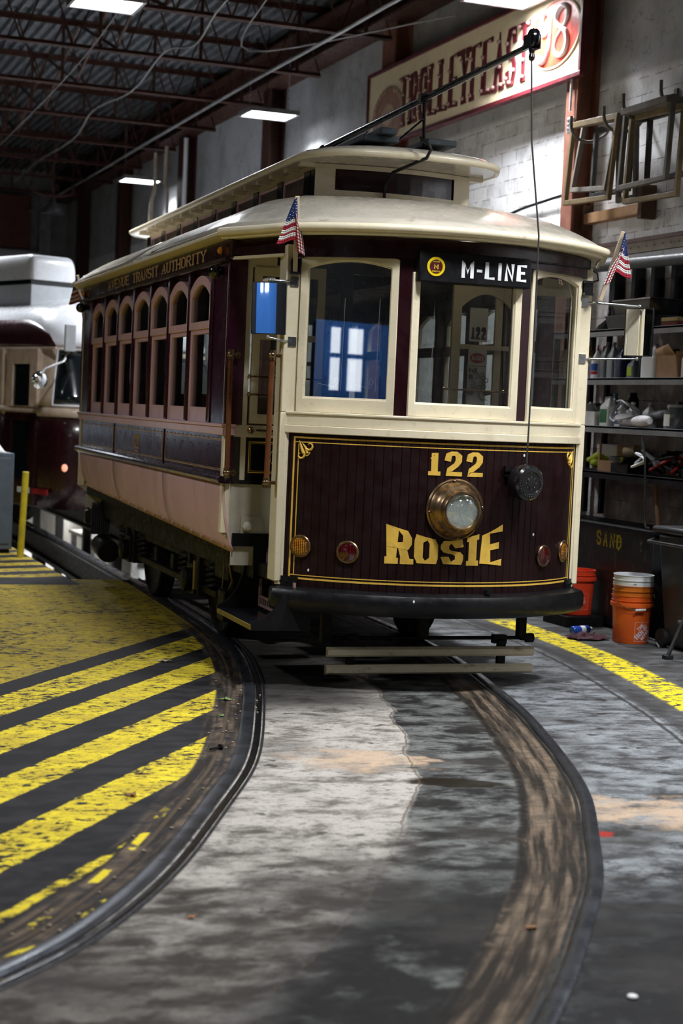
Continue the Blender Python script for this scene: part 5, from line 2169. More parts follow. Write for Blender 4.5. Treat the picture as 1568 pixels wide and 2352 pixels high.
# folding door leaves on the side
for k, (ya, yb) in enumerate(((.66, 1.42), (1.52, 2.28), (3.4, 4.2), (4.4, 5.2))):
    n = Vector((-1, 0, 0))
    fr = (Vector((-1.275, (ya + yb) / 2, 0)), Vector((0, 1, 0)), Vector((0, 0, 1)), n)
    h_ = (yb - ya) / 2
    if k < 2:
        o = MB().ring(rect(-h_, h_, 1.53, 2.26), rect(-h_ + .18, h_ - .16, 1.535, 2.06), fr, -.08, .022).build('door_leaf', M_pccc, PC_, bevel=.004)
        MB().prism(rect(-h_ + .17, h_ - .15, 1.54, 2.07), fr, -.02, .0).build('pane', M_dglass, o)
        q = MB().ring(rect(-h_, h_, .30, 1.45), rect(-h_ + .16, h_ - .16, .62, 1.35), fr, -.04, .022).build('door_lower', M_pccm, PC_, bevel=.004)
        MB().prism(rect(-h_ + .15, h_ - .15, .62, 1.35), fr, -.02, .0).build('pane', M_dglass, q)
    else:
        o = MB().ring(rect(-h_, h_, 1.55, 2.2), rect(-h_ + .05, h_ - .05, 1.6, 2.15), fr, -.02, .02).build('side_window', M_pccc, PC_, bevel=.004)
        MB().prism(rect(-h_ + .04, h_ - .04, 1.6, 2.15), fr, -.01, .01).build('pane', M_dglass, o)
# dark panel over the doors, pointed to the front
def ov(u, v):
    y = .30 + 5.0 * u
    top = .36 * math.sqrt(min(1, u / .16))
    z = 2.26 + top * v
    p = pcc(z, .02, .014)
    w_ = p.x
    return Vector((w_, y, z))
b = MB().grid(ov, 24, 5)
b.build('door_header', mat('header_maroon', (.045, .012, .018), .35, coat=.4), PC_, smooth=60, solid=.01)
b = MB().tube([(-1.25, .30, 2.262), (-1.25, 5.4, 2.262)], .014, 6)
b.build('drip_rail', M_pccc, PC_)
# roof air conditioners
M_acg = mat('galvanised_grey', (.50, .53, .56), .45, .1, var=.08)
for x, y, w_, nm in ((-.52, 1.7, .64, 0), (-.52, 4.6, .64, 1)):
    o = MB().box((x - w_ / 2, y - .05, 2.7), (x + w_ / 2, y + 1.2, 3.12)).build('cooler_base', M_acg, PC_, bevel=.01)
    MB().box((x - w_ / 2 - .01, y - .06, 3.12), (x + w_ / 2 + .01, y + 1.21, 3.175)).build('cooler_band', M_blackgloss, o)
    def cap(u, v, x=x, y=y, w_=w_):
        t = v * PI / 2
        sx = (w_ / 2 + .03) * (1 - .20 * (1 - math.cos(t)) ** 1.5)
        sy = .67 * (1 - .18 * (1 - math.cos(t)) ** 1.5)
        a = 2 * PI * u
        c, s = math.cos(a), math.sin(a)
        f_ = .16
        return Vector((x + sx * math.copysign(abs(c) ** f_, c), y + .575 + sy * math.copysign(abs(s) ** f_, s), 3.175 + .33 * math.sin(t)))
    b = MB().grid(cap, 48, 10)
    b.add([cap(i / 48, 1) for i in range(48)], [tuple(range(48))])
    b.build('cooler_cover', M_pccw, o, smooth=60)
# mirror on its arm, square mirror, lamps, number
c_ = Vector((-1.52, .22, 1.86))
b = MB().lathe([(.0, -.045), (.05, -.04), (.09, -.022), (.112, 0), (.10, .012)], c_, (.0, 1, 0), 24)
o = b.build('round_mirror', M_mirror, PC_, smooth=60)
b = MB().tube([(-1.12, .30, 2.14), (-1.25, .12, 2.10), (-1.48, .16, 2.0), (-1.51, .20, 1.94), c_ + Vector((0, .01, 0))], .013, 8)
b.build('mirror_arm', M_pccw, o, smooth=60)
b = MB().box((-1.32, -.02, 2.22), (-1.18, .02, 2.54))
o = b.build('square_mirror', M_acg, PC_, bevel=.004)
MB().tube([(-1.22, 0, 2.24), (-1.16, .3, 2.12)], .01, 6).build('mirror_arm', M_steel, o)
MB().tube([pcc(2.285, .30 + .2 * t, .03) for t in np.linspace(0, 1, 5)], .012, 6).build('visor_bar', M_steel, PC_)
for u, z, r_, m in ((.20, .80, .036, emit_mat('lit_marker', (1, .22, .02), .8)), (.34, .77, .05, M_amber)):
    p = pcc(z, u, .012)
    e = pcc(z, u + .01, .012) - pcc(z, u - .01, .012)
    n = Vector((e.y, -e.x, 0)).normalized()
    MB().lathe([(r_, -.01), (r_, .006), (r_ * .7, .014), (0, .016)], p, n, 18, sy=1.3).build('marker_lamp', m, PC_)
b = MB()
letters(b, text_quads('4613', 0, 1, 0, 1, .06, .4, gap=.5, hw=.13), lambda u, v, d: pcc(.99 + .09 * v, .27 + .17 * u, .012 + d), .002, .1)
b.build('number', mat('gilt_number', (.50, .40, .20), .5), PC_)
b = MB().grid(lambda u, v: pcc(1.16 + .14 * v, .30 + .3 * u, .03 + .03 * math.sin(v * PI)), 8, 4)
b.build('headlamp_hood', M_pccm, PC_, smooth=60)
for i, m in enumerate((M_white, mat('reflective_red', (.3, .01, .02), .3))):
    MB().box((-1.30, .75 - i * .42, .45), (-1.285, 1.05 - i * .34, .52)).build('reflective_tape', m, PC_)
for y in (1.9, 6.5):
    for s in (-.7175, .7175):
        MB().lathe([(.05, -.06), (.33, -.06), (.33, .05), (.05, .06)], (s, y, .345), (1, 0, 0), 28).build('wheel', M_iron, PC_)
M_bolt = None

# ------------------------------------------------------------------ hanging LED fittings
LAB = ['bright hanging panel light in front of the big sign, cut by the top edge', 'bright rectangular panel light on chains above the far roof of the trolley', 'small bright panel light on chains, farthest along the right wall', 'bright panel light cut off by the top edge above the dark joists', 'bright panel light half out of frame at the left edge']


def chain(b, x, y, z0, z1):
    z = z0
    k = 0
    while z < z1:
        d = (.012, 0) if k % 2 else (0, .012)
        b.tube([(x + d[0] * math.cos(t), y + d[1] * math.cos(t), z + .018 * math.sin(t)) for t in np.linspace(0, 2 * PI, 7)][:-1], .0025, 4, closed=True)
        z += .03
        k += 1


lt = None
for i, (x, y) in enumerate(LAMPS):
    lab = LAB[i] if i < 5 else 'added panel light out of frame, there only to light the scene'  # the rest are added fittings, out of frame
    if lt is None:
        lt = empty('panel_light', (x, y, LAMP_Z), 0, lab, 'light', 'hanging panel lights')
        MB().ring(rect(-.33, .33, -.28, .28), rect(-.30, .30, -.25, .25), (V(0, 0, 0), V(1, 0, 0), V(0, 1, 0), V(0, 0, 1)), .0, .055).build('housing', M_trim, lt)
        MB().box((-.31, -.26, .045), (.31, .26, .06)).build('top_plate', M_trim, lt)
        MB().box((-.30, -.25, .008), (.30, .25, .014)).build('diffuser', M_led, lt)
        for s in (-1, 1):
            b = MB()
            b.tube([(s * .26, -.1, .06), (s * .26, 0, .12), (s * .26, .1, .06)], .003, 4)
            chain(b, s * .26, 0, .13, 1.24)
            b.build('chain', M_steel, lt)
        b = MB().tube([(-.2, .05, .06), (-.1, .06, .13), (.05, .02, .12), (.0, .1, .18), (.02, .15, .5), (.0, .12, 1.26)], .006, 5)
        b.build('cord', M_rubber, lt)
    else:
        copy_tree(lt, (x, y, LAMP_Z), 0, lab)
# dome lamp at the back
t = empty('dome_lamp', (5.49, 30, 4.98), 0, 'dark dome shaped lamp hanging unlit near the back of the shed', 'light')
MB().lathe([(.21, 0), (.205, .03), (.16, .12), (.08, .19), (.05, .26), (0, .27)], n=28).build('shade', mat('dome_enamel', (.06, .06, .065), .4), t)
MB().lathe([(.2, .01), (0, .012)], n=24).build('diffuser', mat('dull_diffuser', (.5, .52, .55), .5), t)
b = MB().tube([(-.38, 0, .55), (-.36, 0, .38), (-.2, 0, .33), (0, 0, .3)], .02, 6).tube([(.38, 0, .55), (.36, 0, .38), (.2, 0, .33), (0, 0, .3)], .02, 6).tube([(0, 0, .26), (0, 0, 1.70)], .02, 6)
b.build('bracket', M_rust, t)

# ------------------------------------------------------------------ conduits and wires under the roof
def pipe(name, pts, r, m, label, cat):
    return tag(MB().tube(catm3(pts), r, 6).build(name, m, smooth=60), label, cat)


def catm3(P, n=6):
    P = [Vector(p) for p in P]
    Q = [P[0] * 2 - P[1]] + P + [P[-1] * 2 - P[-2]]
    out = []
    for i in range(1, len(Q) - 2):
        a, b, c, d = Q[i - 1:i + 3]
        for k in range(n):
            t = k / n
            out.append(.5 * ((2 * b) + (c - a) * t + (2 * a - 5 * b + 4 * c - d) * t * t + (3 * b - a - 3 * c + d) * t ** 3))
    out.append(P[-1])
    return out


M_cond = mat('conduit_grey', (.30, .30, .31), .4, .4)
pipe('conduit', [(6.25, 12, 5.78), (6.19, 15, 5.75), (6.2, 16.1, 5.76), (6.14, 17.4, 5.72), (6.16, 20, 5.75), (6.16, 24, 5.74), (6.22, 30, 5.75), (6.24, 36.9, 5.75)], .022, M_cond, 'long grey conduit running under the joists beside the right wall', 'conduit')
pipe('wire', [(4.55, 13, 5.7), (4.66, 16.3, 5.72), (4.80, 17.9, 5.62), (4.78, 19.2, 5.78), (4.86, 21.2, 5.66), (4.86, 23.6, 5.78), (5.02, 25.8, 5.70), (5.04, 29, 5.76), (5.11, 32, 5.75)], .011, M_cond, 'thin wavy pale wire looping along under the middle joists', 'wire')
pipe('wire', [(3.3, 12, 5.75), (3.9, 19, 5.72), (4.13, 27.4, 5.72)], .007, M_cond, 'thin straight dark wire running through the joists at the left', 'wire')
pipe('wire', [(4.9, 15.3, 5.76), (5.6, 18.5, 5.75), (6.9, 15.6, 5.72)], .009, M_cond, 'dull cable sagging between joists towards the big sign', 'wire')
M_rope = mat('hemp_rope', (.42, .34, .26), .9, bmp=.4, bs_=120)
pipe('rope', [(6.6, 26.9, 5.78), (6.62, 26.97, 5.2), (6.58, 27.05, 4.5), (6.6, 27.1, .0)], .03, M_rope, 'thick pale rope hanging down behind the far roof, left of the other rope', 'rope')
pipe('rope', [(6.6, 26.15, 5.78), (6.6, 26.2, 5.2), (6.62, 26.06, 4.6), (6.6, 26.0, .0)], .03, M_rope, 'thick pale rope hanging beside the brown pipe on the right wall', 'rope')
pipe('pipe', [(6.85, 25.9, 5.9), (6.85, 25.9, 4.5), (6.85, 25.9, 0)], .035, M_white, 'narrow white pipe going down the wall beside a steel column', 'pipe')
pipe('cable', [(7.12, 15.9, 3.72), (7.12, 14.9, 3.62), (7.11, 14.2, 3.66), (7.1, 13.3, 3.70)], .014, M_black, 'black cable strung along the white block wall above the trolley roof', 'cable')
pipe('cable', [(7.12, 16.9, 4.7), (7.12, 16.6, 4.1), (7.12, 16.5, 3.4)], .012, M_black, 'thin dark cable slanting down the block wall under the sign', 'cable')
pipe('conduit', [(6.90, 13.03, 4.72), (6.90, 13.03, 4.36)], .012, M_white, 'short white conduit coming down the brown column to a socket box', 'conduit')
t = empty('socket_box', (6.93, 13.02, 4.235), 0, 'small white socket box with three round outlets on the brown column', 'socket')
MB().box((-.045, -.035, -.07), (-.0, .035, .07)).build('box', M_white, t, bevel=.008)
MB().box((-.049, -.022, -.06), (-.045, .022, .06)).build('cover', M_grey, t, bevel=.003)
for k in (-1, 0, 1):
    MB().lathe([(.015, 0), (.012, .003), (0, .003)], (-.049, 0, k * .038), (-1, 0, 0), 14).build('outlet', M_ink, t)

# ------------------------------------------------------------------ big sign
SX, SY0, SY1, SZ0, SZ1 = 6.88, 12.84, 17.92, 4.655, 5.49
SG = empty('sign', (SX, (SY0 + SY1) / 2, SZ0), 0, 'huge cream sign board with bulb-studded maroon lettering, high on the right wall', 'sign')
o_ = Vector((0, (SY0 + SY1) / 2, SZ0))
M_signc = mat('sign_cream', (.74, .64, .44), .5, var=.06, dirt=(.5, .38, .2), ds=5, da=.3)
M_signm = mat('sign_maroon', (.10, .012, .018), .4)
M_signr = mat('sign_red', (.62, .05, .025), .35, coat=.3)
hl_ = (SY1 - SY0) / 2
hz_ = SZ1 - SZ0
MB().box((0, -hl_, 0), (.05, hl_, hz_)).build('board', M_signc, SG)
b = MB()
b.box((-.02, -hl_ - .02, -.02), (.055, hl_ + .02, .022)).box((-.02, -hl_ - .02, hz_ - .022), (.055, hl_ + .02, hz_ + .02)).box((-.02, -hl_ - .02, .022), (.055, -hl_ + .022, hz_ - .022)).box((-.02, hl_ - .022, .022), (.055, hl_ + .02, hz_ - .022))
b.build('board_frame', M_signm, SG, bevel=.004)
# lettering coordinate: u = distance from the left end as seen
sf = lambda u, v, d: Vector((-.001 - d, hl_ - u, v))
Q_ = text_quads('TROLLEYFEAST', .98, 4.08, .115, .66, .072, .25, gap=.22, hw=.05)
b = MB()
letters(b, Q_, sf, .012, 5)
b.build('lettering', M_signm, SG)
bulb = None
cnt = 0
ws = [WID.get(c, 1) if WID.get(c, 1) > .62 else .62 for c in 'TROLLEYFEAST']
kk = 3.10 / (12 + .22 * 11)
SPOTS = {'T': [(.5, .08), (.5, .36), (.5, .64), (.1, .95), (.9, .95)], 'R': [(.1, .1), (.1, .5), (.1, .9), (.85, .75), (.9, .1)], 'O': [(.12, .2), (.12, .55), (.12, .85), (.88, .2), (.88, .55), (.88, .85)],
         'L': [(.1, .1), (.1, .4), (.1, .7), (.1, .95), (.8, .08)], 'E': [(.1, .1), (.1, .4), (.1, .7), (.8, .08), (.7, .52), (.8, .93)], 'Y': [(.5, .1), (.5, .4), (.2, .8), (.8, .8)], 'F': [(.1, .1), (.1, .4), (.1, .75), (.7, .52), (.85, .93)],
         'A': [(.1, .08), (.28, .45), (.5, .85), (.9, .08), (.7, .4)], 'S': [(.15, .15), (.5, .06), (.85, .25), (.5, .5), (.15, .75), (.8, .9)]}
for i, c in enumerate('TROLLEYFEAST'):
    u0_ = .98 + i * kk * 1.22
    for (a, q) in SPOTS[c]:
        p = sf(u0_ + a * kk, .115 + q * .545, .014)
        if bulb is None:
            bulb = MB().ball((0, 0, 0), .021, 10, sx=1.3).build('bulb', mat('frosted_bulb', (.30, .20, .18), .2, coat=.5), SG, smooth=80)
            bulb.location = p
        else:
            k_ = bulb.copy()
            COL.objects.link(k_)
            k_.parent = SG
            k_.location = p
# oval 98 plaque
cu, cv = SY1 - 13.35, 5.085 - SZ0
c0_ = sf(cu, cv, 0)
MB().lathe([(.49, 0), (.49, .012), (.47, .014), (.47, .006)], c0_, (-1, 0, 0), 56, sx=1, sy=.62).build('plaque_rim', M_signc, SG)
o = MB().lathe([(.47, 0), (.47, .008), (0, .009)], c0_, (-1, 0, 0), 56, sx=1, sy=.62).build('plaque', M_signr, SG)
b = MB()
nines = [(.36, .82), (.30, .95), (.16, .99), (.05, .88), (.03, .70), (.10, .56), (.22, .56), (.34, .68), (.37, .82), (.37, .5), (.33, .22), (.22, .06), (.10, .03), (.0, .09), (-.02, .18)]
eight = [(.78, .55), (.62, .66), (.58, .82), (.66, .95), (.80, .99), (.93, .92), (.96, .78), (.90, .66), (.78, .55), (.62, .44), (.54, .28), (.58, .11), (.72, .02), (.88, .06), (.97, .20), (.96, .36), (.90, .47), (.78, .55)]
for P_ in (nines, eight):
    pp = catm3([sf(cu - .27 + u * .55, cv - .225 + v * .45, .016) for u, v in P_], 5)
    n = len(pp)
    b.tube(pp, [.020 + .008 * math.sin(i / n * 9) for i in range(n)], 6)
b.build('plaque_number', M_white, o, smooth=60)
# oval badge at the far end
cu, cv = SY1 - 17.29, 4.965 - SZ0
c0_ = sf(cu, cv, 0)
M_bdg = mat('badge_ring', (.30, .16, .12), .5)
o = MB().lathe([(.46, 0), (.46, .008), (.35, .010), (.35, .006)], c0_, (-1, 0, 0), 48, sx=1, sy=.68).build('badge', M_bdg, SG)
MB().lathe([(.35, .005), (0, .007)], c0_, (-1, 0, 0), 48, sx=1, sy=.68).build('badge_centre', mat('badge_tan', (.46, .34, .24), .6, dirt=(.30, .18, .12), ds=5, da=.9), o)
b = MB()
for i, ch in enumerate('MCKINNEY AVENUE'):
    a = PI * (1.0 - i / 14) * .98 + .03
    cx, cz = cu + math.cos(a) * .405 - .018, cv + math.sin(a) * .405 * .68 - .022
    if ch in SL and SL[ch]:
        letters(b, text_quads(ch, cx, cx + .04, cz, cz + .05, .010), sf, .013, 5)
b.build('badge_lettering', mat('badge_cream', (.55, .45, .33), .5), o)

# ------------------------------------------------------------------ sash frames hanging on hooks
M_sash = [mat('weathered_sash', (.13, .115, .095), .7, dirt=(.06, .05, .04), ds=8, da=.7), mat('yellowed_sash', (.20, .14, .065), .6, dirt=(.1, .07, .04), ds=9, da=.6), mat('blackened_sash', (.035, .032, .03), .6)]


def sash(x, yc, zt, w_, h_, tilt, yaw, m, label, swing=0., grp='old window sashes hanging on the wall hooks'):
    t = empty('window_sash', (x, yc, zt), 0, label, 'window sash', grp)
    t.rotation_euler = (swing, tilt, yaw)
    fr = (V(0, 0, 0), V(0, 1, 0), V(0, 0, 1), V(-1, 0, 0))
    for nm, P in (('stile', rect(-w_ / 2, -w_ / 2 + .035, -h_, 0)), ('stile', rect(w_ / 2 - .035, w_ / 2, -h_, 0)), ('rail', rect(-w_ / 2 + .035, w_ / 2 - .035, -.05, 0)), ('rail', rect(-w_ / 2 + .035, w_ / 2 - .035, -h_, -h_ + .04))):
        MB().prism(P, fr, -.02, .02).build(nm, m, t, bevel=.003)
    return t


sash(6.82, 12.42, 4.20, .74, .71, .05, .04, M_sash[1], 'outermost sash of the left stack, with yellowed paint on its left stile', .03)
sash(6.89, 12.44, 4.21, .80, .62, .10, -.12, M_sash[0], 'grey weathered sash behind the yellowed one, its left stile slanting', .10)
sash(6.96, 12.34, 4.16, .64, .60, .02, .0, M_sash[2], 'small blackened inner sash against the wall in the left stack', .0)
sash(6.90, 12.02, 4.18, .12 + .1, .72, .04, .3, M_sash[0], 'narrow grey frame leaning between the two sash stacks', -.09)
sash(6.80, 11.52, 4.19, .74, .66, .05, .0, M_sash[0], 'big grey sash at the front of the right stack', -.01)
sash(6.87, 11.50, 4.14, .78, .72, .03, .03, M_sash[1], 'yellow-brown sash showing its lower edge in the right stack', .02)
sash(6.97, 11.45, 4.15, .70, .56, .0, .0, M_sash[2], 'blackened sash at the back of the right stack', .0)
tag(MB().box((6.74, 11.17, 4.13), (7.04, 11.86, 4.185)).build('plank', M_sash[0], bevel=.004), 'short grey plank lying on the hooks over the right sash stack', 'plank')
hk = None
for y, z, lab in ((12.70, 4.12, 'far left wall hook holding the left sash stack'), (12.14, 4.12, 'second wall hook, at the right end of the left sash stack'), (11.83, 4.17, 'third wall hook, at the left end of the right sash stack'), (11.26, 4.18, 'nearest wall hook, holding the right end of the grey plank')):
    if hk is None:
        hk = tag(MB().tube(catm3([(.30, 0, .10), (.24, 0, .0), (.10, 0, -.07), (-.02, 0, -.05), (-.08, 0, .02), (-.09, 0, .13)]), .014, 8).build('hook', M_sash[0], smooth=60), lab, 'hook', 'J shaped wall hooks')
        hk.location = (6.83, y, z)
    else:
        c = hk.copy()
        COL.objects.link(c)
        c.location = (6.83, y, z)
        c['label'] = lab
tag(MB().box((7.13, 11.66, 4.20), (7.149, 11.71, 4.36)).build('bracket_tab', M_sash[0], bevel=.003), 'upright metal strap end with a hole high on the white wall', 'bracket')
t = empty('wall_bracket', (7.1, 12.46, 3.35), 0, 'brown wooden bracket with a horizontal board below the left sashes', 'bracket')
MB().box((-.05, -.50, .03), (.04, .50, .12)).build('board', M_wood, t, bevel=.003)
MB().box((-.10, -.56, -.02), (.04, -.50, .26)).build('post', M_interior, t, bevel=.003)
MB().box((-.06, .50, -.02), (.04, .54, .20)).build('post', M_interior, t, bevel=.003)
# perforated ledge and the grey tube above the shelves
t = empty('perforated_beam', (6.75, 10.9, 3.0), 0, 'long perforated tan steel beam with a maroon top edge, above the shelves', 'beam')
MB().box((0, -2.4, 0), (.04, 2.0, .085)).build('web', mat('tan_steel', (.25, .20, .15), .6, dirt=(.1, .06, .04), ds=12, da=.6), t)
MB().box((-.01, -2.4, .085), (.07, 2.0, .115)).build('flange', mat('brown_edge', (.10, .05, .045), .6), t)
b = MB()
for k in range(34):
    b.lathe([(.008, 0), (0, .002)], (-.001, 1.9 - k * .12, .043), (-1, 0, 0), 8)
b.build('holes', M_ink, t)
tag(MB().tube([(6.72, 12.35, 2.93), (6.70, 9.0, 2.86)], .045, 12).build('pipe', mat('grey_pipe', (.05, .055, .06), .5, .0), smooth=60), 'long dark grey pipe lying along the top of the shelf posts', 'pipe')
# ------------------------------------------------------------------ shelving
SHX0, SHX1 = 6.72, 7.12
ST = [2.405, 2.01, 1.618, 1.245]
t = empty('shelving_unit', (6.92, 11.0, 0), 0, 'dark grey steel shelving along the right wall, full of shop supplies', 'shelves')
for k, z in enumerate(ST):
    b = MB().box((SHX0 - 6.92, -2.6, z - .02), (SHX1 - 6.92, 1.78, z))
    b.box((SHX0 - 6.92, -2.6, z - .058), (SHX0 - 6.92 + .012, 1.78, z - .0005))
    b.build('shelf', M_shelf if k < 3 else M_black, t, bevel=.002)
for y in (1.735, 1.45, -2.55):
    for x in (SHX0 - 6.92 + .005, SHX1 - 6.92 - .045):
        MB().box((x + .004, y, 0 if y < 0 else .86), (x + .044, y + .04, 2.405 if y != 1.45 else 2.95)).build('upright', M_black, t)
for k, y in enumerate((12.36, 12.03, 11.73, 11.42, 11.12, 10.8, 10.5)):
    q = MB().box((7.04, y - .03, 2.405), (7.14, y + .03, 2.97)).build('rack_post', M_black, bevel=.003)
    tag(q, 'black upright rack post against the scored wall, %s from the left' % ('first', 'second', 'third', 'fourth', 'fifth', 'sixth', 'seventh')[k], 'post', 'black rack posts above the top shelf')

tag(MB().box((7.06, 13.70, 0), (7.148, 13.78, 3.0)).build('stud', M_wood, bevel=.003), 'brown wooden stud on the white wall, seen through the right front window', 'post')
# --- things on the shelves
def lathe_thing(name, label, cat, prof, loc, m, n=20, group=None, rot=None, extra=None, sx=1, sy=1):
    t = empty(name, loc, 0, label, cat, group)
    if rot:
        t.rotation_euler = rot
    MB().lathe(prof, n=n, sx=sx, sy=sy).build('body', m, t, smooth=50)
    for (nm, pr, mm) in (extra or []):
        if callable(pr):
            pr().build(nm, mm, t, smooth=50)
        else:
            MB().lathe(pr, n=n).build(nm, mm, t, smooth=50)
    return t


M_navy = mat('navy_plastic', (.015, .025, .08), .3)
M_greyb = mat('grey_bottle', (.20, .22, .25), .35)
M_lime = mat('lime_label', (.45, .62, .02), .5)
M_green = mat('green_label', (.01, .16, .05), .5)
M_blue = mat('blue_label', (.02, .10, .42), .5)
M_gob = mat('brassy_spout', (.35, .27, .06), .4, .3)
Z2 = ST[1]
cone = [(.045, 0), (.047, .01), (.047, .14), (.040, .165), (.016, .215), (.010, .23)]
def labels(r_, z0, z1, m=None, a0=2.2, a1=4.3):
    def f_():
        b = MB()
        n = 10
        vs = []
        for i in range(n + 1):
            a = a0 + (a1 - a0) * i / n
            vs += [(r_ * math.cos(a), r_ * math.sin(a), z0), (r_ * math.cos(a), r_ * math.sin(a), z1)]
        b.add(vs, [(2 * i, 2 * i + 2, 2 * i + 3, 2 * i + 1) for i in range(n)])
        return b
    return f_
def bl(y, x=6.83): return (x, y, Z2 + .001)
lathe_thing('squeeze_bottle', 'clear squeeze bottle with a brassy pointed spout, leftmost on the second shelf', 'bottle', [(.038, 0), (.040, .01), (.040, .12), (.034, .15), (.012, .20)], bl(12.33), M_paper, extra=[('spout', [(.022, .16), (.014, .21), (.010, .24), (.004, .28), (0, .285)], M_gob), ('label', labels(.041, .03, .10), M_grey)])
lathe_thing('squeeze_bottle', 'white cone-topped oil bottle with red tip, partly behind its twin', 'bottle', cone, bl(12.21, 6.90), M_white, extra=[('nozzle', [(.011, .228), (.004, .275), (0, .28)], M_redink), ('label', labels(.0478, .06, .12), M_blue), ('brand_band', labels(.0479, .03, .058), M_redink)])
lathe_thing('squeeze_bottle', 'white cone-topped oil bottle with red tip and blue print, in front of its twin', 'bottle', [(r_ * 1.08, z) for r_, z in cone], bl(12.13, 6.80), M_white, extra=[('nozzle', [(.012, .228), (.004, .275), (0, .28)], M_redink), ('label', labels(.0516, .06, .12), M_blue), ('brand_band', labels(.0517, .03, .056), M_redink)])


def jug(name, label, loc, w_, d_, h_, m, lab=None, hz=.0, handle=True, capm=None, lean=.0):
    t = empty(name, loc, 0, label, 'jug')
    def fn(u, v):
        a = 2 * PI * u
        c, s = math.cos(a), math.sin(a)
        k = 1 if v < .6 else max(.18, 1 - (v - .6) / .32)
        e = .35
        rx, ry = d_ / 2 * (k if v > .6 else 1), w_ / 2 * k
        z = h_ * .93 * min(v, .92) / .92
        return Vector((rx * math.copysign(abs(c) ** e, c), ry * math.copysign(abs(s) ** e, s) + lean * max(0, v - .6), z))
    b = MB().grid(fn, 28, 16)
    b.add([fn(i / 28, 1) for i in range(28)], [tuple(range(28))])
    b.build('body', m, t, smooth=50)
    MB().lathe([(.018, 0), (.018, h_ * .08), (0, h_ * .082)], (0, lean * .4, h_ * .92), n=16).build('cap', capm or m, t)
    if handle:
        MB().tube(catm3([(0, w_ * .20, h_ * .88), (0, w_ * .42, h_ * .86), (0, w_ * .46, h_ * .7), (0, w_ * .40, h_ * .56)]), .011, 8).build('handle', m, t, smooth=60)
    if lab:
        MB().box((-d_ / 2 - .002, -w_ * .32, h_ * .10), (-d_ / 2 + .004, w_ * .32, h_ * .52)).build('label', lab, t)
    return t


jug('oil_jug', 'narrow grey oil jug, first to the right of the white cone bottles', bl(12.02), .085, .10, .30, M_greyb)
jug('oil_jug', 'grey oil jug with slanted top beside the dark blue one', bl(11.90), .10, .10, .295, M_grey, lean=.05)
jug('oil_jug', 'dark navy oil jug half hidden behind the right mirror', bl(11.77), .12, .10, .265, M_navy)
jug('oil_jug', 'plain grey bottle with a bright lime label, right of the mirror arm', bl(11.58), .11, .09, .17, M_greyb, lab=M_lime, handle=False)
lathe_thing('spray_can', 'slim black can in the shadow between lime label and white jug', 'can', [(.035, 0), (.035, .2), (.02, .22), (.02, .25), (0, .25)], bl(11.45), M_black)
lathe_thing('squeeze_bottle', 'dark bottle with green cap at the back of the second shelf', 'bottle', [(.04, 0), (.04, .16), (.015, .2)], bl(11.42, 7.0), M_black, extra=[('cap', [(.018, .2), (.018, .235), (0, .235)], M_green)])
jug('chemical_jug', 'big white gallon jug with grey lid beside the open cardboard box', bl(11.27), .22, .15, .27, M_white, capm=M_grey)
t = empty('cardboard_box', (6.88, 11.0, Z2), -.1, 'open tan cardboard box at the right end of the second shelf', 'box')
b = MB()
b.box((-.12, -.17, 0), (.12, .17, .01)).box((-.12, -.17, .01), (-.115, .17, .17)).box((.115, -.17, .01), (.12, .17, .2)).box((-.115, -.17, .01), (.115, -.165, .2)).box((-.115, .165, .01), (.115, .17, .17))
b.build('carton', M_card, t)
b = MB()
b.add([(-.12, .17, .17), (-.12, -.17, .17), (-.17, -.13, .25), (-.16, .10, .215)], [(0, 1, 2, 3)])
b.build('flap', M_card, t, solid=.004)
b = MB().add([(-.12, .17, .17), (.12, .17, .17), (.10, .22, .24), (-.10, .23, .21)], [(0, 1, 2, 3)])
b.build('flap', M_card, t, solid=.004)
jug('chemical_jug', 'translucent bottle lying just past the cardboard box, at the frame edge', bl(10.74), .14, .12, .24, M_white)
t = empty('cardboard_box', (6.88, 12.63, Z2), 0, 'closed brown carton seen through the right front window of the trolley', 'box')
MB().box((-.1, -.11, 0), (.1, .11, .25)).build('carton', M_card, t, bevel=.004)
MB().box((-.101, -.02, .02), (-.1, .02, .25)).build('tape', mat('paper_tape', (.5, .34, .2), .5), t)
MB().ring(rect(-.06, .06, .04, .08), rect(-.055, .055, .045, .075), (V(-.1, 0, 0), V(0, 1, 0), V(0, 0, 1), V(-1, 0, 0)), 0, .0012).build('printed_mark', M_ink, t)
# top shelf
Z1 = ST[0]
t = empty('funnel', (6.90, 12.14, Z1), 0, 'black plastic funnel lying on the top shelf beside the stacked trays', 'funnel')
MB().lathe([(.115, 0), (.118, .012), (.09, .05), (.03, .10), (.018, .12), (.012, .20)], n=28).build('cone', M_blackgloss, t, smooth=50)
t.rotation_euler = (.12, -.1, 0)


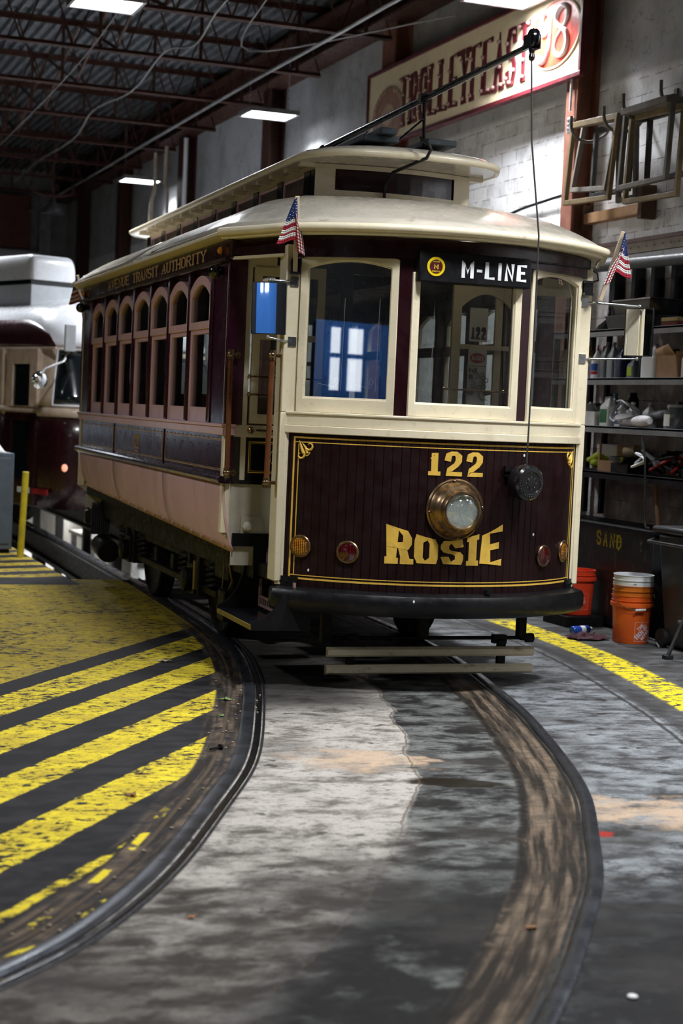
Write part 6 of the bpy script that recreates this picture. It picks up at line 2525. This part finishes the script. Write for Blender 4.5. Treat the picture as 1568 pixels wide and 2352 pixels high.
def tray(loc, L, w_, h_, m, label, rz=0, group=None):
    t = empty('plastic_tray', loc, rz, label, 'tray', group)
    b = MB()
    o_, i_ = 1.0, .93
    fr = (V(0, 0, 0), V(1, 0, 0), V(0, 1, 0), V(0, 0, 1))
    def rr_(k, dz):
        return [Vector((x * w_ / 2 * k, y * L / 2 * k, dz)) for x, y in ((-1, -1), (1, -1), (1, 1), (-1, 1))]
    vs = rr_(.88, 0) + rr_(.98, h_) + rr_(.93, h_) + rr_(.83, .012)
    fs = [(3, 2, 1, 0)]
    for r_ in range(3):
        for i in range(4):
            fs.append((r_ * 4 + i, r_ * 4 + (i + 1) % 4, r_ * 4 + 4 + (i + 1) % 4, r_ * 4 + 4 + i))
    fs.append((12, 13, 14, 15))
    b.add(vs, fs)
    b.build('tub', m, t, bevel=.004)
    MB().ring(rect(-w_ / 2, w_ / 2, -L / 2, L / 2), rect(-w_ / 2 * .92, w_ / 2 * .92, -L / 2 * .92, L / 2 * .92), fr, h_ - .004, h_ + .008).build('rim', m, t, bevel=.002)
    return t


tray((6.90, 11.62, Z1), .62, .34, .10, mat('charcoal_tub', (.035, .036, .04), .4), 'wide charcoal tray, lower one of the stack on the top shelf')
tray((6.90, 11.56, Z1 + .112), .60, .30, .115, M_blackgloss, 'deep black tray sitting on top of the charcoal tray')
for k, (c_, lab) in enumerate((((.18, .04, .03), 'dark red sponge block at the bottom of the sponge pair'), ((.45, .32, .14), 'yellowish sponge block lying on the dark red one'))):
    tag(MB().box((6.78, 10.9, Z1 + k * .036), (6.98, 11.14, Z1 + k * .036 + .034)).build('sponge', mat('sponge_%d' % k, c_, .9, bmp=.6, bs_=90), bevel=.01), lab, 'sponge')
# third shelf
Z3 = ST[2]
t = empty('paint_box', (6.86, 12.20, Z3), 0, 'paint-spattered white box at the left of the third shelf', 'box')
MB().box((-.11, -.16, 0), (.11, .16, .115)).build('carton', mat('spattered_white', (.62, .62, .60), .6, dirt=(.05, .05, .05), ds=7, da=.95), t, bevel=.004)
lathe_thing('tub', 'round grey tub with a lid standing on the spattered white box', 'tub', [(.06, 0), (.065, .045), (.068, .05), (.068, .062), (.02, .066), (.012, .08), (0, .082)], (6.84, 12.27, Z3 + .116), M_grey)
lathe_thing('tube', 'slim light blue tube standing behind the spattered box', 'tube', [(.02, 0), (.02, .16), (.0, .162)], (6.99, 12.13, Z3 + .116), mat('sky_plastic', (.10, .35, .6), .4))
lathe_thing('bowl', 'small dark shiny bowl on the right end of the spattered box', 'bowl', [(.02, 0), (.055, .02), (.07, .07), (.066, .07), (.05, .025), (0, .01)], (6.84, 12.09, Z3 + .116), M_blackgloss)
lathe_thing('cup', 'light blue cup on the third shelf, seen through the right front window', 'cup', [(.03, 0), (.04, .06), (.042, .10), (.03, .11), (0, .112)], (6.86, 12.62, Z3 + .001), mat('sky_plastic2', (.12, .38, .62), .4))
jug('chemical_jug', 'white jug with a green label and black shoulder on the third shelf', (6.84, 11.95, Z3 + .001), .16, .12, .265, M_white, lab=M_green, capm=M_black)
lathe_thing('spray_can', 'tall black can right behind the green labelled jug', 'can', [(.045, 0), (.045, .22), (.03, .25), (.03, .28), (0, .28)], (6.98, 11.82, Z3 + .001), M_black)
for k, y in enumerate((11.79, 11.70, 11.61, 11.44)):
    jug('coolant_bottle', ('white bottle with blue label, first of the row behind the cable coil', 'white bottle, second of the row behind the cable coil', 'white bottle, third of the row behind the cable coil', 'white bottle standing apart at the right of the row')[k], (6.86 + .05 * (k % 2), y, Z3 + .001), .10, .09, .20, M_white, lab=M_blue if k < 2 else M_paper, handle=False)
t = empty('cable_coil', (6.80, 11.62, Z3 + .03), 0, 'tangled grey cable coil draped over the white rolls', 'cable')
b = MB()
rg = random.Random(3)
pts = []
for i in range(60):
    a = i * .42
    pts.append((-.03 + .05 * math.sin(i * .9), .17 * math.cos(a) + rg.uniform(-.02, .02), .10 + .085 * math.sin(a) + rg.uniform(-.01, .01)))
b.tube(catm3(pts[:34], 3), .007, 6)
b.build('loops', M_grey, t, smooth=60)
M_twine = mat('white_twine', (.70, .66, .68), .6, bmp=.8, bs_=60)
def roll(loc, L, r_, rot, lab):
    t = empty('twine_roll', loc, 0, lab, 'roll', 'white twine rolls on the third shelf')
    t.rotation_euler = rot
    pr = []
    for i in range(25):
        q = i / 24
        pr.append((r_ * (.55 + .45 * math.sin(q * PI) ** .5) * (1 + .05 * (i % 2)), -L / 2 + L * q))
    MB().lathe(pr, ax=(0, 1, 0), n=20).build('winding', M_twine, t, smooth=50)
roll((6.80, 11.60, Z3 + .055), .26, .048, (.08, 0, .1), 'white roll lying behind, on the left of the twine pair')
roll((6.76, 11.30, Z3 + .05), .30, .046, (-.03, 0, -.12), 'white roll lying in front, nearest to the glass jar')
pipe('grey_roll', [(6.90, 11.45, Z3 + .08), (6.93, 11.2, Z3 + .12), (6.95, 11.08, Z3 + .16)], .04, M_grey, 'pale grey rolled sheet slanting up behind the white twine', 'roll')
lathe_thing('glass_jar', 'square-shouldered clear jar with a printed label at the frame edge', 'jar', [(.09, 0), (.095, .01), (.095, .13), (.07, .15), (.07, .17)], (6.84, 10.93, Z3 + .001), mat('smoky_jar', (.10, .11, .12), .08, coat=1), extra=[('lid', [(.074, .165), (.074, .185), (0, .187)], M_grey), ('label', labels(.0958, .02, .11, a0=2.4, a1=3.6), M_paper)])
tag(MB().box((6.83, 10.9, Z3 + .19), (6.87, 10.95, Z3 + .21)).build('marker', M_ink), 'small black marker on the lid of the clear jar', 'marker')
# fourth shelf
Z4 = ST[3]
t = empty('work_gloves', (6.86, 12.13, Z4), 0, 'crumpled fluorescent yellow-green glove heap in front of a white box', 'gloves')
b = MB()
rg = random.Random(5)
for i in range(9):
    b.ball((rg.uniform(-.05, .05), rg.uniform(-.08, .08), .04 + rg.uniform(0, .08)), rg.uniform(.03, .05), 10, sz=.7, sy=1.2)
b.build('heap', mat('hi_vis', (.42, .50, .02), .7), t, smooth=80)
tag(MB().box((6.98, 12.02, Z4), (7.08, 12.30, Z4 + .22)).build('box', M_white, bevel=.004), 'white box standing behind the yellow-green gloves', 'box')
t = empty('cardboard_box', (6.9, 11.88, Z4), .1, 'battered open cardboard box in the gloom of the fourth shelf', 'box')
b = MB().box((-.1, -.14, 0), (.1, .14, .01)).box((-.1, .12, .01), (-.09, .14, .22)).box((.09, -.14, .01), (.1, .14, .22)).box((-.1, -.14, .01), (.09, -.13, .12)).box((-.1, -.13, .01), (-.095, .12, .09))
b.build('carton', M_card, t)
lathe_thing('paper_roll', 'small tan paper roll lying tilted on the fourth shelf', 'roll', [(.045, -.06), (.045, .06), (.015, .06)], (6.86, 11.60, Z4 + .18), mat('tan_roll', (.34, .27, .18), .8), rot=(1.4, 0, .3))
lathe_thing('pan', 'black round pan under the tan roll', 'pan', [(.10, 0), (.13, .05), (.125, .052), (.09, .01), (0, .008)], (6.86, 11.68, Z4 + .08), M_blackgloss, extra=[])
tag(MB().box((6.8, 11.55, Z4), (7.0, 11.82, Z4 + .078)).build('crate', M_black, bevel=.004), 'low black crate carrying the round pan', 'crate')
pipe('cord', [(6.74, 11.33, Z4 + .09), (6.73, 11.22, Z4 + .15), (6.72, 11.30, Z4 + .17), (6.73, 11.18, Z4 + .12), (6.72, 11.35, Z4 + .06), (6.74, 11.2, Z4 + .10)], .010, M_white, 'looped white cord hanging at the front of the fourth shelf', 'cord')
t = empty('tool_heap', (6.9, 11.15, Z4), 0, 'heap of dark hand tools and hoses at the right of the fourth shelf', 'tools')
rg = random.Random(11)
for i in range(7):
    b = MB().tube(catm3([(rg.uniform(-.12, .1), rg.uniform(-.25, .25), rg.uniform(.02, .2)) for _ in range(4)]), rg.uniform(.010, .022), 6)
    b.build('hose', (M_iron, M_rubber, M_grey)[i % 3] if i != 5 else M_redink, t, smooth=60)
pipe('power_cord', [(6.72, 11.22, Z4 + .3), (6.70, 11.12, Z4 + .1), (6.70, 11.08, .9), (6.70, 11.0, .84)], .009, M_rubber, 'black power cord trailing from the shelf down to the bin', 'cord')

# ------------------------------------------------------------------ floor level by the wall
t = empty('sand_bin', (6.88, 11.9, 0), 0, 'long black wooden bin with a yellow painted word, under the shelves', 'bin')
M_binp = mat('scuffed_black_bin', (.02, .021, .023), .35, dirt=(.16, .17, .19), ds=8, da=.55, streak=(1, 3, .8), bmp=.2)
MB().box((-.20, -1.0, .03), (.22, 1.05, .80)).build('body', M_binp, t, bevel=.006)
MB().box((-.24, -1.03, .80), (.24, 1.08, .83)).build('lid', M_black, t, bevel=.004)
b = MB()
letters(b, text_quads('SAND', 0, .40, 0, .12, .022, gap=.35), lambda u, v, d: Vector((-.2005 - d, -.13 - u, .655 + v - .04 * u)), .0015, 5)
b.box((-.2025, -.49, .63), (-.2005, -.48, .66)).box((-.2025, -.52, .70), (-.2005, -.42, .708))
b.build('painted_word', mat('yellow_spray', (.45, .38, .02), .7, dirt=(.05, .05, .02), ds=20, da=.6), t)
MB().tube([(-.215, -.86, .74), (-.225, -.86, .70), (-.215, -.86, .66)], .006, 6).build('hasp', M_steel, t)
t = empty('trash_bin', (6.74, 10.30, 0), 0, 'black wheeled waste bin at the right edge, behind the step ladder', 'bin')
b = MB()
vs = [(x * w_, y * l, z) for z, w_, l in ((.02, .17, .20), (.5, .20, .245), (.85, .23, .27)) for x, y in ((-1, -1), (1, -1), (1, 1), (-1, 1))]
fs = [(3, 2, 1, 0)] + [(r_ * 4 + i, r_ * 4 + (i + 1) % 4, r_ * 4 + 4 + (i + 1) % 4, r_ * 4 + 4 + i) for r_ in range(2) for i in range(4)] + [(8, 9, 10, 11)]
M_bin = mat('bin_plastic', (.03, .032, .035), .4, bmp=.1)
b.add(vs, fs)
b.build('body', M_bin, t, bevel=.03)
MB().box((-.26, -.30, .85), (.26, .31, .90)).build('lid', M_bin, t, bevel=.02)
MB().tube([(-.24, .29, .80), (-.29, .30, .78), (-.29, -.28, .78), (-.24, -.28, .80)], .012, 8).build('handle', M_bin, t)
for s in (-1, 1):
    MB().lathe([(.07, -.02), (.07, .02)], (s * .19, .19, .07), (1, 0, 0), 18).build('wheel', M_rubber, t)
t = empty('broom', (6.86, 11.14, .85), 0, 'varnished wooden handle leaning on the wall behind the black bin', 'tool handle')
MB().tube([(0, 0, 0), (.02, .10, .33)], .016, 10).build('shaft', M_wood, t)
# buckets
M_or = mat('orange_bucket', (.72, .115, .015), .35, var=.1, dirt=(.25, .05, .02), ds=6, da=.35)
M_or2 = mat('amber_orange_bucket', (.58, .16, .015), .35, var=.1)
M_orr = mat('red_orange_bucket', (.75, .06, .02), .4, var=.08)
def bucket(loc, m, label, h_=.36, hm=M_steel, rim=True, handle=0, logo=False, clip0=0., sc=1.):
    t = empty('bucket', loc, 0, label, 'bucket', None)
    R0, R1 = .130 * sc, .150 * sc
    pr = [(R0, 0), (R0 + .002, .004), (R0 + (R1 - R0) * .75, h_ * .76)]
    rr2 = R0 + (R1 - R0) * .75
    if rim:
        pr += [(rr2 + .017, h_ * .765), (rr2 + .019, h_ * .80), (rr2 + .017, h_ * .84), (R1 - .002, h_ * .85)]
    else:
        pr += [(rr2 + .007, h_ * .765), (rr2 + .008, h_ * .84), (R1 - .003, h_ * .845)]
    pr += [(R1 - .002, h_ * .88), (R1 + .006, h_ * .885), (R1 + .006, h_ * .895), (R1 - .001, h_ * .9), (R1, h_ * .985), (R1 + .005, h_ * .99), (R1 + .004, h_), (R1 - .004, h_), (R0 - .003, .012), (0, .012)]
    MB().lathe(pr, n=48).build('pail', m, t, smooth=40)
    if handle:
        zh = h_ * .80
        P = [(R1 * math.cos(a) * 1.05, R1 * math.sin(a) * 1.05, zh - .0 - abs(math.sin((a - handle) )) * .0) for a in [0]]
        a0 = handle
        pts = []
        for q in np.linspace(0, PI, 16):
            pts.append((R1 * 1.12 * math.cos(a0 + q), R1 * 1.12 * math.sin(a0 + q), zh - .10 * math.sin(q)))
        MB().tube(pts, .0022, 6).build('bail', hm, t, smooth=60)
        e = pts[8]
        d = Vector(pts[9]) - Vector(pts[7])
        d.normalize()
        MB().tube([Vector(e) - d * .04, Vector(e) + d * .04], .009, 10).build('grip', M_white, t)
    return t
BX, BY = 6.44, 10.76
b1 = bucket((BX, BY, .001), M_or, 'orange bucket with a white square logo, bottom of the stack by the bins', handle=0)
b2 = bucket((BX, BY, .075), M_or2, 'amber orange bucket nested in the middle of the stack', rim=False, handle=PI * .92, sc=.985)
b3 = bucket((BX + .002, BY, .155), M_white, 'white bucket nested on top of the orange stack', rim=False, handle=0, sc=.99)
MB().tube([(-.155, .03, .275), (-.16, -.02, .262), (-.13, -.08, .27), (-.06, -.145, .30)], .002, 6).build('bail', M_steel, b3, smooth=60)
# logo on the lower bucket, facing right of the camera line
def blogo(parent, a0, zc, sz, rad, m):
    b = MB()
    def F_(u, v, d):      # u to the right as seen, on the pail
        a = a0 + u / rad
        r_ = rad + (v + zc) * .0555 * .75 + .0012 + d
        return Vector((r_ * math.cos(a), r_ * math.sin(a), zc + v))
    s = sz / 2
    for q in (rect(-s, s, -s, -s + .002), rect(-s, s, s - .002, s), rect(-s, -s + .002, -s, s), rect(s - .002, s, -s, s)):
        letters(b, [q], F_, .0006, .01)
    c, sn = math.cos(.80), math.sin(.80)
    def rot(qs, ou, ov):
        out = []
        for q in qs:
            out.append([((x) * c - (y) * sn + ou, (x) * sn + (y) * c + ov) for x, y in q])
        return out
    k = sz / .15
    letters(b, rot(text_quads('THE', 0, .062 * k, 0, .024 * k, .006 * k, .3, gap=.2, hw=.004), -.045 * k, .005 * k), F_, .0006, .008)
    letters(b, rot(text_quads('HOME', 0, .135 * k, 0, .036 * k, .010 * k, .25, gap=.14, hw=.005), -.052 * k, -.062 * k), F_, .0006, .008)
    letters(b, rot(text_quads('DEPOT', 0, .095 * k, 0, .026 * k, .007 * k, .25, gap=.14, hw=.004), -.010 * k, -.068 * k), F_, .0006, .008)
    b.build('printed_logo', m, parent)
view = math.atan2(-BY, -BX)   # direction from the bucket to the camera
M_print = mat('pale_print', (.70, .62, .66), .5)
blogo(b1, view + .78, .095, .148, .131, M_print)
br_ = bucket((6.50, 11.75, .001 + .0), M_orr, 'bright red-orange bucket half hidden behind the trolley bumper', sc=1.0)
br_.location.z = .09
blogo(br_, math.atan2(-11.75, -6.5) + .35, .11, .13, .131, mat('faint_print', (.8, .35, .25), .5))
tag(MB().box((6.32, 11.55, 0), (6.66, 11.95, .088)).build('crate', M_black, bevel=.006), 'low black crate under the red-orange bucket', 'crate')
# can, rag, litter
t = empty('spray_can', (6.25, 11.18, .034), 0, 'blue spray can lying on its side near the bucket stack', 'can')
t.rotation_euler = (0, 0, -1.25)
MB().lathe([(.030, -.10), (.033, -.095), (.033, .07), (.026, .085), (.015, .09)], ax=(0, 1, 0), n=20).build('can_body', mat('blue_can', (.03, .10, .55), .25, .4), t)
MB().lathe([(.0332, -.02), (.0332, .03)], ax=(0, 1, 0), n=20).build('label', M_white, t)
MB().lathe([(.018, .09), (.018, .115), (0, .116)], ax=(0, 1, 0), n=14).build('cap', M_white, t)
t = empty('rag', (6.16, 10.93, .001), 0, 'crumpled dark maroon rag on the floor in front of the spray can', 'rag')
def rg_(u, v):
    x, y = (u - .5) * .28, (v - .5) * .22
    return Vector((x + .02 * math.sin(v * 9), y + .02 * math.sin(u * 8), .012 + .022 * (1 + math.sin(u * 17 + 3 * math.sin(v * 7)) * math.cos(v * 13)) * (1 - (2 * u - 1) ** 4) * (1 - (2 * v - 1) ** 4)))
MB().grid(rg_, 30, 26).build('cloth', mat('maroon_rag', (.05, .012, .02), .9, bmp=.3), t, smooth=80, solid=.003)
tag(MB().tube([(6.50, 11.08, .012), (6.44, 11.02, .24)], .012, 8).tube([(6.52, 11.15, .22), (6.40, 10.95, .26)], .02, 8).build('paint_roller', M_grey), 'grey T-handled tool standing behind the bucket stack', 'tool')
t = empty('step_ladder', (6.29, 9.80, 0), 0, 'grey metal step ladder cut off by the right edge of the frame', 'ladder')
M_lad = mat('ladder_grey', (.10, .11, .12), .4, .4)
MB().bar((-.03, .14, .02), (.10, -.05, .62), .035, .02).build('rail', M_lad, t, bevel=.003)
MB().bar((.28, .14, .02), (.36, -.05, .62), .035, .02).build('rail', M_lad, t, bevel=.003)
MB().bar((.10, -.38, .02), (.13, -.06, .62), .03, .02).build('rear_leg', M_lad, t, bevel=.003)
for z, x, y in ((.26, .02, .06), (.52, .08, -.02)):
    MB().box((x, y - .10, z), (x + .28, y + .06, z + .02)).build('step', M_steel, t, bevel=.003)
for x, y in ((-.03, .14), (.28, .14), (.10, -.38)):
    MB().box((x - .03, y - .03, 0), (x + .03, y + .03, .03)).build('foot', M_rubber, t, bevel=.004)
t = empty('pry_bar', (6.70, 12.28, .84), 0, 'red handled tool hanging beside the trolley corner under the shelves', 'tool')
MB().tube([(0, .0, .08), (-.02, -.05, .30)], .018, 8).build('grip', M_redink, t)
MB().tube([(.0, 0, .08), (.0, .01, .0)], .008, 8).build('shank', M_steel, t)
for k, (x, y, s_) in enumerate(((6.6, 10.55, .1), (6.55, 10.7, .07), (6.5, 10.45, .09))):
    tag(MB().tube(catm3([(x, y, .01), (x + .04, y + s_, .03), (x + .1, y + .02, .015), (x + .12, y - s_, .02)]), .006, 5).build('scrap_wire', M_grey, smooth=60), ('scrap of pale wire left of the waste bin wheels', 'short curl of wire right behind the bucket stack', 'bent wire lying nearest to the step ladder')[k], 'wire', None)
t = empty('wheel_chock', (7.0, 12.9, 0), 0, 'rusty angle bracket on the floor behind the fender', 'bracket')
bpy.data.objects.remove(t)
# ------------------------------------------------------------------ left side: cabinet and post
t = empty('steel_cabinet', (2.52, 17.62, 0), .0, 'blue-grey steel cabinet standing at the left edge of the frame', 'cabinet')
MB().box((-.5, -.30, .04), (.34, .30, 1.05)).build('body', M_sheet, t, bevel=.006)
MB().box((-.47, -.306, .10), (.31, -.30, 1.0)).build('door', M_sheet, t, bevel=.004)
MB().box((-.48, -.28, 0), (.32, .28, .04)).build('plinth', M_black, t)
MB().tube([(-.40, -.315, .55), (-.40, -.33, .62), (-.40, -.315, .69)], .007, 6).build('handle', M_steel, t)
t = empty('white_cloth', (2.62, 17.5, 1.05), 0, 'crumpled white cloth lying on top of the blue-grey cabinet', 'cloth')
def cl_(u, v):
    x, y = (u - .5) * .32, (v - .5) * .3
    e = (1 - (2 * u - 1) ** 4) * (1 - (2 * v - 1) ** 4)
    return Vector((x, y, .004 + e * (.085 + .02 * math.sin(u * 15 + 4 * v) * math.cos(v * 12))))
MB().grid(cl_, 26, 24).build('folds', M_paper, t, smooth=80, solid=.003)
t = empty('bollard', (2.885, 16.92, 0), 0, 'chipped yellow steel post standing at the edge of the pit', 'post')
MB().tube([(0, 0, 0), (.03, 0, .875)], .034, 20).build('tube', mat('chipped_yellow', (.72, .56, .03), .45, dirt=(.04, .035, .02), ds=18, da=.95, bmp=.1), t, smooth=50)
MB().lathe([(.034, 0), (.03, .006), (0, .007)], (.03, 0, .875), n=20).build('cap', mat('chipped_yellow2', (.6, .45, .03), .5, dirt=(.03, .03, .02), ds=24, da=.9), t)
# workbench things down in the pit
t = empty('workbench', (5.68, 24.5, PZ), 0, 'pale workbench standing down in the lit inspection pit', 'workbench')
MB().box((-.35, -2.2, .82), (.45, 2.2, .87)).build('bench_top', mat('pale_bench', (.45, .42, .36), .6), t, bevel=.004)
for y in (-2.1, -.7, .7, 2.1):
    MB().box((-.32, y - .04, 0), (-.24, y + .04, .82)).build('leg', M_steel, t)
MB().box((-.25, -2.1, .25), (.4, 2.1, .28)).build('lower_shelf', M_grey, t)
for k, (y, h_, m, lab) in enumerate(((-1.7, .35, M_white, 'white drum on the lower bench shelf in the pit'), (-.6, .28, M_redink, 'small red canister on the pit bench'), (.5, .4, M_card, 'brown carton on the pit bench'), (1.4, .3, M_blue, 'blue canister at the far end of the pit bench'))):
    if k == 2:
        tag(MB().box((5.50, 24.5 + y - .15, PZ + .87), (5.80, 24.5 + y + .15, PZ + .87 + h_)).build('carton', m, bevel=.005), lab, 'box')
    else:
        tag(MB().lathe([(.12, 0), (.12, h_), (.1, h_ + .01), (0, h_ + .01)], (5.62, 24.5 + y, PZ + (.28 if k == 0 else .87)), n=20).build('canister', m, smooth=50), lab, 'canister')
tag(MB().box((4.0, 19.2, PZ), (4.9, 19.9, PZ + .75)).build('crate', mat('beige_crate', (.50, .45, .36), .7, dirt=(.25, .2, .15), ds=4, da=.8), bevel=.01), 'big beige crate down in the pit behind the rail beam', 'crate')
pipe('duct', [(4.0, 17.3, PZ + .9), (5.0, 17.0, PZ + .82)], .06, M_grey, 'grey plastic duct crossing the pit', 'duct')
t = empty('blue_cloth', (4.3, 14.7, .002), 0, 'small bright blue cloth scrap on the floor under the trolley', 'cloth')
MB().lathe([(.06, 0), (.05, .03), (.02, .10), (0, .13)], n=10, sy=.6).build('folds', mat('bright_blue_cloth', (.01, .30, .75), .7), t, smooth=50)

# ------------------------------------------------------------------ leaves and litter on the floor
def leaf(loc, s, rz, m, lab, cat='leaf', grp=None, lobes=5):
    t = empty('fallen_leaf' if cat == 'leaf' else 'litter', loc, rz, lab, cat, grp)
    n = lobes * 4
    ctr = (0, 0, .006)
    vs = [ctr]
    rg = random.Random(int(loc[0] * 1000))
    for i in range(n):
        a = 2 * PI * i / n
        r_ = s * (1 if i % 4 == 0 else (.45 if i % 4 == 2 else .62)) * rg.uniform(.8, 1.1)
        vs.append((r_ * math.cos(a), r_ * math.sin(a) * .8, .003 + .25 * s * rg.random()))
    MB().add(vs, [(0, 1 + i, 1 + (i + 1) % n) for i in range(n)]).build('blade', m, t, smooth=60, solid=.0012)
    MB().tube([(0, 0, .006), (-s * .6, -s * .2, .008), (-s * 1.5, -s * .1, .004)], .0014, 5).build('stem', m, t)
M_lb = mat('brown_leaf', (.22, .10, .03), .6)
M_lo = mat('orange_leaf', (.35, .14, .03), .6)
M_lg = mat('green_leaf', (.20, .30, .10), .6)
leaf((2.471, 4.644, .001), .035, .3, M_lb, 'brown star-shaped dry leaf between the rails, lower right of the frame')
leaf((1.625, 6.625, .001), .045, .9, M_lb, 'curled brown leaf lying on a yellow stripe', lobes=3)
leaf((1.432, 4.98, .002), .022, .5, M_lo, 'small orange leaf on the pale concrete near the inner rail', lobes=3)
leaf((2.66, 8.73, .002), .045, -.3, M_lg, 'torn green leaf beside the inner rail, the upper of two', lobes=4)
leaf((2.50, 8.28, .001), .03, .8, M_lg, 'small green leaf fragment left of the inner rail, the lower of two', lobes=3)
leaf((2.651, 10.098, .001), .06, -.4, mat('pale_leaf', (.55, .5, .38), .7), 'pale dry leaf scrap on the second dark stripe', lobes=3)
t = empty('bolt', (2.235, 7.45, .012), .6, 'black rusty bolt lying in the dirt beside the inner rail', 'bolt')
MB().tube([(-.05, 0, 0), (.02, 0, 0)], .006, 8).build('shank', M_iron, t)
MB().lathe([(.016, 0), (.016, .012), (0, .013)], (.02, 0, 0), (1, 0, 0), 6).build('head', M_iron, t)
tag(MB().ball((2.467, 4.0, .006), .016, 10, sz=.4).add([], []).build('paper_scrap', M_paper), 'small crumpled white paper scrap outside the outer rail, bottom right', 'paper')
rg = random.Random(21)
peb = None
SP = []
while len(SP) < 46:
    i = rg.randrange(len(CL))
    p = CL[i]
    if 4.4 < p.y < 9.5:
        o_ = rg.choice((-.12, -.10, .03, .05, -.2, -.06))
        SP.append((p.x + o_, p.y + rg.uniform(-.05, .05), rg.uniform(.005, .009)))
for k, (x, y, r_) in enumerate(SP):
    if peb is None:
        peb = tag(MB().ball((0, 0, 0), 1, 8, sz=.7, sy=.8).build('pebble', mat('pebble', (.32, .26, .18), .8, bmp=.3), smooth=80), 'tiny tan pebble in the dirt along the inner rail', 'pebble', None, None)
        peb['group'] = 'pebbles scattered along the inner rail'
        c = peb
    else:
        c = peb.copy()
        COL.objects.link(c)
    c.location = (x, y, .004 if abs(x) else .004)
    c.scale = (r_, r_, r_)
